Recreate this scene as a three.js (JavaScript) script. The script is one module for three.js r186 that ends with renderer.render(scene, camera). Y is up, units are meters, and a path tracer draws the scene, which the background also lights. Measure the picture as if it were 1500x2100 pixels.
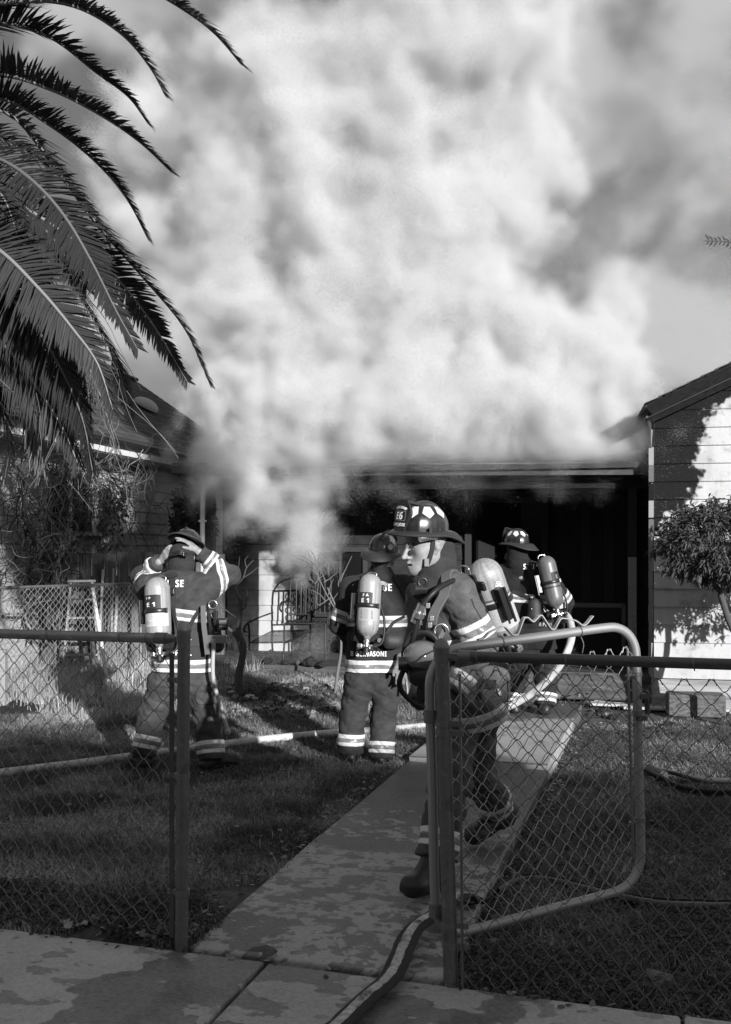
import * as THREE from 'three';
import { mergeGeometries, mergeVertices, toCreasedNormals } from 'three/addons/utils/BufferGeometryUtils.js';
import { RoundedBoxGeometry } from 'three/addons/geometries/RoundedBoxGeometry.js';

// ---------------------------------------------------------------- camera, sky, sun, exposure
const scene = new THREE.Scene();
const F = 2042, HORIZON = 1130, CX = 750, EYE = 1.6;          // focal length and horizon in photograph pixels
const camera = new THREE.PerspectiveCamera(2 * Math.atan(1050 / F) * 180 / Math.PI, 1500 / 2100, 0.1, 400);
camera.position.set(0, EYE, 0);
camera.lookAt(0, EYE, -10);
camera.setViewOffset(1500, 2100, 0, 1050 - HORIZON, 1500, 2100);
const renderer = new THREE.WebGLRenderer({ antialias: true });
renderer.toneMapping = THREE.LinearToneMapping;
renderer.toneMappingExposure = 1.38;
renderer.shadowMap.enabled = true;
const SUN = new THREE.Vector3(0.434, 0.265, 0.9).normalize();  // low winter sun behind the camera, to its right
const sun = new THREE.DirectionalLight(new THREE.Color(1, 1, 1), 4.6);
sun.name = 'sun';
sun.position.copy(SUN).multiplyScalar(40).add(new THREE.Vector3(0, 0, -8));
sun.target.position.set(0, 0, -8);
sun.castShadow = true;
sun.shadow.mapSize.set(4096, 4096);
Object.assign(sun.shadow.camera, { left: -16, right: 16, top: 16, bottom: -12, near: 1, far: 90 });
scene.add(sun, sun.target);

// seeded random and noise
let seedState = 12345;
const seed = (s) => { seedState = s >>> 0; };
const rnd = () => { seedState = (seedState + 0x6d2b79f5) | 0; let t = Math.imul(seedState ^ (seedState >>> 15), 1 | seedState); t = (t + Math.imul(t ^ (t >>> 7), 61 | t)) ^ t; return ((t ^ (t >>> 14)) >>> 0) / 4294967296; };
const rr = (a, b) => a + (b - a) * rnd();
const PERM = new Uint8Array(512);
{ seed(77); const p = [...Array(256).keys()]; for (let i = 255; i > 0; i--) { const j = Math.floor(rnd() * (i + 1)); [p[i], p[j]] = [p[j], p[i]]; } for (let i = 0; i < 512; i++) PERM[i] = p[i & 255]; }
const gradDot = (h, x, y, z) => { h &= 15; const u = h < 8 ? x : y, v = h < 4 ? y : h === 12 || h === 14 ? x : z; return (h & 1 ? -u : u) + (h & 2 ? -v : v); };
function noise3(x, y, z) {
  const X = Math.floor(x), Y = Math.floor(y), Z = Math.floor(z); x -= X; y -= Y; z -= Z;
  const u = x * x * x * (x * (x * 6 - 15) + 10), v = y * y * y * (y * (y * 6 - 15) + 10), w = z * z * z * (z * (z * 6 - 15) + 10);
  const P = PERM, xi = X & 255, yi = Y & 255, zi = Z & 255, A = P[xi] + yi, B = P[xi + 1] + yi, AA = P[A & 255] + zi, AB = P[(A + 1) & 255] + zi, BA = P[B & 255] + zi, BB = P[(B + 1) & 255] + zi;
  const l = (a, b, t) => a + (b - a) * t;
  return l(l(l(gradDot(P[AA & 255], x, y, z), gradDot(P[BA & 255], x - 1, y, z), u), l(gradDot(P[AB & 255], x, y - 1, z), gradDot(P[BB & 255], x - 1, y - 1, z), u), v),
    l(l(gradDot(P[(AA + 1) & 255], x, y, z - 1), gradDot(P[(BA + 1) & 255], x - 1, y, z - 1), u), l(gradDot(P[(AB + 1) & 255], x, y - 1, z - 1), gradDot(P[(BB + 1) & 255], x - 1, y - 1, z - 1), u), v), w);
}
const fbm = (x, y, z, n = 4, gain = 0.5) => { let s = 0, a = 1; for (let i = 0; i < n; i++) { s += a * noise3(x, y, z); a *= gain; x = x * 2.03 + 11.7; y = y * 2.03 + 3.1; z = z * 2.03 + 7.9; } return s; };
const billow = (x, y, z, n = 4, gain = 0.5) => { let s = 0, a = 1; for (let i = 0; i < n; i++) { s += a * (1 - 2.2 * Math.abs(noise3(x, y, z))); a *= gain; x = x * 2.1 + 5.2; y = y * 2.1 + 1.3; z = z * 2.1 + 9.4; } return s; };
const sstep = THREE.MathUtils.smoothstep, clamp = THREE.MathUtils.clamp, lerp = THREE.MathUtils.lerp;
const V = (x, y, z) => new THREE.Vector3(x, y, z);

// the computed sky: clear air, drifts of cumulus, even all round
{
  const W = 1024, H = 512, data = new Float32Array(W * H * 4);
  for (let r = 0; r < H; r++) for (let c = 0; c < W; c++) {
    const up = ((r + 0.5) / H - 0.5) * Math.PI, az = ((c + 0.5) / W - 0.5) * 2 * Math.PI, y = Math.sin(up), x = Math.cos(az) * Math.cos(up), z = Math.sin(az) * Math.cos(up);
    const clear = lerp(0.22, 0.1, sstep(y, 0, 0.6));
    const k = 3.2, wx = x * k + 0.5 * noise3(x * 5, y * 5, z * 5), wy = y * k * 1.7, wz = z * k + 0.5 * noise3(x * 5 + 9, y * 5, z * 5);
    const n = 0.62 * fbm(wx + 2.3, wy + 0.7, wz + 4.4, 7, 0.56) + 0.07, d = sstep(n, -0.06, 0.22);
    const n2 = fbm(wx + 2.3 + 0.16, wy + 0.7 + 0.2, wz + 4.4 + 0.3, 5, 0.5) * 0.62 + 0.05;
    const lit = lerp(0.42, 0.22, sstep(n2 - n * 0.3, -0.1, 0.3));
    const v = lerp(clear, lit, d * 0.95);
    data.set([v, v, v, 1], (r * W + c) * 4);
  }
  const t = new THREE.DataTexture(data, W, H, THREE.RGBAFormat, THREE.FloatType);
  t.mapping = THREE.EquirectangularReflectionMapping; t.magFilter = t.minFilter = THREE.LinearFilter; t.wrapS = THREE.RepeatWrapping; t.needsUpdate = true;
  scene.background = t; scene.environment = t;
}

// ---------------------------------------------------------------- helpers
const at = (px, py, d) => V(d * (px - CX) / F, EYE + d * (HORIZON - py) / F, -d);     // a point of the photograph at a distance
const groundAt = (px, py, y = 0) => { const d = (EYE - y) * F / (py - HORIZON); return V(d * (px - CX) / F, y, -d); };
const taken = new Map();
function numbered(name) { const n = taken.get(name) ?? 0; taken.set(name, n + 1); return n ? `${name}_${String(n).padStart(3, '0')}` : name; }
function tag(o, label, category, group, kind) { if (label) o.userData.label = label; if (category) o.userData.category = category; if (group) o.userData.group = group; if (kind) o.userData.kind = kind; return o; }
function thing(name, label, category, pos = [0, 0, 0], turn = 0, group) { const o = new THREE.Group(); o.name = numbered(name); o.position.set(...pos); o.rotation.y = turn; scene.add(o); return tag(o, label, category, group); }
function mesh(name, geo, mat, parent) { if (Array.isArray(geo)) geo = merge(geo); const m = new THREE.Mesh(geo, mat); m.name = parent ? name : numbered(name); m.castShadow = m.receiveShadow = true; (parent ?? scene).add(m); return m; }
function merge(list) { return mergeGeometries(list.map((g) => { let h = g.index ? g.toNonIndexed() : g; if (h === g) h = g.clone(); for (const k of Object.keys(h.attributes)) if (!['position', 'normal', 'uv'].includes(k)) h.deleteAttribute(k); if (!h.attributes.uv) h.setAttribute('uv', new THREE.BufferAttribute(new Float32Array(h.attributes.position.count * 2), 2)); return h; })); }
const box = (w, h, d, x = 0, y = 0, z = 0, ry = 0) => { const g = new THREE.BoxGeometry(w, h, d); if (ry) g.rotateY(ry); return g.translate(x, y, z); };
const rbox = (w, h, d, r, x = 0, y = 0, z = 0, seg = 1) => new RoundedBoxGeometry(w, h, d, seg, Math.min(r, w / 2.02, h / 2.02, d / 2.02)).translate(x, y, z);
const tube = (pts, r, seg = 24, rad = 8, closed = false) => new THREE.TubeGeometry(new THREE.CatmullRomCurve3(pts.map((p) => p.isVector3 ? p : V(...p)), closed, 'centripetal'), seg, r, rad, closed);
function rod(a, b, r1, r2 = r1, rad = 8, capped = true) { const d = V().subVectors(b, a), g = new THREE.CylinderGeometry(r2, r1, d.length(), rad, 1, !capped); g.applyQuaternion(new THREE.Quaternion().setFromUnitVectors(V(0, 1, 0), d.clone().normalize())); const m = a.clone().add(b).multiplyScalar(0.5); return g.translate(m.x, m.y, m.z); }
function bar(a, b, w, t, up = V(0, 1, 0)) { const d = V().subVectors(b, a), L = d.length(), zx = d.normalize(), s = V().crossVectors(up, zx).normalize(), u = V().crossVectors(zx, s); const g = new THREE.BoxGeometry(w, t, L); g.applyMatrix4(new THREE.Matrix4().makeBasis(s, u, zx)); const m = a.clone().add(b).multiplyScalar(0.5); return g.translate(m.x, m.y, m.z); }
const grey = (v, rough = 0.9, more = {}) => new THREE.MeshStandardMaterial({ color: new THREE.Color().setRGB(v, v, v), roughness: rough, ...more });
// a grey texture from a function of (u, v) in 0..1 that returns 0..1 (colour: linear value)
function tex(w, h, fn, color = true) {
  const d = new Uint8Array(w * h * 4);
  for (let y = 0; y < h; y++) for (let x = 0; x < w; x++) { let v = clamp(fn((x + 0.5) / w, (y + 0.5) / h, x, y), 0, 1); if (color) v = v <= 0.0031308 ? v * 12.92 : 1.055 * v ** (1 / 2.4) - 0.055; const b = Math.round(v * 255); d.set([b, b, b, 255], (y * w + x) * 4); }
  const t = new THREE.DataTexture(d, w, h); t.wrapS = t.wrapT = THREE.RepeatWrapping; t.magFilter = t.minFilter = THREE.LinearFilter; if (color) t.colorSpace = THREE.SRGBColorSpace; t.needsUpdate = true; return t;
}
// ---------------------------------------------------------------- frames of the lot and of the house: u along the fence to the right, v into the lot
const LOT = { o: V(-0.726, 0, -3.984), a: V(0.9578, 0, 0.2873), b: V(0.2873, 0, -0.9578), turn: -0.2914 };
const HOUSE = { o: V(3.065, 0, -10.7), a: V(0.9806, 0, 0.1961), b: V(0.1961, 0, -0.9806), turn: -0.1974 };
const inFrame = (f, u, v, y = 0) => V(f.o.x + f.a.x * u + f.b.x * v, y, f.o.z + f.a.z * u + f.b.z * v);
const L = (u, v, y = 0) => inFrame(LOT, u, v, y);
const toLot = (x, z) => { const dx = x - LOT.o.x, dz = z - LOT.o.z; return [dx * LOT.a.x + dz * LOT.a.z, dx * LOT.b.x + dz * LOT.b.z]; };
function terrain(x, z) {
  const [u, v] = toLot(x, z);
  const side = lerp(0.0, -0.06, sstep(u, 0.3, 0.9));
  return side + 0.2 * sstep(v, 3.6, 7.5) * sstep(-u, 0.1, 1.8) + 0.018 * noise3(x * 1.7, 3.3, z * 1.7) + 0.01 * noise3(x * 5, 1.3, z * 5) - 0.11 * (1 - sstep(v, -0.06, 0.02)) + 0.02 * (1 - sstep(Math.abs(u + 0.02), 0, 0.25)) * 0;
}
const toHouse = (x, z) => { const dx = x - HOUSE.o.x, dz = z - HOUSE.o.z; return [dx * HOUSE.a.x + dz * HOUSE.a.z, dx * HOUSE.b.x + dz * HOUSE.b.z]; };
const onGround = (px, py) => { let y = 0, p; for (let i = 0; i < 12; i++) { p = groundAt(px, py, y); y = terrain(p.x, p.z); } p.y = y; return p; };

// the earth under everything, out to the horizon
const soilTex = tex(512, 512, (a, b) => { const n = fbm(a * 14, b * 14, 2, 5, 0.6), g = fbm(a * 70, b * 70, 9, 3, 0.7); return 0.08 + 0.03 * n + 0.035 * g; });
{
  const m = grey(1, 1, { map: soilTex });
  const geo = [];
  const far = new THREE.RingGeometry(0.01, 190, 48, 1).rotateX(-Math.PI / 2).translate(0, -0.135, 0);
  const uv = far.attributes.uv, ps = far.attributes.position; for (let i = 0; i < uv.count; i++) uv.setXY(i, ps.getX(i) / 3, ps.getZ(i) / 3);
  tag(mesh('ground', far, m), null, null, null, 'structure');
  const pl = new THREE.PlaneGeometry(15, 12.5, 300, 250).rotateX(-Math.PI / 2); pl.translate(0.5, 0, -9.2);
  const p = pl.attributes.position, t = pl.attributes.uv;
  for (let i = 0; i < p.count; i++) { p.setY(i, terrain(p.getX(i), p.getZ(i))); t.setXY(i, p.getX(i) / 3, p.getZ(i) / 3); }
  pl.computeVertexNormals();
  tag(mesh('lawn_soil', pl, m), null, null, null, 'structure');
}

// ---------------------------------------------------------------- pavement and garden path: cast slabs, dry with wet marks
const wetBlot = (u, v, s, k) => fbm(u * s + k, v * s, k * 1.7, 4, 0.55);
function slabMaps(u0, u1, v0, v1, w, h, wet, tone = 1) {
  const val = (a, b) => {
    const u = lerp(u0, u1, a), v = lerp(v0, v1, b), W = wet(u, v), g = fbm(u * 90, v * 90, 1.5, 3, 0.8) + 0.5 * noise3(u * 38, v * 38, 6), f = fbm(u * 3, v * 3, 5.5, 4, 0.55), spk = Math.max(0, noise3(u * 210, v * 210, 3) - 0.25);
    return [W, clamp(tone * lerp(0.44 + 0.05 * f + 0.075 * g - 0.16 * spk, 0.14 + 0.03 * f + 0.05 * g, W), 0.03, 0.8), g];
  };
  const grid = new Float32Array(w * h * 3);
  for (let y = 0; y < h; y++) for (let x = 0; x < w; x++) grid.set(val((x + 0.5) / w, (y + 0.5) / h), (y * w + x) * 3);
  const k = (c) => (a, b, x, y) => grid[(y * w + x) * 3 + c];
  const map = tex(w, h, k(1)), rough = tex(w, h, (a, b, x, y) => lerp(0.92, 0.5, grid[(y * w + x) * 3]), false), bump = tex(w, h, (a, b, x, y) => 0.5 + 0.35 * grid[(y * w + x) * 3 + 2] * (1 - 0.5 * grid[(y * w + x) * 3]), false);
  for (const t of [map, rough, bump]) t.wrapS = t.wrapT = THREE.ClampToEdgeWrapping;
  return grey(1, 1, { map, roughnessMap: rough, bumpMap: bump, bumpScale: 0.004 });
}
// a slab in lot coordinates with a slightly worn arris; corners are [u, v] pairs in order round the slab, top y per corner
function slab(u0, u1, v0, v1, y, thick, tilt, uvBox, parent, mat) {
  const g = new RoundedBoxGeometry(u1 - u0, thick, v1 - v0, 2, 0.012), seg = g.attributes.position, t = g.attributes.uv;
  for (let i = 0; i < seg.count; i++) {
    const u = (u0 + u1) / 2 + seg.getX(i), v = (v0 + v1) / 2 - seg.getZ(i);
    seg.setY(i, seg.getY(i) - thick / 2 + y + tilt * (v - v0));
    const dn = y + tilt * (v - v0) - seg.getY(i); t.setXY(i, (u + dn * 0.7 - uvBox[0]) / (uvBox[1] - uvBox[0]), (v + dn * 0.9 - uvBox[2]) / (uvBox[3] - uvBox[2]));
    seg.setX(i, u); seg.setZ(i, -v);
  }
  g.computeVertexNormals();
  return mesh('slab', g, mat, parent);
}
{
  const wetWalk = (u, v) => {
    const edge = u + 0.17 + 0.3 * wetBlot(u, v, 2.2, 4) + 0.05 * wetBlot(u, v, 12, 8), edgeR = 1.34 - u + 0.5 * wetBlot(u, v, 1.8, 11) + 0.08 * wetBlot(u, v, 10, 3);
    let w = sstep(edge, -0.012, 0.012) * sstep(edgeR, -0.012, 0.012);
    const dry = wetBlot(u * 1, v * 1.5, 4, 21) + 0.9 * Math.exp(-((u - 0.62) ** 2 + (v + 0.35) ** 2) / 0.03) + 0.8 * Math.exp(-((u - 1.02) ** 2 + (v + 0.1) ** 2) / 0.012);
    w *= 1 - 0.75 * sstep(dry, 0.42, 0.46);
    const spots = wetBlot(u, v * 1.6, 7, 31) + 0.35 * Math.exp(-((u + 0.42) ** 2 + (v + 0.4) ** 2) / 0.05);
    return Math.max(w * (0.82 + 0.18 * sstep(wetBlot(u, v, 5, 71), -0.2, 0.3)), 0.6 * sstep(spots, 0.4, 0.46), 0.6 * sstep(wetBlot(u, v, 2, 17), 0.52, 0.55));
  };
  const box1 = [-1.5, 2.6, -1.7, 0];
  const m1 = slabMaps(...box1, 1500, 640, wetWalk);
  const pavement = new THREE.Group(); pavement.name = 'pavement'; pavement.position.copy(LOT.o); pavement.rotation.y = LOT.turn; scene.add(pavement); tag(pavement, null, null, null, 'structure');
  const joints = [-5.2, -3.7, -2.2, 0.36, 1.9, 3.4, 4.9];      // joints across the pavement
  for (let i = 0; i < joints.length - 1; i++) slab(joints[i] + 0.006, joints[i + 1] - 0.006, -1.7, -0.012, 0.0 - (i % 2) * 0.004, 0.12, 0.003, box1, pavement, m1);
  const wetPath = (u, v) => {
    let w = 0;
    if (v < 1.6) { const k = wetBlot(u, v * 1.5, 6.5, 41) + 0.45 * wetBlot(u, v, 17, 43) + 0.22 * Math.exp(-((u - 0.25) ** 2) / 0.16 - ((v - 0.3) ** 2) / 0.14) - 0.12 * sstep(v, 0.7, 1.2); w = 0.75 * sstep(k, 0.08, 0.13) + 0.25 * sstep(k, 0.1, 0.4); w = Math.max(w, (0.5 + 0.5 * sstep(wetBlot(u, v, 3, 49), -0.2, 0.3)) * sstep(wetBlot(u, v, 14, 47), 0.24, 0.3), sstep(v + 0.12 * wetBlot(u, v, 4, 3), 1.3, 1.42)); } else if (v < 3.6) { w = 1 - 0.85 * sstep(wetBlot(u, v * 1.2, 13, 51) - 0.7 * sstep(v, 1.65, 2.6), 0.12, 0.16); w = Math.max(w, 0); } else w = 0.95 * sstep(v + 0.35 * wetBlot(u, v, 2.5, 53), 5.55, 5.7) + 0.5 * sstep(wetBlot(u, v, 6, 59), 0.4, 0.44) * (v > 4.4);
    return clamp(w, 0, 1);
  };
  const box2 = [0, 1.07, 0, 6.6];
  const m2 = slabMaps(...box2, 500, 2048, wetPath, 0.86);
  const path = new THREE.Group(); path.name = 'garden_path'; path.position.copy(LOT.o); path.rotation.y = LOT.turn; scene.add(path); tag(path, null, null, null, 'structure');
  const rows = [[0.012, 1.595, 0.012, 0.016], [1.607, 3.58, 0.03, 0.004], [3.59, 5.1, 0.075, -0.004], [5.112, 6.6, 0.06, 0]];
  for (const [v0, v1, y, tilt] of rows) slab(0.015, 1.05, v0, v1, y, 0.16, tilt, box2, path, m2);
}
// ---------------------------------------------------------------- the burning house: porch under a low roof, gabled wing on the right
const woodBump = tex(256, 256, (a, b) => 0.5 + 0.3 * fbm(a * 4, b * 60, 3, 3, 0.6) + 0.15 * noise3(a * 30, b * 120, 2), false);
const worley = (x, y, k = 0) => { const X = Math.floor(x), Y = Math.floor(y); let d1 = 9, d2 = 9; for (let i = -1; i <= 1; i++) for (let j = -1; j <= 1; j++) { const h = PERM[(PERM[(X + i + k) & 255] + Y + j) & 255], h2 = PERM[(h + 57 + k) & 255], dx = X + i + h / 255 - x, dy = Y + j + h2 / 255 - y, d = Math.sqrt(dx * dx + dy * dy); if (d < d1) { d2 = d1; d1 = d; } else if (d < d2) d2 = d; } return [d1, d2]; };
// a lapped board: thin at its top edge, proud at its foot, uv in wall metres / size
function lapBoard(u0, u1, y0, y1, z, thick, W, H, uOff = 0, slopeL = 0) {
  const g = new THREE.BufferGeometry(), b = 0.004, n = Math.max(1, Math.round((u1 - u0) / 0.6)), pos = [], uv = [];
  const prof = [[y1, z], [y1, z + 0.004], [y0 + b, z + thick], [y0, z + thick - b], [y0, z]];
  for (let i = 0; i < n; i++) for (let k = 0; k < 4; k++) {
    const A = prof[k], B = prof[k + 1], xa = lerp(u0, u1, i / n), xb = lerp(u0, u1, (i + 1) / n);
    const q = [[xa, A], [xa, B], [xb, B], [xa, A], [xb, B], [xb, A]];
    for (const [x, P] of q) { pos.push(x + (i === 0 && x === u0 ? slopeL * (P[0] - y0) : 0), P[0], P[1]); uv.push((x - uOff) / W, P[0] / H); }
  }
  for (const x of [u0, u1]) for (let k = 1; k < 4; k++) { const t = [prof[0], prof[k], prof[k + 1]]; if (x === u1) t.reverse(); for (const P of t) { pos.push(x + (x === u0 ? slopeL * (P[0] - y0) : 0), P[0], P[1]); uv.push((x - uOff) / W, P[0] / H); } }
  g.setAttribute('position', new THREE.BufferAttribute(new Float32Array(pos), 3)); g.setAttribute('uv', new THREE.BufferAttribute(new Float32Array(uv), 2)); g.computeVertexNormals();
  return g;
}
const charGrain = (u, y) => { const [d1, d2] = worley(u * 46, y * 30, 3), e = sstep(d2 - d1, 0.02, 0.25), ash = Math.max(0, noise3(u * 55, y * 50, 4) - 0.22); return [e, 0.007 + 0.005 * e + 0.3 * ash * Math.max(0, 0.1 + fbm(u * 5, y * 5, 3, 2))]; };
{
  const house = thing('burning_house', 'low wooden house with charred porch and scorched pale gabled wing', 'house', HOUSE.o.toArray(), HOUSE.turn);
  // wing wall: pale painted boards, burnt at the corner beside the porch
  const WW = 4.4, WH = 5.2, REACH = 0.02;
  const edgeOf = (y) => { const k = [[1.75, 0.04], [1.9, 0.12], [2.05, 0.26], [2.14, 0.4], [2.35, 0.47], [2.6, 0.48], [2.9, 0.5], [3.05, 0.64], [3.2, 0.78], [3.4, 0.95], [4.2, 1.2]]; if (y < k[0][0]) return -1; for (let i = 1; i < k.length; i++) if (y < k[i][0]) return lerp(k[i - 1][1], k[i][1], (y - k[i - 1][0]) / (k[i][0] - k[i - 1][0])); return 1.2; };
  const burn = (u, y) => sstep(edgeOf(y) - u + 0.13 * fbm(u * 5, y * 5, 8, 4, 0.6) + 0.03 * noise3(u * 22, y * 14, 1), -0.02, 0.06);
  const soot = (u, y) => sstep(edgeOf(Math.max(y, 1.8)) + 0.16 - u + 0.3 * fbm(u * 4, y * 3, 5, 4, 0.6), -0.05, 0.25) * sstep(y, 1.9, 2.3);
  const wMap = tex(900, 1064, (a, b) => { const u = a * WW, y = b * WH, c = burn(u, y), [, d] = charGrain(u, y), streak = fbm(u * 9, y * 0.8, 2, 4, 0.6), dirt = Math.max(0, fbm(u * 7, y * 7, 12, 4, 0.6)); let p = 0.52 + 0.05 * streak - 0.22 * dirt * dirt; p = lerp(p, 0.3, 0.4 * soot(u, y)); const speck = noise3(u * 60, y * 40, 7) > 0.5 ? 0.25 : 0; return lerp(p - speck * 0.5, d, c); });
  const wRough = tex(450, 532, (a, b) => lerp(0.62, 0.8, burn(a * WW, b * WH)), false);
  const wBump = tex(900, 1064, (a, b) => { const u = a * WW, y = b * WH, c = burn(u, y), [e] = charGrain(u, y); return 0.5 + lerp(0.06 * fbm(u * 4, y * 70, 2, 3), 0.25 * e - 0.12 + 0.2 * fbm(u * 40, y * 40, 6, 3), c); }, false);
  const wing = new THREE.MeshPhysicalMaterial({ color: 0xffffff, roughness: 1, specularIntensity: 0.35, map: wMap, roughnessMap: wRough, bumpMap: wBump, bumpScale: 0.006 });
  const zW = 0.41, RK = 0.466;
  let y = 0.285, n = 0;
  while (y < 4.7) {
    const y1 = y + 0.1845, left = y1 > 3.06 ? Math.max(0, (y - 3.0) / RK) : 0;
    mesh('siding_board', lapBoard(left, 4.4, y, y1 - 0.003, zW - 0.02, 0.021, WW, WH), wing, house);
    y = y1; n++;
  }
  const paint = grey(0.7, 0.6, { bumpMap: woodBump, bumpScale: 0.002 }), charred = (() => { const map = tex(256, 512, (a, b) => charGrain(a * 0.5, b * 2)[1]), bump = tex(256, 512, (a, b) => charGrain(a * 0.5, b * 2)[0], false); return grey(1, 0.5, { map, bumpMap: bump, bumpScale: 0.006 }); })();
  const sooty = grey(0.03, 0.85, { bumpMap: woodBump, bumpScale: 0.004 }), black = grey(0.012, 0.95);
  // corner of the wing: a short side wall and broken courses of trim
  const side = []; for (let yy = 0.285, k = 0; yy < 3.0; yy += 0.1845, k++) side.push(box(0.02, 0.18, 0.4 - 0.02 * (k % 3), -0.012 - 0.004 * (k % 2), yy + 0.092, 0.19));
  mesh('side_wall', side, grey(0.3, 0.8, { bumpMap: woodBump, bumpScale: 0.003 }), house);
  mesh('wing_core', [box(4.38, 2.75, 0.1, 2.21, 1.66, zW - 0.08)], sooty, house);
  for (let yy = 1.75, k = 0; yy < 2.6; yy += 0.1845, k++) mesh('corner_trim', box(0.05, 0.176, 0.03, -0.028, yy + 0.09 + 0.01 * (k % 2), zW - 0.02), k % 3 === 1 ? grey(0.3, 0.8) : k % 3 ? charred : grey(0.12, 0.8), house);
  // foundation, vent and step below the wing
  const conc = grey(1, 0.9, { map: tex(256, 256, (a, b) => 0.36 + 0.1 * fbm(a * 7, b * 7, 3, 5, 0.6) - 0.2 * Math.max(0, fbm(a * 3, b * 3, 9, 4))), bumpMap: tex(256, 256, (a, b) => 0.5 + 0.4 * fbm(a * 12, b * 12, 1, 4, 0.6), false), bumpScale: 0.012 });
  mesh('foundation', box(4.4, 0.36, 0.3, 2.2, 0.1, zW - 0.19), conc, house);
  mesh('foundation_step', rbox(0.55, 0.22, 0.3, 0.02, 0.38, 0.06, zW + 0.22, 2), grey(1, 0.95, { map: tex(128, 128, (a, b) => 0.12 + 0.08 * fbm(a * 9, b * 9, 4, 5, 0.7)), bumpMap: woodBump, bumpScale: 0.004 }), house);
  const vent = mesh('vent', [box(0.2, 0.012, 0.05, 0.98 + 0.6, 0.92, zW + 0.02), box(0.012, 0.17, 0.05, 1.49, 0.83, zW + 0.02), box(0.012, 0.17, 0.05, 1.67, 0.83, zW + 0.02)], paint, house);
  // gable roof of the wing: rake board burnt at its foot, roof deck, shingle edge
  const A = V(-0.07, 3.02, zW + 0.28), Bq = V(2.4, 3.0 + 2.52 * RK, zW + 0.28);
  mesh('rake_board', bar(A, Bq, 0.035, 0.115, V(0, 1, 0)), charred, house);
  mesh('rake_trim', bar(A.clone().add(V(0, -0.08, -0.045)), Bq.clone().add(V(0, -0.08, -0.045)), 0.035, 0.1, V(0, 1, 0)), charred, house);
  const deckA = V(-0.09, 3.1, -1.6), deckB = V(2.4, 3.085 + 2.54 * RK, -1.6), deck = bar(deckA, deckB, 3.9, 0.025); mesh('roof_deck', deck.translate(0, 0, 0.02), sooty, house);
  for (let k = 0; k < 18; k++) { const t = k / 18, p = deckA.clone().lerp(deckB, t), q = deckA.clone().lerp(deckB, (k + 1.25) / 18); p.y += 0.028 + 0.006; q.y += 0.024; mesh('shingle_course', bar(p, q, 3.94 + 0.02 * (k % 3), 0.009).translate(0, 0, 0.025), grey(0.06 + 0.02 * (k % 3), 0.95), house); }
  mesh('soffit', bar(V(-0.1, 2.95, zW + 0.12), V(2.4, 2.95 + 2.5 * RK, zW + 0.12), 0.27, 0.02), grey(0.1, 0.9), house);
  // porch: slab, posts, beam, roof
  mesh('porch_floor', rbox(5.35, 0.3, 1.62, 0.015, -2.62, 0.135, -0.77), grey(1, 0.75, { map: tex(512, 256, (a, b) => 0.07 + 0.04 * fbm(a * 12, b * 5, 4, 5, 0.6) + 0.12 * Math.max(0, fbm(a * 22, b * 9, 9, 4, 0.6) - 0.25)) }), house);
  const post = (x, z, w, mat1, mat2, split) => { const g = mesh('porch_post', rbox(w, 2.1 - split, w, 0.008, x, 0.285 + (split + 2.1) / 2 - 0.0, z), mat1, house); mesh('post_foot', rbox(w, split, w, 0.008, x + 0.003, 0.285 + split / 2, z), mat2, house); return g; };
  const weathered = grey(1, 0.85, { map: tex(128, 512, (a, b) => 0.2 + 0.06 * fbm(a * 5, b * 40, 4, 4, 0.6)), bumpMap: woodBump, bumpScale: 0.003 });
  post(-0.19, -0.06, 0.088, charred, weathered, 1.25);
  mesh('porch_post', rbox(0.09, 2.2, 0.09, 0.008, -4.99, 1.38, -0.05), charred, house);
  mesh('downpipe', [rod(V(-5.06, 0.3, 0.05), V(-5.06, 2.5, 0.05), 0.028, 0.028, 10), box(0.075, 0.02, 0.07, -5.06, 1.95, 0.05), box(0.075, 0.02, 0.07, -5.06, 1.2, 0.05)], grey(0.62, 0.5), house);
  const zE = 0.2, yE = 2.46;
  mesh('fascia', [bar(V(-5.3, yE + 0.06, zE), V(0.0, yE, zE), 0.03, 0.11)], grey(1, 0.7, { map: tex(1024, 32, (a, b) => 0.05 + 0.05 * Math.max(0, fbm(a * 40, b * 2, 3, 4, 0.6)) + 0.12 * Math.max(0, noise3(a * 160, b * 6, 3) - 0.3)) }), house);
  const gut = mesh('gutter', [bar(V(-5.33, yE + 0.08, zE + 0.07), V(-4.9, yE + 0.075, zE + 0.07), 0.1, 0.09), bar(V(-5.33, yE + 0.14, zE + 0.11), V(-4.9, yE + 0.135, zE + 0.11), 0.02, 0.02)], grey(0.08, 0.6), house);
  mesh('drip_edge', [bar(V(-5.3, yE + 0.135, zE + 0.012), V(0.0, yE + 0.07, zE + 0.012), 0.05, 0.012)], grey(0.22, 0.5), house);
  mesh('beam', [bar(V(-5.1, yE - 0.06, -0.06), V(0.0, yE - 0.1, -0.06), 0.09, 0.16)], charred, house);
  const roof = new THREE.BoxGeometry(5.6, 0.05, 4.4).rotateX(0.26).translate(-2.55, 3.07, -1.85); mesh('porch_roof', roof, grey(0.05, 0.95), house);
  mesh('flashing', bar(V(-0.45, 2.66, -0.1), V(0.02, 2.76, -0.25), 0.03, 0.012), grey(0.5, 0.4, { metalness: 0.5 }), house);
  const raft = []; for (let k = 0; k < 11; k++) raft.push(bar(V(-5.1 + k * 0.51, yE - 0.01, 0.18), V(-5.1 + k * 0.51, yE + 0.36, -1.5), 0.045, 0.1)); for (const r of raft) mesh('rafter', r, charred, house);
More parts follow.
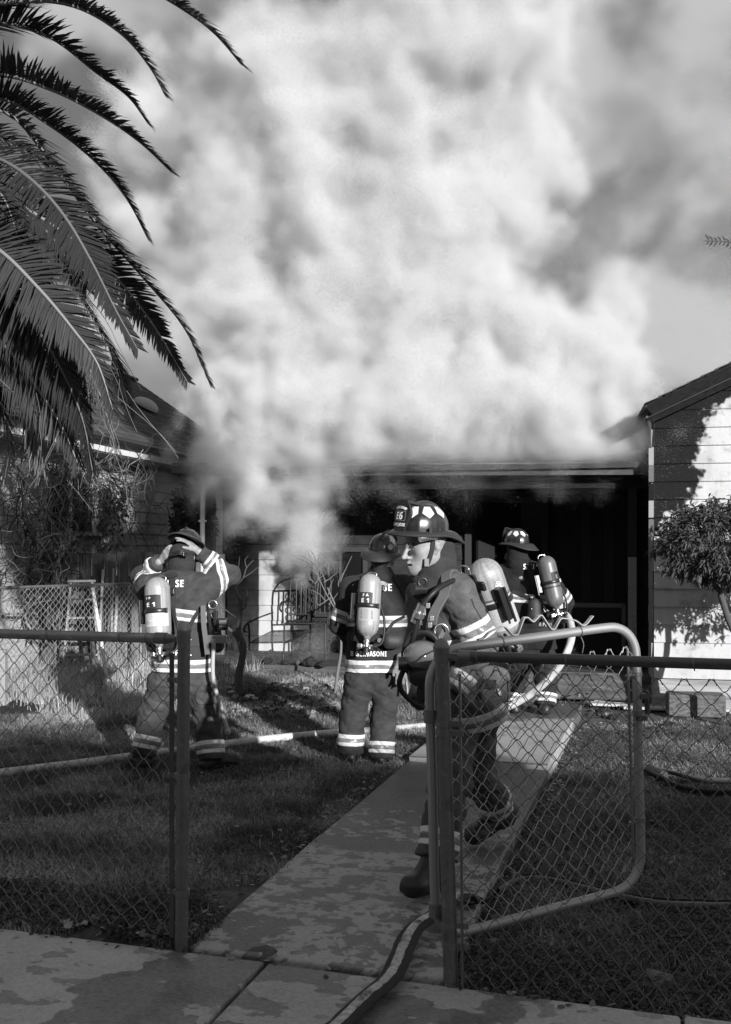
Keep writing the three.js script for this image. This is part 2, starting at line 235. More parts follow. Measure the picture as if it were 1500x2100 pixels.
  // back wall of the porch: boards, pale where the fire has not reached
  const BW = 5.6, BH = 2.8, zB = -1.5;
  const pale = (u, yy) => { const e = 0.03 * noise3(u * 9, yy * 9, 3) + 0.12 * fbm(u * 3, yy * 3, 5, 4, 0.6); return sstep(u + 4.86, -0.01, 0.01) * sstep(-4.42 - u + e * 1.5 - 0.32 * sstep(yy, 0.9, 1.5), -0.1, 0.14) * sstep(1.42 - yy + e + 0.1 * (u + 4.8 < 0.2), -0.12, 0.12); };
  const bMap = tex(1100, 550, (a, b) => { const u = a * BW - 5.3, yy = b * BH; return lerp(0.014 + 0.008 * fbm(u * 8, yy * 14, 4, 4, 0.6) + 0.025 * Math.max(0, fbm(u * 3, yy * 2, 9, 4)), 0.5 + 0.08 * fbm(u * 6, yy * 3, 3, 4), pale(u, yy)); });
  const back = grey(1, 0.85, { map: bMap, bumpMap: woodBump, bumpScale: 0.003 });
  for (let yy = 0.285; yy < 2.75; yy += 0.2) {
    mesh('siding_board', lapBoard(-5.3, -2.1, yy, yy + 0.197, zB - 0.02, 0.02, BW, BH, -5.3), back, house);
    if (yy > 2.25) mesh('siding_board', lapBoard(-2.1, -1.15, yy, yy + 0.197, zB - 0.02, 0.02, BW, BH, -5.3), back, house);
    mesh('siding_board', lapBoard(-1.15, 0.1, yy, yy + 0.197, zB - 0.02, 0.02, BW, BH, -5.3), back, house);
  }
  // window behind the chair, doorway, a leaning screen
  const win = mesh('window', [box(0.72, 0.06, 0.05, -3.75, 1.62, zB + 0.03), box(0.72, 0.06, 0.05, -3.75, 0.78, zB + 0.03), box(0.06, 0.8, 0.05, -4.08, 1.2, zB + 0.03), box(0.06, 0.8, 0.05, -3.42, 1.2, zB + 0.03), box(0.03, 0.8, 0.03, -3.75, 1.2, zB + 0.025)], grey(0.035, 0.7), house);
  mesh('pane', box(0.62, 0.78, 0.008, -3.75, 1.2, zB + 0.012), grey(0.01, 0.12), win);
  const door = mesh('door_frame', [box(0.08, 2.0, 0.06, -2.1, 1.28, zB + 0.02), box(0.08, 2.0, 0.06, -1.15, 1.28, zB + 0.02), box(1.03, 0.08, 0.06, -1.625, 2.3, zB + 0.02)], sooty, house);
  mesh('door', box(0.82, 1.95, 0.04, -1.75, 1.26, zB - 0.5, 0.9), black, house);
  for (let k = 0; k < 6; k++) mesh('wall_plank', rbox(0.13, 2.0, 0.022, 0.004, -0.78 + 0.135 * k, 1.3, zB + 0.03), k % 2 ? sooty : charred, house);
  const scr = mesh('screen_frame', [box(0.62, 0.05, 0.035, -0.55, 0.98, -0.6), box(0.62, 0.03, 0.035, -0.55, 0.32, -0.6), box(0.04, 0.7, 0.035, -0.85, 0.65, -0.6), box(0.04, 0.7, 0.035, -0.25, 0.65, -0.6)], grey(0.1, 0.6), house);
  mesh('screen_panel', box(0.55, 0.62, 0.01, -0.55, 0.65, -0.6), black, scr);
  // the rooms behind: side walls, rear wall, floor
  mesh('inner_wall', [box(5.4, 3.2, 0.12, -2.6, 1.6, -5.2), box(0.12, 2.9, 3.7, -5.32, 1.45, -3.4), box(0.12, 2.9, 4.6, 0.2, 1.45, -2.7), box(5.4, 0.1, 3.8, -2.6, 0.2, -3.4)], sooty, house);
  mesh('wing_wall', [box(0.12, 2.9, 4.4, 4.4, 1.5, -1.9), box(4.3, 2.9, 0.12, 2.2, 1.5, -4.1)], grey(0.6, 0.8), house);
}
// iron patio chair on the porch
{
  const p = inFrame(HOUSE, -4.0, 0.75, 0.287);
  const iron = grey(0.03, 0.5, { metalness: 0.3 }), chair = thing('patio_chair', 'wrought iron patio chair with tall scrolled back on the smoky porch', 'chair', p.toArray(), HOUSE.turn + 0.12);
  const r = 0.011, c = (...pts) => tube(pts, r, 24, 6);
  mesh('back_frame', [c([-0.23, 0, -0.24], [-0.24, 0.5, -0.24], [-0.24, 1.0, -0.3], [-0.15, 1.07, -0.31], [0, 1.12, -0.31], [0.15, 1.07, -0.31], [0.24, 1.0, -0.3], [0.24, 0.5, -0.24], [0.23, 0, -0.24]), c([-0.24, 0.95, -0.29], [0.24, 0.95, -0.29]), c([-0.24, 0.52, -0.25], [0.24, 0.52, -0.25])], iron, chair);
  for (let k = 0; k < 7; k++) if (k !== 3) mesh('back_rod', c([-0.18 + k * 0.06, 0.52, -0.25], [-0.18 + k * 0.06, 0.95, -0.29]), iron, chair);
  mesh('back_panel', [-0.05, 0.05].flatMap((x) => [0.6, 0.7, 0.8, 0.88].map((yy) => new THREE.TorusGeometry(0.04, 0.008, 5, 14).translate(x, yy, -0.27))), iron, chair);
  mesh('seat', [c([-0.25, 0.44, 0.24], [0.25, 0.44, 0.24]), c([-0.25, 0.44, -0.24], [0.25, 0.44, -0.24]), ...Array.from({ length: 9 }, (_, k) => c([-0.24 + k * 0.06, 0.44, -0.24], [-0.24 + k * 0.06, 0.44, 0.24]))], iron, chair);
  for (const s of [-1, 1]) { mesh('leg', c([s * 0.25, 0.44, 0.24], [s * 0.25, 0.2, 0.25], [s * 0.26, 0, 0.27]), iron, chair); mesh('arm', c([s * 0.24, 0.68, -0.26], [s * 0.28, 0.69, 0.0], [s * 0.29, 0.68, 0.24], [s * 0.3, 0.62, 0.28], [s * 0.28, 0.58, 0.24]), iron, chair); mesh('arm_support', c([s * 0.27, 0.44, 0.2], [s * 0.28, 0.68, 0.2]), iron, chair); mesh('brace', c([s * 0.24, 0.2, -0.24], [s * 0.25, 0.2, 0.25]), iron, chair); }
}
// ---------------------------------------------------------------- the neighbour's house on the left, its long side towards us
{
  const o = V(-4.19, 0, -11.4), ang = Math.atan2(0.971, 0.2395);      // local x runs back along the wall, local z faces the lot
  const nb = thing('neighbour_house', 'pale clapboard house with brown shingle roof and white eave on the left', 'house', o.toArray(), ang);
  const NW = 12, NH = 3.2;
  const map = tex(1024, 512, (a, b) => { const u = a * NW, y = b * NH; return 0.5 + 0.05 * fbm(u * 2, y * 8, 3, 4) - 0.25 * Math.max(0, fbm(u * 1.2, y * 1.2, 7, 4, 0.6)); });
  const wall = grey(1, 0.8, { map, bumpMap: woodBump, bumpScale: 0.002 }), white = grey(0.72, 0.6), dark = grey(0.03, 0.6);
  for (let y = 0.2; y < 2.85; y += 0.165) {
    const cut = y > 1.85 && y < 2.6;
    if (!cut) mesh('siding_board', lapBoard(-5, 7, y, y + 0.162, -0.02, 0.02, NW, NH, -5), wall, nb);
    else { mesh('siding_board', lapBoard(-5, 0.9, y, y + 0.162, -0.02, 0.02, NW, NH, -5), wall, nb); mesh('siding_board', lapBoard(2.15, 7, y, y + 0.162, -0.02, 0.02, NW, NH, -5), wall, nb); }
  }
  mesh('wall_core', [box(12, 1.7, 0.1, 1, 1.0, -0.09), box(5.9, 1.1, 0.1, -2.05, 2.4, -0.09), box(4.85, 1.1, 0.1, 4.58, 2.4, -0.09), box(1.3, 0.3, 0.1, 1.52, 2.8, -0.09), box(0.1, 2.9, 4.4, 6.96, 1.45, -2.3), box(0.1, 2.9, 4.4, -4.95, 1.45, -2.3), box(12, 2.9, 0.1, 1, 1.45, -4.6)], wall, nb);
  mesh('corner_board', box(0.09, 2.8, 0.05, 6.97, 1.5, 0.005), white, nb);
  const win = mesh('window', [box(1.33, 0.07, 0.07, 1.52, 2.63, 0.01), box(1.36, 0.05, 0.12, 1.52, 1.83, 0.03), box(0.07, 0.8, 0.07, 0.88, 2.22, 0.01), box(0.07, 0.8, 0.07, 2.16, 2.22, 0.01), box(0.05, 0.75, 0.05, 1.52, 2.22, 0.0)], white, nb);
  for (const x of [1.2, 1.84]) mesh('pane', box(0.58, 0.74, 0.01, x, 2.22, -0.02), grey(0.03, 0.08), win);
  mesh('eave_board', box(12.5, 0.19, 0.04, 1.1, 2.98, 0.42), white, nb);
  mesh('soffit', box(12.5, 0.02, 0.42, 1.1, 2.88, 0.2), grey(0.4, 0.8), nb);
  mesh('gutter_lip', box(12.6, 0.05, 0.09, 1.1, 3.06, 0.46), white, nb);
  // shingle courses up to the ridge
  const pitch = 0.6, sh = [0.055, 0.065, 0.045, 0.07].map((v, i) => grey(1, 0.95, { map: tex(512, 32, (a, b) => v * (0.75 + 0.5 * (PERM[Math.floor(a * 70 + i * 13) & 255] / 255)) + 0.02 * noise3(a * 200, b * 8, i)), bumpMap: woodBump, bumpScale: 0.003 }));
  const deck = new THREE.BoxGeometry(12.6, 0.04, 3.3).rotateX(pitch).translate(1.1, 3.08 + 0.88, 0.5 - 1.28); mesh('roof_deck', deck, dark, nb);
  for (let k = 0; k < 23; k++) { const t = k * 0.135, z = 0.5 - Math.cos(pitch) * (t + 0.06), y = 3.1 + Math.sin(pitch) * (t + 0.06) + 0.01; mesh('shingle_course', new THREE.BoxGeometry(12.7, 0.012, 0.16).rotateX(pitch - 0.05).translate(1.1, y, z), sh[k % 4], nb); }
  const back = new THREE.BoxGeometry(12.6, 0.05, 3.3).rotateX(-pitch).translate(1.1, 3.08 + 0.88, -3.35); mesh('roof_back', back, dark, nb);
  const hood = new THREE.SphereGeometry(0.24, 16, 8, 0, Math.PI * 2, 0, Math.PI / 2).scale(1.3, 0.55, 0.8).rotateX(pitch).translate(5.2, 4.02, -0.75); mesh('roof_vent', hood, grey(0.4, 0.6), nb);
}
// the house across the street behind the viewer, whose ridge shades the front of the lot
{
  const c = L(2, -16, 0), st = thing('street_house', 'long two storey house across the street behind the viewer', 'house', c.toArray(), LOT.turn);
  const w = grey(0.45, 0.85), H = 5.2, RIDGE = 7.12;
  mesh('wall', [box(46, H, 0.3, 0, H / 2, -3.5), box(46, H, 0.3, 0, H / 2, 3.5), box(0.3, H, 6.7, -22.85, H / 2, 0), box(0.3, H, 6.7, 22.85, H / 2, 0)], w, st);
  for (const s of [-1, 1]) mesh('roof', new THREE.BoxGeometry(47, 0.14, Math.hypot(4.1, RIDGE - H + 0.3)).rotateX(s * Math.atan2(RIDGE - H + 0.3, 4.1)).translate(0, (RIDGE + H - 0.3) / 2 - 0.08, s * 2.05), grey(0.08, 0.95), st);
  for (let k = 0; k < 9; k++) for (const y of [1.5, 4.0]) { const f = mesh('window', [box(1.3, 0.08, 0.1, -20 + k * 5, y + 0.7, -3.68), box(1.3, 0.08, 0.1, -20 + k * 5, y - 0.7, -3.68), box(0.08, 1.32, 0.1, -20.6 + k * 5, y, -3.68), box(0.08, 1.32, 0.1, -19.4 + k * 5, y, -3.68)], grey(0.7, 0.6), st); mesh('pane', box(1.1, 1.3, 0.02, -20 + k * 5, y, -3.67), grey(0.05, 0.1), f); }
}
// ---------------------------------------------------------------- chain link fences and the gate
// joins thin tubes along polylines into one geometry
class Wires {
  constructor() { this.p = []; this.n = []; this.i = []; }
  add(pts, r, sides = 4, r2 = r) {
    const base = this.p.length / 3, N = pts.length, t = V(), s = V(), u = V(), ref = V(0.31, 0.23, 0.92).normalize();
    for (let k = 0; k < N; k++) {
      t.subVectors(pts[Math.min(k + 1, N - 1)], pts[Math.max(k - 1, 0)]).normalize();
      if (Math.abs(t.dot(ref)) > 0.95) ref.set(0.9, 0.3, 0.1).normalize();
      s.crossVectors(t, ref).normalize(); u.crossVectors(s, t);
      const R = lerp(r, r2, k / (N - 1));
      for (let a = 0; a < sides; a++) { const c = Math.cos(a / sides * 6.28319), d = Math.sin(a / sides * 6.28319), nx = s.x * c + u.x * d, ny = s.y * c + u.y * d, nz = s.z * c + u.z * d; this.n.push(nx, ny, nz); this.p.push(pts[k].x + nx * R, pts[k].y + ny * R, pts[k].z + nz * R); }
    }
    for (let k = 0; k < N - 1; k++) for (let a = 0; a < sides; a++) { const A = base + k * sides + a, B = base + k * sides + (a + 1) % sides; this.i.push(A, A + sides, B, B, A + sides, B + sides); }
    return this;
  }
  geo() { const g = new THREE.BufferGeometry(); g.setAttribute('position', new THREE.BufferAttribute(new Float32Array(this.p), 3)); g.setAttribute('normal', new THREE.BufferAttribute(new Float32Array(this.n), 3)); g.setAttribute('uv', new THREE.BufferAttribute(new Float32Array(this.p.length / 3 * 2), 2)); g.setIndex(this.i); return g; }
}
// woven fabric: every wire zigzags between two columns and hooks round its neighbours
function chainLink(w, h, dia, put, r, knuckle = 0.02) {
  const W = new Wires(), cw = dia * 0.5, cols = Math.round(w / cw), rows = Math.round(h / (dia * 0.5));
  for (let c = 0; c < cols; c++) {
    const pts = [];
    for (let k = 0; k <= rows; k++) {
      const side = (k + c) % 2, x = (c + (side ? 1 : 0)) * cw, y = k * dia * 0.5, hook = dia * 0.09, sg = side ? 1 : -1;
      pts.push(put(x - sg * hook, y - dia * 0.045, -r * 0.9), put(x + sg * hook * 0.35, y, 0), put(x - sg * hook, y + dia * 0.045, r * 0.9));
    }
    const q = pts[pts.length - 1], s2 = (rows + c) % 2 ? -1 : 1;
    if (knuckle) pts.push(put((c + ((rows + c) % 2 ? 1 : 0)) * cw + s2 * dia * 0.2, rows * dia * 0.5 - knuckle, r * 2));
    W.add(pts, r, 5);
  }
  return W.geo();
}
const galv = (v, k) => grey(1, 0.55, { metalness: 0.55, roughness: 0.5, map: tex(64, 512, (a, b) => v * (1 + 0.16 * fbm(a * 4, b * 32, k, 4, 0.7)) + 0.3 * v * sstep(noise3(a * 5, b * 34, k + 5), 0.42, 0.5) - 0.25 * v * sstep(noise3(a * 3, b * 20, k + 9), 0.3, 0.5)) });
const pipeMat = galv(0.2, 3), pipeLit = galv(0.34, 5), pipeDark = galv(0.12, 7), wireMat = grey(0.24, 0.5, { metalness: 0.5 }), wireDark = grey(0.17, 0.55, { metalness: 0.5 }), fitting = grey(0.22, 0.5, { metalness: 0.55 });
const zip = (c, r, y, t = 0.0035, h = 0.022) => new THREE.CylinderGeometry(r + t, r + t, h, 20).translate(c.x, y, c.z);
function domeCap(r) { return new THREE.LatheGeometry([[0, 0.034], [r * 0.45, 0.031], [r * 0.8, 0.021], [r * 1.02, 0.006], [r * 1.12, 0.002], [r * 1.12, -0.006], [r * 1.03, -0.012], [r * 1.03, -0.036], [r * 0.97, -0.037]].map((p) => new THREE.Vector2(...p)), 24); }
const ring = (c, axis, R, r) => new THREE.TorusGeometry(R, r, 5, 20).applyQuaternion(new THREE.Quaternion().setFromUnitVectors(V(0, 0, 1), axis)).translate(c.x, c.y, c.z);
{
  // left run
  const f = thing('chain_link_fence', 'grey chain link fence at the left of the open gateway with domed end post', 'fence', LOT.o.toArray(), LOT.turn);
  mesh('post', rod(V(-0.012, -0.06, 0), V(0, 1.285, 0), 0.0262, 0.025, 24, false), pipeMat, f);
  mesh('post_cap', domeCap(0.026).translate(0, 1.285, 0), fitting, f);
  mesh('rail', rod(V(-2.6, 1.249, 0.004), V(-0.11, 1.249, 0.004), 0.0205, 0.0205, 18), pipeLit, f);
  mesh('rail_end', [rod(V(-0.125, 1.249, 0.004), V(-0.075, 1.249, 0.004), 0.0235, 0.0235, 16), rod(V(-0.075, 1.249, 0.004), V(-0.03, 1.247, 0.0), 0.022, 0.009, 10)], fitting, f);
  for (const y of [1.247, 1.083, 0.7, 0.235]) mesh('tension_band', [zip(V(-0.006, 0, 0), 0.0258, y), box(0.05, 0.02, 0.012, -0.045, y, 0.004), rod(V(-0.058, y, 0.018), V(-0.058, y, -0.012), 0.008, 0.008, 6)], fitting, f);
  mesh('tension_bar', box(0.019, 1.14, 0.006, -0.052, 0.62, 0.004), pipeDark, f);
  seed(5);
  const put = (x, y, z) => { const u = -0.055 - x, loose = sstep(0.5 - y, 0, 0.5) * sstep(x, 0.02, 0.3); return V(u + 0.014 * noise3(u * 3, y * 3, 1) - 0.05 * loose * (0.4 + noise3(u * 2, y * 2, 9)), 0.055 + y + 0.012 * noise3(u * 2, y * 2, 5) + 0.05 * loose * noise3(u * 2.3, y, 12), z + loose * (0.05 * noise3(u * 1.6, y * 3, 3) - 0.02) + 0.008 * noise3(u * 5, y * 5, 2)); };
  mesh('wire_mesh', chainLink(2.5, 1.18, 0.082, put, 0.0017), wireMat, f);
  for (const u of [-0.16, -0.28, -0.62, -1.02, -1.3]) mesh('tie_wire', ring(V(u, 1.246, 0.004), V(1, 0.1, 0.05).normalize(), 0.0235, 0.0022), wireMat, f);
}
{
  // right run, beyond the gateway
  const o = L(1.087, 0.0, 0), f = thing('chain_link_fence', 'chain link fence with dark top rail running right from the gate hinge post', 'fence', o.toArray(), LOT.turn);
  mesh('post', rod(V(0.004, -0.12, 0), V(-0.035, 1.24, 0), 0.0275, 0.027, 24, false), pipeMat, f);
  const cap = mesh('post_cap', domeCap(0.028).translate(-0.036, 1.245, 0), fitting, f);
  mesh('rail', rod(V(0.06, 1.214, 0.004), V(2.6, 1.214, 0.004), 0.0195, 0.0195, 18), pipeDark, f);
  mesh('rail_end', [rod(V(0.03, 1.214, 0.004), V(0.075, 1.214, 0.004), 0.0225, 0.0225, 16), box(0.035, 0.02, 0.03, 0.005, 1.214, 0.004)], fitting, f);
  for (const [y, dx] of [[1.205, -0.034], [0.965, -0.028], [0.93, -0.026], [0.225, -0.006], [0.15, -0.003]]) mesh('tension_band', [zip(V(dx, 0, 0), 0.0275, y), box(0.055, 0.02, 0.012, dx + 0.045, y, 0.006), rod(V(dx + 0.06, y, 0.02), V(dx + 0.06, y, -0.014), 0.009, 0.009, 6)], fitting, f);
  mesh('tension_bar', bar(V(0.036, 1.15, 0.012), V(0.046, -0.03, 0.012), 0.007, 0.019, V(0, 0, 1)), pipeMat, f);
  const put = (x, y, z) => { const u = 0.04 + x, loose = sstep(0.3 - y, 0, 0.3); return V(u + 0.014 * noise3(u * 3, y * 3, 21) + 0.03 * loose * noise3(u * 3, y, 7), -0.03 + y + 0.012 * noise3(u * 2, y * 2, 25) + 0.03 * loose * noise3(u * 4, 1, 2), z + 0.004 + 0.01 * noise3(u * 5, y * 5, 22) + loose * 0.05 * noise3(u * 3, y * 2, 31)); };
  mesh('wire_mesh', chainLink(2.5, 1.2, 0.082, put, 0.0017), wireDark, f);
  for (const u of [0.1, 0.42, 0.85, 1.25]) mesh('tie_wire', ring(V(u, 1.211, 0.004), V(1, 0.15, 0.05).normalize(), 0.0225, 0.002), wireMat, f);
}
{
  // the gate, swung inwards and sagging on its hinges
  const h = V(0.264, 0, -3.72), d = V(0.9184, 0, -0.3957), nrm = V(0.3957, 0, 0.9184), TILT = 0.081;
  const gate = thing('fence_gate', 'pipe framed chain link gate standing open with bent wavy strip on top', 'gate', h.toArray(), Math.atan2(0.3957, 0.9184));
  const g2 = (x, y, z = 0) => V(x - TILT * (y - 0.6) * 0.35, y + TILT * x, z);
  const W = 0.935, y0 = 0.15, y1 = 1.225, R = 0.13, frame = [];
  const corner = (cx, cy, a0) => { for (let k = 0; k <= 6; k++) { const a = a0 + k / 6 * Math.PI / 2; frame.push(g2(cx + R * Math.cos(a), cy + R * Math.sin(a))); } };
  corner(W - R, y1 - R, 0); frame.splice(0, 7); // order: top right, down, bottom right, left ...
  const pts = []; const arc = (cx, cy, a0, a1) => { for (let k = 0; k <= 7; k++) { const a = lerp(a0, a1, k / 7); pts.push(g2(cx + R * Math.cos(a), cy + R * Math.sin(a))); } };
  arc(W - R, y1 - R, Math.PI / 2, 0); pts.push(g2(W, (y0 + y1) / 2)); arc(W - R, y0 + R, 0, -Math.PI / 2); pts.push(g2(W / 2, y0)); arc(R - 0.012, y0 + R, -Math.PI / 2, -Math.PI); pts.push(g2(-0.012, (y0 + y1) / 2)); arc(R - 0.012, y1 - R, Math.PI, Math.PI / 2); pts.push(g2(W / 2, y1));
  mesh('gate_frame', tube(pts, 0.0188, 200, 16, true), galv(0.4, 11), gate);
  for (const y of [0.985, 0.26]) mesh('hinge', [new THREE.CylinderGeometry(0.026, 0.026, 0.05, 16).translate(-0.012 - TILT * (y - 0.6) * 0.35, y, 0), box(0.06, 0.03, 0.02, 0.01, y - 0.01, 0.02)], fitting, gate);
  mesh('latch', [box(0.05, 0.02, 0.03, W + 0.015, 0.93 + TILT * W, 0.01), box(0.012, 0.1, 0.02, W + 0.035, 0.9 + TILT * W, 0.01), box(0.045, 0.018, 0.03, W, 0.84 + TILT * W, 0.012)], pipeDark, gate);
  mesh('tension_bar', rod(g2(W - 0.05, 1.13, 0.01), g2(W - 0.045, 0.27, 0.01), 0.0055, 0.0055, 8), wireMat, gate);
  for (const y of [1.02, 0.86, 0.42]) mesh('tension_band', [new THREE.CylinderGeometry(0.0225, 0.0225, 0.018, 14).translate(...g2(W, y).toArray()), bar(g2(W, y), g2(W - 0.06, y, 0.01), 0.016, 0.006)], wireMat, gate);
  const put = (x, y, z) => { const u = 0.045 + x, e = sstep(y, 0.55, 0.95); return g2(u + 0.012 * noise3(u * 4, y * 3, 41), 0.17 + y - 0.02 * e * Math.sin(u * 3.4) + 0.01 * noise3(u * 5, y * 4, 45), z + 0.015 * noise3(u * 4, y * 4, 42)); };
  mesh('wire_mesh', chainLink(0.86, 0.98, 0.075, put, 0.0018), grey(0.5, 0.45, { metalness: 0.6 }), gate);
  for (const x of [0.3, 0.66]) mesh('tie_wire', [ring(g2(x, y1), V(1, 0.1, 0).normalize(), 0.0225, 0.002), tube([g2(x, y1 - 0.022, 0.01), g2(x + 0.01, y1 - 0.05, 0.012), g2(x + 0.004, y1 - 0.085, 0.01)], 0.002, 8, 5)], wireMat, gate);
  // the bent strip: a flat bar folded into waves
  const wave = [[980, 1312], [992, 1308], [1003, 1297], [1029, 1285], [1037, 1287], [1050, 1301], [1061, 1300], [1073, 1269], [1081, 1266], [1093, 1275], [1105, 1263], [1111, 1263], [1129, 1289], [1137, 1289], [1150, 1268], [1178, 1272], [1193, 1282], [1201, 1280], [1215, 1263]];
  const inGate = (px, py) => { const x0 = (px - CX) / F, s = (x0 * -h.z - h.x) / (d.x + x0 * d.z), D = -(h.z + d.z * s); return V(s, EYE + D * (HORIZON - py) / F, 0); };
  const wp = new THREE.CatmullRomCurve3(wave.map(([a, b]) => inGate(a, b)), false, 'catmullrom', 0.3).getPoints(90), pos = [], idx = [], hw = 0.0095, th = 0.0022;
  wp.forEach((p, i) => { const t = V().subVectors(wp[Math.min(i + 1, 90)], wp[Math.max(i - 1, 0)]).normalize(), n = V(-t.y, t.x, 0); for (const [a, b] of [[1, 1], [-1, 1], [-1, -1], [1, -1]]) pos.push(p.x + n.x * th * b, p.y + n.y * th * b, a * hw); if (i < 90) for (let k = 0; k < 4; k++) { const A = i * 4 + k, B = i * 4 + (k + 1) % 4; idx.push(A, B, A + 4, B, B + 4, A + 4); } });
  const wg = new THREE.BufferGeometry(); wg.setAttribute('position', new THREE.BufferAttribute(new Float32Array(pos), 3)); wg.setIndex(idx); const wf = wg.toNonIndexed(); wf.computeVertexNormals();
  mesh('wavy_strip', wf, grey(0.62, 0.35, { metalness: 0.7 }), gate);
}
{
  // the fence between the two gardens, further back on the left
  const A = at(-90, 1209, 9.5), B = at(292, 1196, 11.75), gy = (x, z) => terrain(x, z);
  const f = thing('chain_link_fence', 'thin chain link side fence in front of the wooden stepladder', 'fence');
  const run = V().subVectors(B, A), len = Math.hypot(run.x, run.z), dir = V(run.x / len, 0, run.z / len), nn = V(-dir.z, 0, dir.x);
  mesh('rail', rod(A, B, 0.017, 0.017, 12), pipeMat, f);
  for (const s of [0.02, 0.99]) { const p = A.clone().lerp(B, s); mesh('post', rod(V(p.x, 0.0, p.z), V(p.x, p.y + 0.03, p.z), 0.024, 0.024, 14), pipeMat, f); }
  const put = (x, y, z) => { const p = A.clone().lerp(B, x / len); const w = 0.02 * noise3(x * 2, y * 2, 61); return V(p.x + nn.x * (z + w) + dir.x * 0.015 * noise3(x * 3, y * 3, 66), p.y - 1.05 + y, p.z + nn.z * (z + w)); };
  mesh('wire_mesh', chainLink(len, 1.02, 0.08, put, 0.0024), grey(0.4, 0.5, { metalness: 0.5 }), f);
}
{
  // plank fence across the gap between the houses
  const o = at(85, 1130, 12.0), e = at(445, 1130, 12.6), dx = e.x - o.x, dz = e.z - o.z, len = Math.hypot(dx, dz);
  const f = thing('plank_fence', 'weathered brown plank fence between the two houses behind the ladder', 'fence', [o.x, 0, o.z], Math.atan2(-dz, dx));
  seed(31);
  const mats = [0.09, 0.12, 0.075, 0.15].map((v, i) => grey(1, 0.95, { map: tex(64, 512, (a, b) => v * (1 + 0.7 * fbm(a * 9, b * 3, i * 7, 4, 0.6))), bumpMap: woodBump, bumpScale: 0.004 }));
  for (let x = 0, k = 0; x < len; x += 0.148, k++) mesh('plank', rbox(0.14, 1.42 + rr(-0.02, 0.03), 0.02, 0.004, x + 0.07, 0.86, rr(-0.006, 0.006)), mats[Math.floor(rr(0, 4))], f);
  for (const y of [0.5, 1.25]) mesh('rail', box(len, 0.085, 0.04, len / 2, y, -0.035), mats[2], f);
}
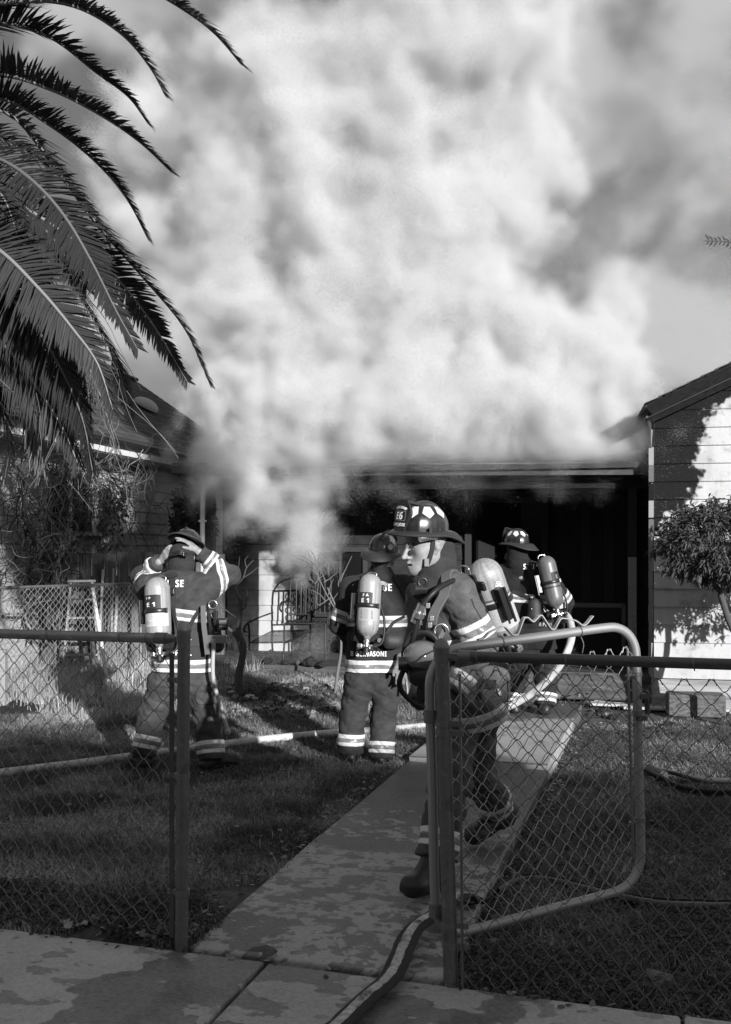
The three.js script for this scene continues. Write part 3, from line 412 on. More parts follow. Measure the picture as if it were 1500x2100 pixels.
// ---------------------------------------------------------------- grass and ground cover
const inView = (x, z, m = 0.06) => { const D = -z; return D > 2.6 && Math.abs(x / D) < 750 / F + m; };
{
  seed(404);
  const clump = (n, h, w, spread) => {
    const pos = [], nor = [];
    for (let i = 0; i < n; i++) {
      const a = rr(0, 6.283), r = Math.sqrt(rnd()) * spread, x = Math.cos(a) * r, z = Math.sin(a) * r, b = rr(0, 6.283), H = h * rr(0.45, 1.15), lean = rr(0.2, 1.1) * H, dx = Math.cos(b), dz = Math.sin(b), sx = -dz * w * rr(0.7, 1.3), sz = dx * w;
      const P = [[x - sx, 0, z - sz], [x + sx, 0, z + sz], [x + dx * lean * 0.35 - sx * 0.75, H * 0.6, z + dz * lean * 0.35 - sz * 0.75], [x + dx * lean * 0.35 + sx * 0.75, H * 0.6, z + dz * lean * 0.35 + sz * 0.75], [x + dx * lean, H * 0.92, z + dz * lean]];
      for (const t of [[0, 1, 2], [1, 3, 2], [2, 3, 4]]) for (const k of t) { pos.push(...P[k]); nor.push(-dx * 0.5, 0.8, -dz * 0.5); }
    }
    const g = new THREE.BufferGeometry(); g.setAttribute('position', new THREE.BufferAttribute(new Float32Array(pos), 3)); g.computeVertexNormals(); return g;
  };
  const leafy = (n, s, spread) => {
    const pos = [];
    for (let i = 0; i < n; i++) {
      const a = rr(0, 6.283), r = Math.sqrt(rnd()) * spread, c = V(Math.cos(a) * r, rr(0.015, 0.045), Math.sin(a) * r), nrm = V(rr(-0.5, 0.5), 1, rr(-0.5, 0.5)).normalize(), u = V(rr(-1, 1), 0, rr(-1, 1)).cross(nrm).normalize(), w = V().crossVectors(nrm, u), S = s * rr(0.6, 1.2), k = 6, rim = [];
      for (let j = 0; j < k; j++) { const t = j / k * 6.283, R = S * (0.8 + 0.2 * Math.cos(t * 3)); rim.push(c.clone().addScaledVector(u, Math.cos(t) * R).addScaledVector(w, Math.sin(t) * R).addScaledVector(nrm, 0.25 * S)); }
      for (let j = 0; j < k; j++) { const B = rim[j], C = rim[(j + 1) % k]; pos.push(c.x, c.y, c.z, C.x, C.y, C.z, B.x, B.y, B.z); }
    }
    const g = new THREE.BufferGeometry(); g.setAttribute('position', new THREE.BufferAttribute(new Float32Array(pos), 3)); g.computeVertexNormals(); return g;
  };
  const mat = new THREE.MeshPhysicalMaterial({ color: 0xffffff, roughness: 0.85, transmission: 0.25, thickness: 0, specularIntensity: 0.3, side: THREE.DoubleSide });
  const q = new THREE.Quaternion(), m4 = new THREE.Matrix4(), e = new THREE.Euler(), col = new THREE.Color();
  const kinds = [['lawn_grass', clump(14, 0.036, 0.0024, 0.055), 0], ['lawn_grass', clump(12, 0.048, 0.0024, 0.06), 1], ['ground_cover', leafy(22, 0.0062, 0.075), 2], ['ground_cover', leafy(12, 0.012, 0.085), 3], ['dry_weeds', clump(12, 0.24, 0.0028, 0.1), 4]];
  const lists = kinds.map(() => []);
  const bare = (x, z) => { const [u, v] = toLot(x, z); return Math.exp(-((u - 0.0) ** 2 / 0.09 + (v - 0.62) ** 2 / 0.05)); };
  for (let n = 0; n < 125000; n++) {
    const z = -lerp(3.2, 12.6, Math.pow(rnd(), 1.25)), x = rr(-1, 1) * (-z) * 0.42; 
    const [u, v] = toLot(x, z);
    if (v < 0.03 || (u > -0.01 && u < 1.07 && v < 6.6)) continue;
    const h = toHouse(x, z); if (h[1] > -0.05 && h[0] > -5.4) continue; if (h[0] > -0.1 && h[1] > -0.7) continue;
    const y = terrain(x, z), right = u > 0.5, patch = fbm(x * 1.3, 2, z * 1.3, 4, 0.55), fine = noise3(x * 6, 5, z * 6);
    if (bare(x, z) > 0.45 + 0.3 * fine) continue;
    if (fbm(x * 2.1 + 40, 3, z * 2.1, 4, 0.6) > 0.3 + 0.25 * rnd()) continue;
    let k;
    const burnt = sstep(v, 5.6, 6.4) * sstep(u, -2.2, -0.6);
    if (rnd() < burnt * 0.93) continue;
    if (right) { k = rnd() < 0.32 ? 2 : rnd() < 0.65 ? 0 : 1; if (v < 0.5 && rnd() < 0.22) k = 3; if (rnd() < 0.25 * sstep(v, 4.6, 6)) continue; } else { k = rnd() < 0.72 ? 0 : 1; if (v < 0.42 + 0.2 * fine && u < -0.12) { const t = rnd(); if (t < 0.35) k = 3; else if (t < 0.5) k = 1; } if (rnd() < 0.06) k = 2; }
    if (!right && v > 4.6 && u < -2.5 && rnd() < 0.16 * sstep(-u, 2.5, 3.0)) k = 4;
    const dry = clamp(0.3 + 1.7 * patch + 0.3 * fine, 0, 1), near = Math.exp(-((v - 0.8 - 0.25 * u) ** 2) / 0.1) * sstep(-u, 0.35, 0.9);
    let c = k === 3 ? 0.09 : k === 2 ? 0.11 : lerp(0.12, 0.5, Math.max(dry * 0.8, near * 0.9)); if (right) c *= 1.0; if (k === 4) c = 0.4; if (!right && v > 4.4 && u < -0.4) c *= 1.35; c *= rr(0.65, 1.35);
    if (rnd() < 0.05 && k < 2) c = 0.45;
    lists[k].push([x, y - 0.004, z, rr(0.7, 1.3) * (k === 4 ? rr(0.3, 0.95) : 1), c]);
  }
  for (const [name, ks] of [['lawn_grass', [0, 1]], ['ground_cover', [2, 3]], ['dry_weeds', [4]]]) {
    const root = new THREE.Group(); root.name = name; scene.add(root); tag(root, { lawn_grass: 'patchy short lawn grass on both sides of the garden path', ground_cover: 'low broad leaved weeds creeping over the lawn edges', dry_weeds: 'tall pale dry weeds along the side fence' }[name], null, null, 'stuff');
    for (const k of ks) {
      const im = new THREE.InstancedMesh(kinds[k][1], mat, lists[k].length); im.name = k === 3 || k === 2 ? 'leaves' : 'blades'; tag(im, null, null, null, 'stuff');
      lists[k].forEach(([x, y, z, s, c], i) => { im.setMatrixAt(i, m4.compose(V(x, y, z), q.setFromEuler(e.set(rr(-0.12, 0.12), rr(0, 6.28), rr(-0.12, 0.12))), V(s, s, s))); im.setColorAt(i, col.setRGB(c, c, c)); });
      root.add(im);
    }
  }
  // leaf litter along the fence line, the path edges and the pavement's back edge
  {
    const g = new THREE.CircleGeometry(0.016, 6), a = g.attributes.position; for (let i = 0; i < a.count; i++) { a.setX(i, a.getX(i) * 0.6); a.setZ(i, 0.35 * a.getY(i) * a.getY(i) * 40 * 0.02); } g.rotateX(-Math.PI / 2); g.computeVertexNormals();
    const pts = []; for (let n = 0; n < 2600; n++) { const t = rnd(); let u, v; if (t < 0.4) { u = rr(-2, 2.6); v = rr(-0.1, 0.35) * rnd(); } else if (t < 0.7) { u = (rnd() < 0.5 ? -1 : 1) * rr(0, 0.12); u = u < 0 ? u : 1.05 + u; v = rr(0, 6); } else { u = rr(-2.4, 3); v = rr(0, 7); } const p = L(u, v), on = v < 0 ? 0.002 : u > 0 && u < 1.06 ? 0.075 : terrain(p.x, p.z) + 0.03; if (v < 0 && rnd() < 0.6) continue; if (u > 0 && u < 1.06 && v > 0) continue; p.y = on + 0.004; pts.push(p); }
    const im = new THREE.InstancedMesh(g, mat, pts.length); im.name = 'leaf_litter'; tag(im, 'small dry fallen leaves scattered along the fence line and path edges', null, null, 'stuff');
    pts.forEach((p, i) => { const s = rr(0.5, 1.3), c = rr(0.08, 0.5) * rnd() + 0.06; im.setMatrixAt(i, m4.compose(p, q.setFromEuler(e.set(rr(-0.5, 0.5), rr(0, 6.28), rr(-0.5, 0.5))), V(s, s, s))); im.setColorAt(i, col.setRGB(c, c, c)); }); scene.add(im);
  }
  // fallen leaves: a dry one near the corner, scraps along the edge
  const leaf = (px, py, s, v, label) => { const p = onGround(px, py), g = new THREE.CircleGeometry(s, 11); const a = g.attributes.position; for (let i = 1; i < a.count; i++) { const t = (i - 1) / 11 * 6.283, k = 0.65 + 0.35 * Math.abs(Math.cos(t * 2.5)); a.setXY(i, a.getX(i) * k, a.getY(i) * k); } for (let i = 0; i < a.count; i++) a.setZ(i, 0.012 * Math.sin(a.getX(i) * 70) + 0.25 * s * noise3(a.getX(i) * 20, a.getY(i) * 20, px)); g.rotateX(-Math.PI / 2).rotateZ(0.25); g.computeVertexNormals(); const o = mesh('dry_leaf', g, new THREE.MeshPhysicalMaterial({ color: new THREE.Color().setRGB(v, v, v), roughness: 0.8, transmission: 0.3, thickness: 0, side: THREE.DoubleSide }), null); o.position.set(p.x, p.y + 0.045, p.z); o.rotation.y = px; tag(o, label, 'leaf'); };
  leaf(1352, 2032, 0.055, 0.22, 'large curled dry leaf lying in the weeds at the lower right corner');
  leaf(1275, 2006, 0.03, 0.25, 'small dry leaf left of the large curled leaf');
  leaf(140, 1918, 0.022, 0.5, 'pale crumpled scrap at the lawn edge near the left corner');
  leaf(905, 1655 + 60, 0.02, 0.3, 'small leaf on the path beside the gate post');
}
// ---------------------------------------------------------------- the date palm on the left, its fronds hanging into the frame
function leafletsGeo(curve, n, len, opt) {
  const pos = [], up0 = opt.up ?? V(0, 1, 0), t = V(), s = V(), u = V(), d = V(), w = V();
  const tri = (...P) => { for (const p of P) pos.push(p.x, p.y, p.z); };
  for (let i = 0; i < n; i++) for (const side of [-1, 1]) {
    if (rnd() < (opt.gap ?? 0.04)) continue;
    const f = clamp((i + rr(-0.4, 0.4)) / n, 0, 1), p = curve.getPointAt(0.06 + 0.94 * f); curve.getTangentAt(0.06 + 0.94 * f, t);
    s.crossVectors(t, up0).normalize(); u.crossVectors(s, t).normalize(); const roll = opt.roll ?? 0; const cr = Math.cos(roll), sr = Math.sin(roll); const s2 = s.clone().multiplyScalar(cr).addScaledVector(u, sr), u2 = u.clone().multiplyScalar(cr).addScaledVector(s, -sr);
    const L = len * (0.35 + 0.65 * Math.sin(Math.PI * Math.min(1, 0.12 + f * 0.95)) ** 0.7) * (1 - 0.42 * f) * rr(0.82, 1.12), fw = lerp(0.4, 0.98, f * f * 0.6 + f * 0.4) + rr(-0.12, 0.12), vee = (opt.vee ?? 0.55) * 0.8 + rr(-0.22, 0.22);
    d.copy(t).multiplyScalar(Math.sin(fw)).addScaledVector(s2, side * Math.cos(fw) * Math.cos(vee)).addScaledVector(u2, Math.cos(fw) * Math.sin(vee)).normalize();
    const droop = opt.droop ?? 0.12, W = (opt.width ?? 0.0078) * rr(0.8, 1.15);
    w.crossVectors(d, u2).normalize();
    const nrm = V().crossVectors(w, d), pts = [0, 0.3, 0.7, 1].map((k) => p.clone().addScaledVector(d, L * k).add(V(0, -droop * L * k * k, 0)));
    const wd = [0.55, 1, 0.75, 0];
    for (let k = 0; k < 3; k++) {
      const A = pts[k].clone().addScaledVector(nrm, -W * 0.35 * wd[k]), B = pts[k + 1].clone().addScaledVector(nrm, -W * 0.35 * wd[k + 1]);
      for (const e of [-1, 1]) { const a = pts[k].clone().addScaledVector(w, e * W * wd[k]), b = pts[k + 1].clone().addScaledVector(w, e * W * wd[k + 1]); tri(A, a, b); if (k < 2) tri(A, b, B); }
    }
  }
  const g = new THREE.BufferGeometry(); g.setAttribute('position', new THREE.BufferAttribute(new Float32Array(pos), 3)); g.computeVertexNormals(); return g;
}
{
  seed(7171);
  const C = at(-290, 330, 6.3), palm = thing('palm_tree', 'tall date palm with long arching feather fronds at the left edge', 'tree', [C.x, 0, C.z]);
  const local = (p) => V(p.x - C.x, p.y, p.z - C.z);
  const trunkPts = []; for (let k = 0; k <= 26; k++) { const y = -0.15 + k / 26 * (C.y + 0.1); trunkPts.push(new THREE.Vector2(0.24 + 0.025 * (k % 2) + 0.05 * sstep(y, C.y - 1, C.y - 0.3), y)); }
  mesh('trunk', new THREE.LatheGeometry(trunkPts, 18), grey(0.14, 0.95, { bumpMap: woodBump, bumpScale: 0.03 }), palm);
  for (let k = 0; k < 40; k++) { const a = k * 2.4, y = C.y - 0.15 - 0.03 * k, r = 0.24 + 0.03; mesh('frond_stub', bar(V(Math.cos(a) * r, y, Math.sin(a) * r), V(Math.cos(a) * (r + 0.1), y + 0.16, Math.sin(a) * (r + 0.1)), 0.07, 0.025), grey(0.12, 0.95), palm); }
  const leafMat = (v) => new THREE.MeshPhysicalMaterial({ color: new THREE.Color().setRGB(v, v, v), roughness: 0.5, specularIntensity: 0.45, transmission: 0.2, thickness: 0, side: THREE.DoubleSide }), mats = [leafMat(0.035), leafMat(0.042), leafMat(0.06), leafMat(0.13)], stem = [grey(0.13, 0.6), grey(0.24, 0.6)];
  // [control points px, py, distance]..., leaflet length, material, options
  const fronds = [
    [[[-100, -160, 6.1], [120, -95, 5.9], [270, -40, 5.8], [370, 15, 5.7], [440, 68, 5.6], [495, 132, 5.55]], 0.4, 0, { vee: 0.5, up: V(0.4, 1, 0.2) }],
    [[[-200, 60, 6.1], [20, 5, 5.8], [150, 12, 5.6], [250, 70, 5.5], [308, 138, 5.45], [341, 198, 5.4]], 0.3, 1, { vee: 0.7 }],
    [[[-200, 120, 6.1], [0, 48, 6.0], [100, 75, 6.0], [200, 150, 6.0], [265, 200, 6.0], [305, 255, 6.0]], 0.32, 0, { vee: 0.6 }],
    [[[-200, 190, 6.1], [0, 154, 5.7], [100, 182, 5.55], [200, 232, 5.4], [285, 290, 5.35], [353, 354, 5.3]], 0.3, 1, { vee: 0.75 }],
    [[[-200, 240, 6.1], [0, 202, 5.8], [100, 255, 5.75], [200, 335, 5.7], [262, 410, 5.7], [306, 494, 5.7]], 0.27, 0, { vee: 0.8 }],
    [[[-200, 290, 6.1], [0, 225, 6.3], [110, 340, 6.3], [190, 450, 6.3], [290, 565, 6.2], [380, 675, 6.15], [432, 790, 6.1]], 0.24, 1, { vee: 0.5 }],
    [[[-200, 300, 6.1], [-20, 320, 5.5], [60, 365, 5.3], [130, 440, 5.2], [190, 540, 5.15], [240, 640, 5.1], [282, 715, 5.1]], 0.3, 0, { vee: 0.35, up: V(-0.3, 1, 0.5) }],
    [[[-200, 330, 6.2], [0, 400, 6.3], [120, 470, 6.3], [230, 560, 6.2], [310, 660, 6.15], [384, 782, 6.1]], 0.27, 1, { vee: 0.15, up: V(-0.5, 0.7, 0.6) }],
    [[[-250, 420, 6.0], [-20, 500, 5.3], [80, 592, 5.1], [150, 675, 5.0], [200, 745, 4.95], [232, 840, 4.95]], 0.36, 2, { vee: 0.2, up: V(-0.5, 0.8, 0.6), width: 0.0085 }],
    [[[-250, 470, 6.1], [-30, 570, 5.5], [50, 640, 5.4], [120, 745, 5.3], [170, 860, 5.25], [190, 965, 5.25]], 0.34, 0, { vee: 0.1, up: V(-0.6, 0.6, 0.6), droop: 0.4 }],
    [[[-250, 480, 6.1], [-60, 640, 5.7], [20, 720, 5.6], [80, 800, 5.5], [130, 880, 5.45], [160, 950, 5.4]], 0.32, 1, { vee: 0.1, up: V(-0.4, 0.6, 0.6), droop: 0.5 }],
    [[[-250, 500, 6.2], [-80, 700, 6.1], [-10, 810, 6.0], [20, 900, 6.0], [10, 980, 6.0]], 0.32, 0, { vee: 0.1, droop: 0.5 }],
    [[[-250, 380, 6.4], [0, 360, 6.8], [90, 460, 6.8], [150, 580, 6.8], [230, 720, 6.8], [268, 850, 6.7]], 0.34, 0, { vee: 0.2, droop: 0.3 }],
    [[[-250, 360, 6.3], [-40, 270, 6.6], [60, 310, 6.7], [140, 380, 6.7], [200, 450, 6.7], [235, 530, 6.7]], 0.26, 3, { vee: 0.5, gap: 0.3, droop: 0.4 }],
    [[[-250, 430, 6.3], [-30, 480, 6.4], [60, 540, 6.4], [130, 640, 6.4], [175, 760, 6.4], [185, 870, 6.4]], 0.33, 0, { vee: 0.0, droop: 0.6 }],
    [[[-250, 450, 6.3], [-80, 560, 6.0], [0, 690, 5.9], [60, 830, 5.85], [85, 960, 5.8]], 0.3, 3, { vee: 0.1, droop: 0.9, gap: 0.15 }],
    [[[-250, 430, 6.3], [0, 500, 6.2], [110, 610, 6.1], [190, 770, 6.1], [235, 900, 6.1]], 0.26, 3, { vee: 0.0, droop: 1.0, gap: 0.2 }],
    // towards other sides of the crown
    [[[-330, 300, 6.2], [-420, 60, 6.0], [-600, 20, 5.8], [-800, 180, 5.6], [-900, 420, 5.5]], 0.32, 0, {}], [[[-330, 300, 6.2], [-500, 150, 6.5], [-700, 260, 6.8], [-850, 520, 7]], 0.32, 1, {}], [[[-300, 280, 6.3], [-260, 60, 7.2], [-180, 20, 8.2], [-120, 260, 9]], 0.32, 0, {}], [[[-300, 280, 6.3], [-380, 20, 6.6], [-420, -60, 7.6], [-460, 180, 8.6]], 0.32, 1, {}], [[[-300, 260, 6.2], [-300, -250, 5.8], [-180, -420, 5.2], [60, -380, 4.6]], 0.3, 1, {}], [[[-320, 260, 6.2], [-420, -160, 5.6], [-460, -200, 4.9], [-560, 200, 4.2]], 0.3, 0, {}], [[[-330, 380, 6.2], [-520, 450, 5.8], [-680, 650, 5.5], [-760, 900, 5.3]], 0.32, 0, { droop: 0.4 }],
  ];
  for (let k = 0; k < 11; k++) { const a = k / 11, x1 = lerp(40, 190, rnd()), y1 = lerp(520, 930, a), d = rr(5.6, 6.7); fronds.push([[[-250, 400 + 60 * a, 6.2], [-60, lerp(340, 620, a), d], [lerp(-60, x1, 0.6), lerp(lerp(340, 620, a), y1, 0.45) - 20, d], [x1, y1, d]], rr(0.3, 0.38), k % 3 ? 0 : 1, { vee: 0.15, droop: rr(0.2, 0.5), up: V(-0.4, 0.8, rr(0.1, 0.7)) }]); }
  for (const [ctrl, len, m, opt] of fronds) {
    const pts = ctrl.map((p) => local(at(...p)));
    const start = V(0, C.y - 0.1, 0).lerp(pts[0], 0.12); const curve = new THREE.CatmullRomCurve3([start, ...pts], false, 'centripetal'), L = curve.getLength();
    const fr = mesh('frond', leafletsGeo(curve, Math.round(L * 92), len * 1.15, opt), mats[m], palm);
    const W = new Wires(); W.add(curve.getPoints(40), 0.017, 6, 0.003); mesh('frond_stem', W.geo(), stem[m === 2 || m === 1 ? 1 : 0], fr);
  }
  // dead strands hanging under the crown
  const W = new Wires(); for (let k = 0; k < 70; k++) { const p = local(at(rr(-60, 240), rr(560, 860), rr(5.3, 6.6))), q = [p]; let d = V(rr(-0.05, 0.08), -rr(0.03, 0.06), rr(-0.05, 0.05)); for (let i = 0; i < 7; i++) { q.push(q[i].clone().add(d)); d.add(V(rr(-0.02, 0.02), rr(-0.02, 0.006), rr(-0.02, 0.02))); } W.add(q, 0.0022, 3); }
  mesh('dead_strands', W.geo(), grey(0.18, 0.8), palm);
}
// ---------------------------------------------------------------- shrubs, vines, small tree
const leafMatDark = (v, tr = 0.25) => new THREE.MeshPhysicalMaterial({ color: new THREE.Color().setRGB(v, v, v), roughness: 0.55, specularIntensity: 0.5, transmission: tr, thickness: 0, side: THREE.DoubleSide });
function leafAt(pos, c, dir, len, w, nrm) {
  const s = V().crossVectors(dir, nrm).normalize(), n = V().crossVectors(s, dir), P = (k, e, z) => c.clone().addScaledVector(dir, k * len).addScaledVector(s, e * w).addScaledVector(n, z * len);
  const a = P(0, 0, 0), b1 = P(0.4, 1, 0.06), b2 = P(0.4, -1, 0.06), m = P(0.45, 0, -0.02), d1 = P(0.75, 0.6, -0.02), d2 = P(0.75, -0.6, -0.02), e = P(1, 0, -0.16);
  for (const t of [[a, b1, m], [a, m, b2], [b1, d1, m], [b2, m, d2], [d1, e, m], [d2, m, e]]) for (const p of t) pos.push(p.x, p.y, p.z);
}
const leafGeo = (pos) => { const g = new THREE.BufferGeometry(); g.setAttribute('position', new THREE.BufferAttribute(new Float32Array(pos), 3)); g.computeVertexNormals(); return g; };
{
  // clipped little tree by the wing wall, at the right edge
  seed(909);
  const D = 9.2, c = at(1522, 1114, D), base = at(1545, 1400, D); base.y = terrain(base.x, base.z);
  const t = thing('small_tree', 'round crowned leafy small tree in front of the pale wing wall', 'tree', base.toArray());
  const l = (p) => p.clone().sub(base);
  const fork = l(at(1478, 1218, D)), fork2 = l(at(1560, 1215, D)), W = new Wires();
  mesh('trunk', [tube([V(0, -0.05, 0), l(at(1535, 1345, D)), l(at(1500, 1285, D)), fork], 0.03, 16, 8), tube([l(at(1540, 1352, D)), l(at(1556, 1290, D)), fork2], 0.028, 12, 8)], grey(0.09, 0.9, { bumpMap: woodBump, bumpScale: 0.006 }), t);
  const cl = l(c), pos = [];
  for (let k = 0; k < 56; k++) { const d = V(rr(-1, 1), rr(-0.35, 1), rr(-1, 1)).normalize(), e = cl.clone().add(d.clone().multiply(V(0.66, 0.36, 0.45)).multiplyScalar(rr(0.75, 1.0))), fk = e.x < cl.x - 0.1 ? fork : fork2, m = fk.clone().lerp(e, 0.5).add(V(rr(-0.06, 0.06), rr(0, 0.1), rr(-0.06, 0.06))); W.add(new THREE.CatmullRomCurve3([fk, m, e]).getPoints(8), 0.012, 5, 0.003); }
  mesh('branch', W.geo(), grey(0.08, 0.9), t);
  for (let k = 0; k < 1500; k++) {
    const lobe = k >= 1050, d = V(rr(-1, 1), rr(-0.8, 1), rr(-1, 1)).normalize(), R = 1 + 0.2 * noise3(d.x * 2.5, d.y * 2.5, d.z * 2.5 + 4), q = (lobe ? l(at(1640, 1150, D)) : cl).clone().add(d.clone().multiply(lobe ? V(0.6, 0.52, 0.5) : V(0.78, 0.43, 0.5)).multiplyScalar(R * Math.cbrt(rr(0.3, 1))));
    for (let j = 0; j < 9; j++) { const dir = d.clone().multiplyScalar(0.5).add(V(rr(-1, 1), rr(-1.1, 0.4), rr(-1, 1))).normalize(); leafAt(pos, q.clone().add(V(rr(-0.03, 0.03), rr(-0.03, 0.03), rr(-0.03, 0.03))), dir, rr(0.06, 0.1), rr(0.009, 0.014), V(rr(-0.4, 0.4), 1, rr(-0.4, 0.4))); }
  }
  const crown = mesh('crown', leafGeo(pos), leafMatDark(0.11), t); 
}
{
  // leafy twig reaching in at the right edge
  seed(55);
  const D = 5.2, a = at(1560, 520, D), b = at(1446, 494, D), o = at(1640, 560, D), g = thing('hanging_twig', 'thin leafy twig reaching in at the right edge against the smoke', 'twig', a.toArray()), l = (p) => p.clone().sub(a), pos = [];
  const cv = new THREE.CatmullRomCurve3([l(o), V(0, 0, 0), l(at(1495, 497, D)), l(b)]); mesh('stem', tube(cv.getPoints(8), 0.003, 20, 5), grey(0.07, 0.8), g);
  for (let k = 0; k < 22; k++) for (const s of [-1, 1]) { const f = 0.1 + 0.9 * k / 22, p = cv.getPointAt(f), tg = cv.getTangentAt(f); leafAt(pos, p, V(tg.x * 0.6, s * 0.8, rr(-0.4, 0.4)).normalize(), rr(0.025, 0.042), 0.006, V(0, 0.2, 1)); }
  mesh('leaves', leafGeo(pos), leafMatDark(0.08), g);
  const o2 = at(1530, 545, D); 
}
function bareBush(name, label, base, limbs, mat) {
  const g = thing(name, label, 'shrub', base.toArray());
  for (const [pts, r1, r2] of limbs) { const W = new Wires(); W.add(new THREE.CatmullRomCurve3(pts.map((p) => p.clone().sub(base))).getPoints(22), r1, 7, r2); mesh('branch', W.geo(), mat, g); }
  return g;
}
{
  seed(66);
  const D = 10.2, bark = grey(0.07, 0.9, { bumpMap: woodBump, bumpScale: 0.006 }), P = (x, y, d = D) => at(x, y, d), base = onGround(492, 1432); base.z = -D; base.x = P(492, 1430).x; base.y = terrain(base.x, base.z) - 0.02;
  const g = bareBush('rose_bush', 'gnarled bare pruned rose bush in front of the porch, right of the bent firefighter', base, [
    [[base.clone(), P(490, 1385), P(497, 1350), P(499, 1320), P(490, 1300), P(492, 1260), P(495, 1230)], 0.045, 0.022], [[P(497, 1335), P(486, 1305), P(470, 1290), P(462, 1283)], 0.03, 0.012],
    [[P(495, 1235), P(486, 1215), P(484, 1200)], 0.018, 0.01], [[P(484, 1205), P(483, 1190), P(489, 1165), P(492, 1142)], 0.009, 0.004], [[P(486, 1200), P(499, 1185), P(506, 1165), P(521, 1148)], 0.01, 0.004], [[P(499, 1185), P(515, 1175), P(533, 1160)], 0.007, 0.003], [[P(506, 1165), P(503, 1148), P(510, 1140)], 0.006, 0.003], [[P(493, 1270), P(478, 1262), P(462, 1250), P(450, 1243), P(446, 1220)], 0.01, 0.004], [[P(492, 1255), P(503, 1245), P(505, 1222)], 0.01, 0.004], [[P(503, 1240), P(508, 1225), P(507, 1210)], 0.006, 0.003],
  ], bark);
  const base2 = onGround(688, 1440); base2.z = -10.3; base2.x = P(688, 1400, 10.3).x; base2.y = terrain(base2.x, base2.z) - 0.02; const Q = (x, y) => at(x, y, 10.3);
  const limbs2 = [[[base2.clone(), Q(692, 1385), Q(700, 1330), Q(694, 1260), Q(672, 1205)], 0.02, 0.008]];
  for (let k = 0; k < 18; k++) { const s = [rr(640, 700), rr(1165, 1240)], a = rr(-2.6, -0.3); limbs2.push([[Q(...s), Q(s[0] + 18 * Math.cos(a), s[1] + 18 * Math.sin(a) + rr(-5, 5)), Q(s[0] + 42 * Math.cos(a + rr(-0.4, 0.4)), s[1] + 38 * Math.sin(a + rr(-0.4, 0.4)))], 0.006, 0.002]); }
  limbs2.push([[Q(694, 1260), Q(668, 1215), Q(640, 1160), Q(610, 1145)], 0.008, 0.003], [[Q(690, 1250), Q(700, 1190), Q(722, 1140)], 0.007, 0.003], [[Q(680, 1225), Q(652, 1240), Q(660, 1160)], 0.006, 0.002]);
  bareBush('rose_bush', 'thin leafless bush with tangled twigs left of the middle firefighter', base2, limbs2, grey(0.16, 0.9));
}
{
  // tangle of dry vines over the neighbour's wall
  seed(313);
  const o = at(120, 1200, 11.2); o.y = 0; const g = thing('dry_vine', 'tangled pale leafless vine sprawling over the neighbour wall under the palm', 'vine', o.toArray());
  const wallPt = (px, py, off) => { const x0 = (px - CX) / F, A = V(-4.19, 0, -11.4), d = V(0.2395, 0, -0.971), s = (x0 * -A.z - A.x) / (d.x + x0 * d.z), D = -(A.z + d.z * s); const p = at(px, py, D); p.x += off * 0.97; p.z += off * 0.24; return p; };
  for (const [n, v, r] of [[80, 0.26, 0.005], [120, 0.15, 0.004], [90, 0.06, 0.006]]) {
    const W = new Wires();
    for (let k = 0; k < n; k++) {
      const hang = rnd() < 0.45; let px = rr(-60, 250) * 1, py = hang ? rr(890, 980) : rr(960, 1240), q = [], a = hang ? rr(0.4, 2.6) : rr(0, 6.28), off = rr(0.1, 0.7), st = rr(14, 26); if (px > 150 && py > 1060) continue;
      for (let i = 0; i < 12; i++) { q.push(wallPt(px, py, off).sub(o)); px += Math.cos(a) * st * 0.8; py += Math.sin(a) * st + 3; a += rr(-0.75, 0.75); off = clamp(off + rr(-0.08, 0.08), 0.05, 0.9); if (py > 1290 || px > 285) break; }
      if (q.length > 4) W.add(new THREE.CatmullRomCurve3(q).getPoints(26), r * rr(0.7, 1.5), 4, r * 0.4);
    }
    for (let k = 0; k < 6; k++) { const q = []; let px = rr(10, 110), py = 1310; for (let i = 0; i < 9; i++) { q.push(wallPt(px, py, rr(0.15, 0.5)).sub(o)); px += rr(-16, 18); py -= 45; } W.add(new THREE.CatmullRomCurve3(q).getPoints(30), r * 3.2, 6, r); }
    mesh('vine_stem', W.geo(), grey(v, 0.9), g);
  }
  const leaves = []; for (let k = 0; k < 260; k++) { const f = rnd(), px = lerp(208, 200, f) + rr(-12, 14) + (rnd() < 0.3 ? 34 - 10 * f : 0), py = lerp(1000, 1135, f) + rr(-6, 6); leafAt(leaves, wallPt(px, py, rr(0.02, 0.12)).sub(o), V(rr(-1, 1), rr(-1, 0.3), rr(-1, 1)).normalize(), rr(0.05, 0.09), 0.03, V(1, 0.3, 0.4)); }
  for (let k = 0; k < 420; k++) { const px = rr(0, 110), py = rr(1050, 1300); leafAt(leaves, wallPt(px, py, rr(0.1, 0.6)).sub(o), V(rr(-1, 1), rr(-1, 0.3), rr(-1, 1)).normalize(), rr(0.03, 0.07), 0.02, V(1, 0.3, 0.4)); }
  mesh('leaves', leafGeo(leaves), leafMatDark(0.07), g);
}
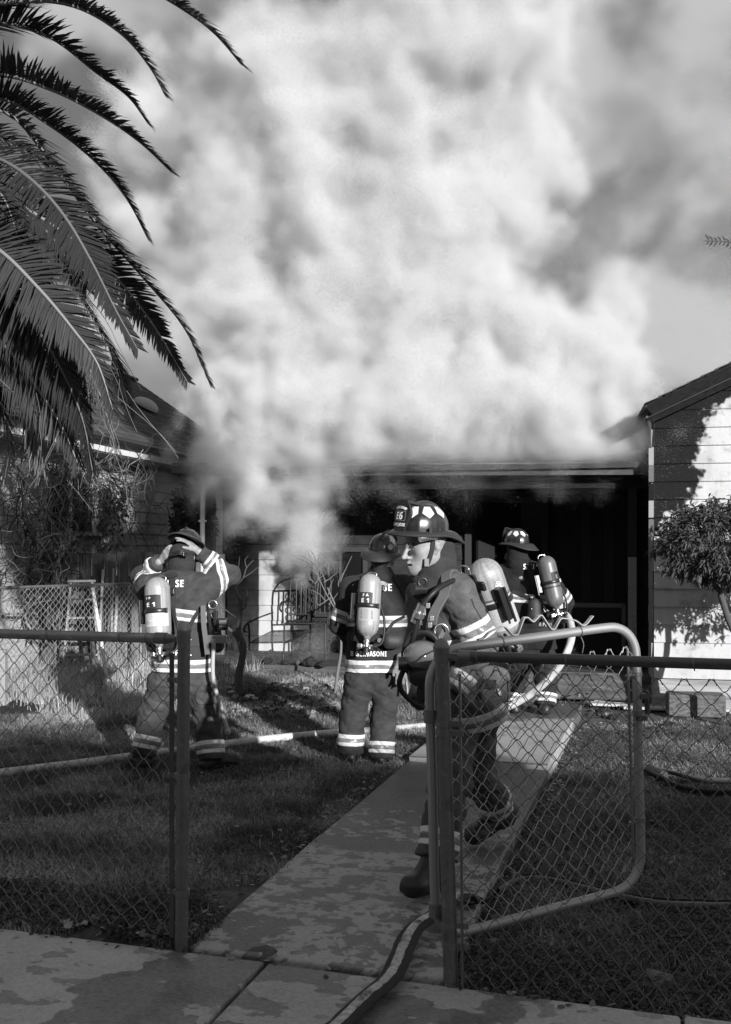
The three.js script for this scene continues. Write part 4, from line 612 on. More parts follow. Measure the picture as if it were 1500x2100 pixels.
{
  // dark shrub between the houses, behind the plank fence
  seed(88);
  const o = at(395, 1130, 13.2); o.y = 0; const g = thing('dark_shrub', 'dark dense shrub behind the plank fence between the two houses', 'shrub', o.toArray()), pos = [], W = new Wires();
  for (let k = 0; k < 1700; k++) { const px = rr(352, 440), py = rr(985, 1150), e = ((px - 397) / 46) ** 2 + ((py - 1075) / 95) ** 2 + 0.5 * noise3(px * 0.05, py * 0.05, 2); if (e > 1) continue; leafAt(pos, at(px, py, rr(12.8, 13.9)).sub(o), V(rr(-1, 1), rr(-1, 0.6), rr(-1, 1)).normalize(), rr(0.06, 0.11), 0.025, V(0, 0.5, 1)); }
  for (let k = 0; k < 9; k++) W.add([V(rr(-0.15, 0.15), 0, rr(-0.1, 0.1)), V(rr(-0.3, 0.3), 1.2, rr(-0.3, 0.3)), V(rr(-0.5, 0.5), 2.2, rr(-0.4, 0.4))], 0.02, 5, 0.006);
  mesh('stem', W.geo(), grey(0.06, 0.9), g); mesh('leaves', leafGeo(pos), leafMatDark(0.045), g);
}
{
  // street tree behind the viewer on the right: its loose crown dapples the neighbour's wall
  seed(2024);
  const t = thing('street_tree', 'tall loose crowned street tree on the pavement behind the viewer', 'tree', [7.0, 0, 4.2]), pos = [], W = new Wires(), c = V(-3.45, 6.05, -2.1);
  mesh('trunk', tube([V(0, -0.1, 0), V(-0.1, 1.5, 0), V(-0.6, 3.2, -0.3), V(-1.9, 5.0, -1.2)], 0.14, 20, 10), grey(0.1, 0.9, { bumpMap: woodBump, bumpScale: 0.02 }), t);
  for (let k = 0; k < 44; k++) { const d = V(rr(-1, 1), rr(-0.7, 1), rr(-1, 1)).normalize(), e = c.clone().add(d.multiply(V(1.15, 1.1, 1.1)).multiplyScalar(rr(0.7, 1))), s = V(-1.9, 5.0, -1.2); W.add(new THREE.CatmullRomCurve3([V(-1.4, 4.5, -0.9), s.lerp(c, rr(0, 0.5)), e]).getPoints(8), 0.035, 5, 0.006); }
  mesh('branch', W.geo(), grey(0.1, 0.9), t);
  for (let k = 0; k < 950; k++) { const d = V(rr(-1, 1), rr(-1, 1), rr(-1, 1)).normalize(), q = c.clone().add(d.multiply(V(1.25, 1.1, 1.2)).multiplyScalar(Math.cbrt(rnd()))); if (noise3(q.x * 1.9, q.y * 1.9, q.z * 1.9) < -0.12) continue; for (let j = 0; j < 11; j++) leafAt(pos, q.clone().add(V(rr(-0.09, 0.09), rr(-0.09, 0.09), rr(-0.09, 0.09))), V(rr(-1, 1), rr(-1, 0.4), rr(-1, 1)).normalize(), rr(0.07, 0.12), 0.028, V(0, 1, 0.2)); }
  mesh('crown', leafGeo(pos), leafMatDark(0.08), t);
}
// ---------------------------------------------------------------- distance fields for bodies and clothes, meshed with surface nets
// a field is { d(p): distance, lo, hi }; bones are tapered capsules joined smoothly
function bones(list, k = 0.04, warp = null) {
  const B = list.map(([a, b, ra, rb = ra, sx = 1]) => ({ ax: a.x, ay: a.y, az: a.z, bx: b.x - a.x, by: b.y - a.y, bz: b.z - a.z, ra, rb, l2: Math.max(1e-9, (b.x - a.x) ** 2 + (b.y - a.y) ** 2 + (b.z - a.z) ** 2) }));
  const lo = V(1e9, 1e9, 1e9), hi = V(-1e9, -1e9, -1e9);
  for (const [a, b, ra, rb = ra] of list) { lo.min(V(a.x - ra, a.y - ra, a.z - ra)).min(V(b.x - rb, b.y - rb, b.z - rb)); hi.max(V(a.x + ra, a.y + ra, a.z + ra)).max(V(b.x + rb, b.y + rb, b.z + rb)); }
  lo.addScalar(-k * 0.4 - 0.03); hi.addScalar(k * 0.4 + 0.03);
  const raw = (x, y, z) => {
    let d = 9;
    for (const q of B) {
      const px = x - q.ax, py = y - q.ay, pz = z - q.az; let t = (px * q.bx + py * q.by + pz * q.bz) / q.l2; t = t < 0 ? 0 : t > 1 ? 1 : t;
      const ex = px - q.bx * t, ey = py - q.by * t, ez = pz - q.bz * t, e = Math.sqrt(ex * ex + ey * ey + ez * ez) - (q.ra + (q.rb - q.ra) * t);
      const h = Math.max(k - Math.abs(d - e), 0) / k; d = Math.min(d, e) - h * h * k * 0.25;
    }
    return d;
  };
  return { d: warp ? (x, y, z) => { const d = raw(x, y, z); return d > 0.12 || d < -0.12 ? d : d + warp(x, y, z); } : raw, raw, lo, hi };
}
const smin = (a, b, k) => { const h = Math.max(k - Math.abs(a - b), 0) / k; return Math.min(a, b) - h * h * k * 0.25; };
const join = (f, g, k = 0.03) => ({ d: (x, y, z) => smin(f.d(x, y, z), g.d(x, y, z), k), lo: f.lo.clone().min(g.lo), hi: f.hi.clone().max(g.hi) });
const inflate = (f, r) => ({ d: (x, y, z) => f.d(x, y, z) - r, lo: f.lo.clone().addScalar(-r), hi: f.hi.clone().addScalar(r) });
const clip = (f, c, n, keepBelow = false) => ({ d: (x, y, z) => { const s = (x - c.x) * n.x + (y - c.y) * n.y + (z - c.z) * n.z; return Math.max(f.d(x, y, z), keepBelow ? s : -s); }, lo: f.lo, hi: f.hi });
const slice = (f, c, n, w, R = 9) => ({ d: (x, y, z) => { const a = x - c.x, b = y - c.y, e = z - c.z, s = Math.abs(a * n.x + b * n.y + e * n.z) - w / 2; return Math.max(f.d(x, y, z), s, Math.sqrt(a * a + b * b + e * e) - R); }, lo: f.lo.clone().max(V(c.x - Math.min(R, 1), c.y - Math.min(R, 1), c.z - Math.min(R, 1))), hi: f.hi.clone().min(V(c.x + Math.min(R, 1), c.y + Math.min(R, 1), c.z + Math.min(R, 1))) });
function nets(f, cell, uvScale = 3) {
  const lo = f.lo, n = [0, 1, 2].map((k) => Math.ceil((f.hi.getComponent(k) - lo.getComponent(k)) / cell) + 2), [nx, ny, nz] = n, val = new Float32Array(nx * ny * nz), Q = 4;
  for (let bz = 0; bz < nz; bz += Q) for (let by = 0; by < ny; by += Q) for (let bx = 0; bx < nx; bx += Q) {
    const c = f.d(lo.x + (bx + 1.5) * cell, lo.y + (by + 1.5) * cell, lo.z + (bz + 1.5) * cell), far = Math.abs(c) > cell * 5.2 + 0.012;
    for (let z = bz; z < Math.min(bz + Q, nz); z++) for (let y = by; y < Math.min(by + Q, ny); y++) for (let x = bx; x < Math.min(bx + Q, nx); x++) val[(z * ny + y) * nx + x] = far ? c : f.d(lo.x + x * cell, lo.y + y * cell, lo.z + z * cell);
  }
  const id = new Int32Array(nx * ny * nz).fill(-1), pos = [], idx = [], A = (x, y, z) => (z * ny + y) * nx + x;
  const E = [[0, 1], [0, 2], [0, 4], [1, 3], [1, 5], [2, 3], [2, 6], [3, 7], [4, 5], [4, 6], [5, 7], [6, 7]], v = new Float32Array(8);
  for (let z = 0; z < nz - 1; z++) for (let y = 0; y < ny - 1; y++) for (let x = 0; x < nx - 1; x++) {
    let m = 0; for (let k = 0; k < 8; k++) { v[k] = val[A(x + (k & 1), y + ((k >> 1) & 1), z + (k >> 2))]; if (v[k] < 0) m |= 1 << k; }
    if (m === 0 || m === 255) continue;
    let sx = 0, sy = 0, sz = 0, c = 0;
    for (const [a, b] of E) { if (((m >> a) & 1) === ((m >> b) & 1)) continue; const t = v[a] / (v[a] - v[b]); sx += (a & 1) + ((b & 1) - (a & 1)) * t; sy += ((a >> 1) & 1) + (((b >> 1) & 1) - ((a >> 1) & 1)) * t; sz += (a >> 2) + ((b >> 2) - (a >> 2)) * t; c++; }
    id[A(x, y, z)] = pos.length / 3; pos.push(lo.x + (x + sx / c) * cell, lo.y + (y + sy / c) * cell, lo.z + (z + sz / c) * cell);
  }
  for (let z = 1; z < nz - 1; z++) for (let y = 1; y < ny - 1; y++) for (let x = 1; x < nx - 1; x++) {
    const s = val[A(x, y, z)] < 0;
    const quad = (a, b, c, d, flip) => { if (a < 0 || b < 0 || c < 0 || d < 0) return; if (flip) idx.push(a, c, b, b, c, d); else idx.push(a, b, c, b, d, c); };
    if (s !== val[A(x + 1, y, z)] < 0) quad(id[A(x, y - 1, z - 1)], id[A(x, y, z - 1)], id[A(x, y - 1, z)], id[A(x, y, z)], !s);
    if (s !== val[A(x, y + 1, z)] < 0) quad(id[A(x - 1, y, z - 1)], id[A(x, y, z - 1)], id[A(x - 1, y, z)], id[A(x, y, z)], s);
    if (s !== val[A(x, y, z + 1)] < 0) quad(id[A(x - 1, y - 1, z)], id[A(x, y - 1, z)], id[A(x - 1, y, z)], id[A(x, y, z)], !s);
  }
  const g = new THREE.BufferGeometry(), P = new Float32Array(pos), U = new Float32Array(P.length / 3 * 2);
  for (let i = 0; i < U.length / 2; i++) { U[i * 2] = (P[i * 3] + P[i * 3 + 2] * 0.7) * uvScale; U[i * 2 + 1] = P[i * 3 + 1] * uvScale; }
  g.setAttribute('position', new THREE.BufferAttribute(P, 3)); g.setAttribute('uv', new THREE.BufferAttribute(U, 2)); g.setIndex(idx); g.computeVertexNormals();
  return g;
}
const gradAt = (f, p, e = 0.004) => V(f.d(p.x + e, p.y, p.z) - f.d(p.x - e, p.y, p.z), f.d(p.x, p.y + e, p.z) - f.d(p.x, p.y - e, p.z), f.d(p.x, p.y, p.z + e) - f.d(p.x, p.y, p.z - e)).normalize();
// a printed or sewn patch laid on a field: grid points marched along -n onto the surface
function patch(f, c, n, up, w, h, lift = 0.004, nu = 14, nv = 6) {
  n = n.clone().normalize(); const s = V().crossVectors(up, n).normalize(), u = V().crossVectors(n, s), pos = [], uv = [], idx = [];
  for (let j = 0; j <= nv; j++) for (let i = 0; i <= nu; i++) {
    const p = c.clone().addScaledVector(s, (i / nu - 0.5) * w).addScaledVector(u, (j / nv - 0.5) * h).addScaledVector(n, 0.22);
    for (let k = 0; k < 40; k++) { const d = f.d(p.x, p.y, p.z) - lift; if (Math.abs(d) < 0.0006) break; p.addScaledVector(n, -d * 0.8); }
    pos.push(p.x, p.y, p.z); uv.push(i / nu, j / nv);
  }
  for (let j = 0; j < nv; j++) for (let i = 0; i < nu; i++) { const a = j * (nu + 1) + i, b = a + nu + 1; idx.push(a, a + 1, b, b, a + 1, b + 1); }
  const g = new THREE.BufferGeometry(); g.setAttribute('position', new THREE.BufferAttribute(new Float32Array(pos), 3)); g.setAttribute('uv', new THREE.BufferAttribute(new Float32Array(uv), 2)); g.setIndex(idx); g.computeVertexNormals(); return g;
}
// a strap: a flat webbing following points, pulled onto a field's surface
function strap(f, pts, w, lift = 0.008, t = 0.003, pull = true) {
  const cv = new THREE.CatmullRomCurve3(pts, false, 'centripetal'), N = Math.max(10, Math.round(cv.getLength() / 0.014)), pos = [], idx = [], P = [], Nn = [];
  for (let i = 0; i <= N; i++) {
    const p = cv.getPointAt(i / N);
    if (pull && f) for (let k = 0; k < 8; k++) { const d = f.d(p.x, p.y, p.z) - lift; if (d > 0.1) break; p.addScaledVector(gradAt(f, p, 0.015), -d * 0.9); }
    P.push(p); Nn.push(f ? gradAt(f, p, 0.02) : V(0, 0, 1));
  }
  if (f) for (let r = 0; r < 8; r++) for (let i = 1; i < N; i++) { P[i].multiplyScalar(2).add(P[i - 1]).add(P[i + 1]).multiplyScalar(0.25); Nn[i].multiplyScalar(2).add(Nn[i - 1]).add(Nn[i + 1]).normalize(); }
  for (let i = 0; i <= N; i++) {
    const p = P[i], tg = V().subVectors(P[Math.min(i + 1, N)], P[Math.max(i - 1, 0)]).normalize(), n = Nn[i], s = V().crossVectors(tg, n).normalize(); n.crossVectors(s, tg).normalize();
    for (const [a, b] of [[-1, 1], [1, 1], [1, -1], [-1, -1]]) pos.push(p.x + s.x * a * w / 2 + n.x * b * t / 2, p.y + s.y * a * w / 2 + n.y * b * t / 2, p.z + s.z * a * w / 2 + n.z * b * t / 2);
    if (i < N) for (let k = 0; k < 4; k++) { const A = i * 4 + k, B = i * 4 + (k + 1) % 4; idx.push(A, B, A + 4, B, B + 4, A + 4); }
  }
  const g = new THREE.BufferGeometry(); g.setAttribute('position', new THREE.BufferAttribute(new Float32Array(pos), 3)); g.setIndex(idx); return toCreasedNormals(g, 0.7);
}
// print: white letters cut out by their alpha
function lettering(text, w, h, size, opt = {}) {
  const c = document.createElement('canvas'); c.width = w; c.height = h; const x = c.getContext('2d');
  if (opt.back) { x.fillStyle = opt.back; x.fillRect(0, 0, w, h); }
  x.fillStyle = opt.color ?? '#fff'; x.textAlign = 'center'; x.textBaseline = 'middle'; x.font = `bold ${size}px sans-serif`;
  for (const [s, px, py, sc = 1, rot = 0, col] of text) { x.save(); x.translate(px * w, py * h); x.rotate(rot); x.scale(sc * (opt.narrow ?? 1), sc); if (col) x.fillStyle = col; x.fillText(s, 0, 0); x.restore(); }
  opt.draw?.(x, w, h);
  const t = new THREE.CanvasTexture(c); t.colorSpace = THREE.SRGBColorSpace; t.magFilter = THREE.LinearFilter; return t;
}
const printMat = (t, rough = 0.6, cut = true) => new THREE.MeshStandardMaterial({ map: t, roughness: rough, alphaTest: cut ? 0.5 : 0, side: THREE.DoubleSide, polygonOffset: true, polygonOffsetFactor: -1 });
// ---------------------------------------------------------------- helmets, air cylinders, hands
const clothBump = tex(256, 256, (a, b) => 0.5 + 0.3 * noise3(a * 110, b * 110, 4) + 0.3 * fbm(a * 9, b * 9, 4, 4, 0.6), false);
const clothMap = (v, k) => tex(256, 256, (a, b) => v * (1 + 0.4 * fbm(a * 5, b * 5, k, 5, 0.6) + 0.22 * noise3(a * 90, b * 90, k)));
const cloth = (v, k = 1) => new THREE.MeshPhysicalMaterial({ color: 0xffffff, map: clothMap(v, k), roughness: 0.95, sheen: 0.1, sheenColor: new THREE.Color().setRGB(0.5, 0.5, 0.5), sheenRoughness: 0.6, bumpMap: clothBump, bumpScale: 0.004 });
const M = {
  coatA: cloth(0.1, 1), coatB: cloth(0.026, 2), coatC: cloth(0.013, 3), coatD: cloth(0.05, 4), trouserA: cloth(0.085, 5), trouserB: cloth(0.038, 6), trouserC: cloth(0.02, 7), trouserD: cloth(0.06, 8),
  bright: grey(0.68, 0.45), silver: grey(0.2, 0.35), boot: grey(0.018, 0.45), hood: cloth(0.03, 9), strap: grey(0.02, 0.8), strapGrey: grey(0.13, 0.85, { bumpMap: clothBump, bumpScale: 0.002 }), rubber: grey(0.015, 0.5), metal: grey(0.6, 0.25, { metalness: 0.9 }), plastic: grey(0.018, 0.35), leather: grey(0.035, 0.6, { bumpMap: clothBump, bumpScale: 0.002 }), glove: cloth(0.2, 10), skin: new THREE.MeshPhysicalMaterial({ color: 0xffffff, map: tex(256, 256, (a, b) => 0.31 + 0.06 * fbm(a * 8, b * 8, 3, 4, 0.6) + 0.05 * noise3(a * 80, b * 80, 4)), roughness: 0.5, specularIntensity: 0.5, bumpMap: tex(128, 128, (a, b) => 0.5 + 0.4 * noise3(a * 50, b * 50, 6), false), bumpScale: 0.0008 }), hair: grey(0.03, 0.7),
  shell: new THREE.MeshPhysicalMaterial({ color: new THREE.Color().setRGB(1, 1, 1), map: tex(256, 256, (a, b) => 0.018 + 0.02 * Math.max(0, fbm(a * 6, b * 6, 2, 4, 0.6)) + 0.12 * sstep(noise3(a * 22, b * 14, 8), 0.55, 0.7)), roughness: 0.3, clearcoat: 0.5, clearcoatRoughness: 0.18 }), brim: grey(0.03, 0.45),
};
// helmet in its own axes: z forwards, y up, origin at the centre of the brim
function makeHelmet(parent, pos, fwd, up, front, size = 1, opt = {}) {
  const z = fwd.clone().normalize(), x = V().crossVectors(up, z).normalize(), y = V().crossVectors(z, x), R = new THREE.Matrix4().makeBasis(x, y, z).setPosition(pos).multiply(new THREE.Matrix4().makeScale(size, size, size));
  const T = (g) => g.applyMatrix4(R), dome = new THREE.SphereGeometry(1, 64, 26, 0, 6.28319, 0, Math.PI / 2), p = dome.attributes.position;
  const shape = (dx, dy, dz, off = 0) => { const a = Math.atan2(dx, dz), ridge = Math.pow(Math.abs(Math.cos(a * 4)), 26) * 0.04 * Math.min(1, Math.hypot(dx, dz) * 1.6), k = 1 + ridge + off; return V(dx * 0.102 * k, (0.012 + 0.128 * Math.pow(dy, 0.86)) * (1 + off), dz * 0.124 * k); };
  for (let i = 0; i < p.count; i++) { const q = shape(p.getX(i), Math.max(0, p.getY(i)), p.getZ(i)); p.setXYZ(i, q.x, q.y, q.z); }
  dome.computeVertexNormals();
  const root = mesh('helmet', T(dome), M.shell, parent);
  // brim: wider behind, turned down there
  const bp = [], bi = [], N = 72, K = 7;
  for (const side of [0, 1]) for (let i = 0; i <= N; i++) for (let k = 0; k <= K; k++) {
    const a = i / N * 6.28319, c = Math.cos(a), s = Math.sin(a), t = k / K, back = sstep(-c, 0.0, 1.0), ox = 0.142, oz = c > 0 ? 0.172 : 0.225, rx = lerp(0.098, ox, t), rz = lerp(0.12, oz, t), sag = -0.045 * back * t * t - 0.012 * t * t + 0.01 * Math.sin(t * 3.14);
    const edge = t > 0.99 ? 0.5 : 1; bp.push(s * rx, 0.008 + sag - side * 0.008 * edge + (t > 0.8 ? 0.003 : 0), c * rz);
  }
  const st = (N + 1) * (K + 1); for (const side of [0, 1]) for (let i = 0; i < N; i++) for (let k = 0; k < K; k++) { const a = side * st + i * (K + 1) + k, b = a + K + 1; if (side) bi.push(a, a + 1, b, b, a + 1, b + 1); else bi.push(a, b, a + 1, b, b + 1, a + 1); }
  for (let i = 0; i < N; i++) { const a = i * (K + 1) + K, b = a + K + 1; bi.push(a, b, a + st, b, b + st, a + st); }
  const bg = new THREE.BufferGeometry(); bg.setAttribute('position', new THREE.BufferAttribute(new Float32Array(bp), 3)); bg.setIndex(bi); bg.computeVertexNormals(); mesh('brim', T(bg), M.brim, root);
  const rim = []; for (let i = 0; i < 72; i++) { const a = i / 72 * 6.28319, c = Math.cos(a), s = Math.sin(a), back = sstep(-c, 0, 1); rim.push(V(s * 0.143, 0.008 - 0.045 * back - 0.012, c * (c > 0 ? 0.173 : 0.226))); } mesh('brim_edge', T(tube(rim, 0.0055, 120, 8, true)), M.leather, root);
  // bright five sided stickers between the ribs
  for (let k = 0; k < 8; k++) {
    if (opt.stickers && !opt.stickers.includes(k)) continue;
    const a0 = (k + 0.5) * Math.PI / 4 , sp = [], out = [[-0.2, 0.72], [0.22, 0.72], [0.31, 0.44], [0.06, 0.3], [-0.28, 0.46]], q = out.map(([da, el]) => { const a = a0 + da, e = el * 1.35 + 0.02, dy = Math.sin(e), h = Math.cos(e); return [a, e]; });
    const P = (a, e) => shape(Math.sin(a) * Math.cos(e), Math.sin(e), Math.cos(a) * Math.cos(e), 0.014);
    const cx = q.reduce((s, v) => s + v[0], 0) / 5, ce = q.reduce((s, v) => s + v[1], 0) / 5;
    for (let i = 0; i < 5; i++) { const A = q[i], B = q[(i + 1) % 5]; for (let m = 0; m < 3; m++) for (let n = 0; n < 3; n++) { const W = (u, v) => { const ea = lerp(A[0], B[0], v), ee = lerp(A[1], B[1], v); return P(lerp(cx, ea, u), lerp(ce, ee, u)); }; const a = W(m / 3, n / 3), b = W((m + 1) / 3, n / 3), c = W((m + 1) / 3, (n + 1) / 3), d = W(m / 3, (n + 1) / 3); for (const v of [a, c, b, a, d, c]) sp.push(v.x, v.y, v.z); } }
    const g = new THREE.BufferGeometry(); g.setAttribute('position', new THREE.BufferAttribute(new Float32Array(sp), 3)); g.computeVertexNormals(); const mm = M.sticker ?? (M.sticker = new THREE.MeshStandardMaterial({ color: new THREE.Color().setRGB(0.72, 0.72, 0.72), roughness: 0.35, side: THREE.DoubleSide })); mesh('sticker', T(g), mm, root);
  }
  // crest holding the leather front
  const crest = []; for (let k = 0; k <= 10; k++) { const e = lerp(0.95, 2.5, k / 10); const dy = Math.sin(e), dz = Math.cos(e); const q = shape(0, Math.max(0, dy), dz, 0.03); crest.push(q); } mesh('crest', T(tube(crest, 0.007, 24, 8)), M.leather, root);
  mesh('front_holder', T(bar(V(0, 0.132, 0.035), V(0, 0.147, 0.118), 0.05, 0.01)), M.leather, root);
  const fs = new THREE.Shape(); fs.moveTo(-0.034, 0); fs.lineTo(0.034, 0); fs.bezierCurveTo(0.04, 0.03, 0.048, 0.05, 0.056, 0.075); fs.bezierCurveTo(0.06, 0.1, 0.045, 0.12, 0.025, 0.15); fs.lineTo(-0.025, 0.15); fs.bezierCurveTo(-0.045, 0.12, -0.06, 0.1, -0.056, 0.075); fs.bezierCurveTo(-0.048, 0.05, -0.04, 0.03, -0.034, 0);
  const bend = (g) => { const a = g.attributes.position; for (let i = 0; i < a.count; i++) { const X = a.getX(i), Y = a.getY(i); a.setZ(i, a.getZ(i) - 4.2 * X * X + 0.0); } g.scale(1, 0.93, 1).rotateX(-0.17).translate(0, 0.016, 0.142); g.computeVertexNormals(); return g; };
  const sg = new THREE.ExtrudeGeometry(fs, { depth: 0.006, bevelEnabled: true, bevelSize: 0.0025, bevelThickness: 0.002, bevelSegments: 1, curveSegments: 8 }); mesh('front_shield', T(bend(sg)), grey(0.02, 0.4), root);
  if (front) { const pg = new THREE.PlaneGeometry(0.094, 0.128, 10, 10).translate(0, 0.073, 0.0105); mesh('shield_print', T(bend(pg)), printMat(front, 0.45), root); }
  return { root, R };
}
// an air cylinder with backplate; top and bottom are the ends of the bottle, out is the side away from the wearer's back
function makeAirPack(label, group, top, bottom, out, r, maps, face, tone = 1) {
  const axis = V().subVectors(top, bottom), L = axis.length(), y = axis.normalize(), x = V().crossVectors(y, out).normalize(), z = V().crossVectors(x, y), R = new THREE.Matrix4().makeBasis(x, y, z);
  const t = thing('air_pack', label, 'air tank', bottom.toArray(), 0, group), T = (g) => g.applyMatrix4(R), prof = [[0.0, -0.002], [0.022, 0], [0.026, 0.02], [r * 0.5, 0.03], [r * 0.78, 0.05], [r * 0.93, 0.08], [r, 0.115], [r, L - r * 1.05]];
  for (let k = 1; k <= 8; k++) { const a = k / 8 * Math.PI / 2; prof.push([Math.max(0.0001, r * Math.cos(a)), L - r * 1.05 + r * 1.05 * Math.sin(a)]); }
  const streak = tex(256, 512, (a, b) => { const s = 0.34 + 0.11 * fbm(a * 26, b * 3, 3, 4, 0.65) + 0.06 * fbm(a * 5, b * 30, 8, 3); return b > 0.86 ? s * 0.85 : s; });
  const bottle = mesh('cylinder', T(new THREE.LatheGeometry(prof.map((p) => new THREE.Vector2(...p)), 40)), new THREE.MeshPhysicalMaterial({ color: new THREE.Color().setRGB(tone * 0.95, tone * 0.95, tone * 0.95), map: streak, roughness: 0.45, clearcoat: 0.35, clearcoatRoughness: 0.3 }), t);
  const turn = face ? Math.atan2(face.dot(x), face.dot(z)) : 0;
  for (const m of maps ?? []) { const [y0, y1, b0, b1, mat, off = 0.0015, name = 'label'] = m, a0 = b0 + turn, a1 = b1 + turn; const n = 14, g = new THREE.CylinderGeometry(r + off, r + off, (y1 - y0) * L, n * 2, 1, true, a0, a1 - a0).translate(0, (y0 + y1) / 2 * L, 0); mesh(name, T(g), mat, bottle); }
  mesh('valve', T(merge([new THREE.CylinderGeometry(0.019, 0.021, 0.05, 12).translate(0, -0.022, 0), new THREE.CylinderGeometry(0.026, 0.026, 0.014, 6).translate(0, -0.012, 0), new THREE.CylinderGeometry(0.013, 0.013, 0.09, 10).rotateZ(Math.PI / 2).translate(0, -0.045, 0), rbox(0.04, 0.035, 0.04, 0.008, -0.05, -0.045, 0), new THREE.SphereGeometry(0.012, 8, 6).translate(0.02, -0.06, 0.012)])), M.metal, t);
  for (const q of [new THREE.CylinderGeometry(0.026, 0.026, 0.03, 12).rotateZ(Math.PI / 2).translate(0.065, -0.045, 0), new THREE.CylinderGeometry(0.02, 0.024, 0.03, 12).translate(0, -0.075, 0)]) mesh('valve_knob', T(q), M.rubber, t);
  const bz = -r - 0.012; mesh('backplate', T(merge([rbox(0.1, L * 0.95, 0.016, 0.006, 0, L * 0.46, bz), rbox(0.24, 0.06, 0.02, 0.01, 0, 0.02, bz), rbox(0.2, 0.05, 0.02, 0.01, 0, L * 0.8, bz)])), M.plastic, t);
  mesh('band', T(merge([new THREE.TorusGeometry(r + 0.004, 0.0045, 6, 30, 4.0).scale(1, 1, 4).rotateX(Math.PI / 2).rotateY(-0.75).translate(0, L * 0.505, 0), rbox(0.03, 0.036, 0.018, 0.004, r * 0.78, L * 0.505, r * 0.66)])), M.plastic, t);
  for (const q of [tube([[0.05, -0.045, 0], [r + 0.02, -0.02, -0.03], [r + 0.03, L * 0.3, -0.06], [r * 0.8, L * 0.62, -r], [r * 0.7, L * 0.9, -r - 0.02]], 0.009, 30, 7), tube([[-0.05, -0.045, 0], [-r - 0.01, 0.02, -0.05], [-r - 0.015, L * 0.2, -r]], 0.008, 16, 7)]) mesh('hose', T(q), M.rubber, t);
  mesh('alarm', T(merge([rbox(0.045, 0.17, 0.04, 0.006, -r - 0.022, L * 0.52, -0.035), rbox(0.012, 0.19, 0.012, 0.004, -r - 0.048, L * 0.5, -0.02)])), M.plastic, t);
  mesh('handle', T(tube([[-0.035, L * 0.95, bz - 0.01], [-0.03, L + 0.012, bz - 0.008], [0.03, L + 0.012, bz - 0.008], [0.035, L * 0.95, bz - 0.01]], 0.0045, 20, 7)), M.metal, t);
  return { t, bottle, R };
}
// a hand: palm, four fingers and a thumb; y along the fingers, z out of the palm, x to the thumb
function handField(curl = 0.5, spread = 0.06, thick = 1) {
  const b = []; const s = thick;
  b.push([V(0, -0.03, 0), V(0, 0.02, 0), 0.027 * s, 0.025 * s]);
  for (const x of [-0.026, -0.009, 0.009, 0.025]) b.push([V(x * 0.6, 0.005, 0), V(x, 0.082, -0.002), 0.0165 * s, 0.0125 * s]);
  b.push([V(0.012, 0.012, 0.004), V(0.032, 0.045, 0.012), 0.019 * s, 0.015 * s]);
  const f = [[0.027, 0.086, [0.042, 0.026, 0.02], 1.5], [0.009, 0.09, [0.046, 0.03, 0.022], 0], [-0.01, 0.086, [0.042, 0.028, 0.021], -1], [-0.027, 0.078, [0.033, 0.021, 0.018], -2.2]];
  for (const [x, y, seg, sp] of f) { let p = V(x, y, -0.002), a = curl * 0.55, r = 0.0098 * s; for (const L of seg) { const q = p.clone().add(V(Math.sin(sp * spread) * L, Math.cos(a) * L, Math.sin(a) * L)); b.push([p, q, r, r * 0.93]); p = q; a += curl; r *= 0.92; } }
  { const p = V(0.034, 0.045, 0.012), q = V(0.052, 0.075, 0.022), e = V(0.055, 0.1, 0.032 + curl * 0.012); b.push([p, q, 0.0125 * s, 0.0112 * s], [q, e, 0.011 * s, 0.0095 * s]); }
  return bones(b, 0.01);
}
const handGeo = (wrist, dir, palm, mirror, curl, thick, size = 1) => { const y = dir.clone().normalize(), z = palm.clone().addScaledVector(y, -palm.dot(y)).normalize(), x = V().crossVectors(y, z); const g = nets(handField(curl, 0.07, thick), 0.0045, 6); if (mirror) { g.scale(-1, 1, 1); const i = g.index.array; for (let k = 0; k < i.length; k += 3) [i[k], i[k + 1]] = [i[k + 1], i[k]]; } g.scale(size, size, size).applyMatrix4(new THREE.Matrix4().makeBasis(x, y, z).setPosition(wrist)); g.computeVertexNormals(); return g; };
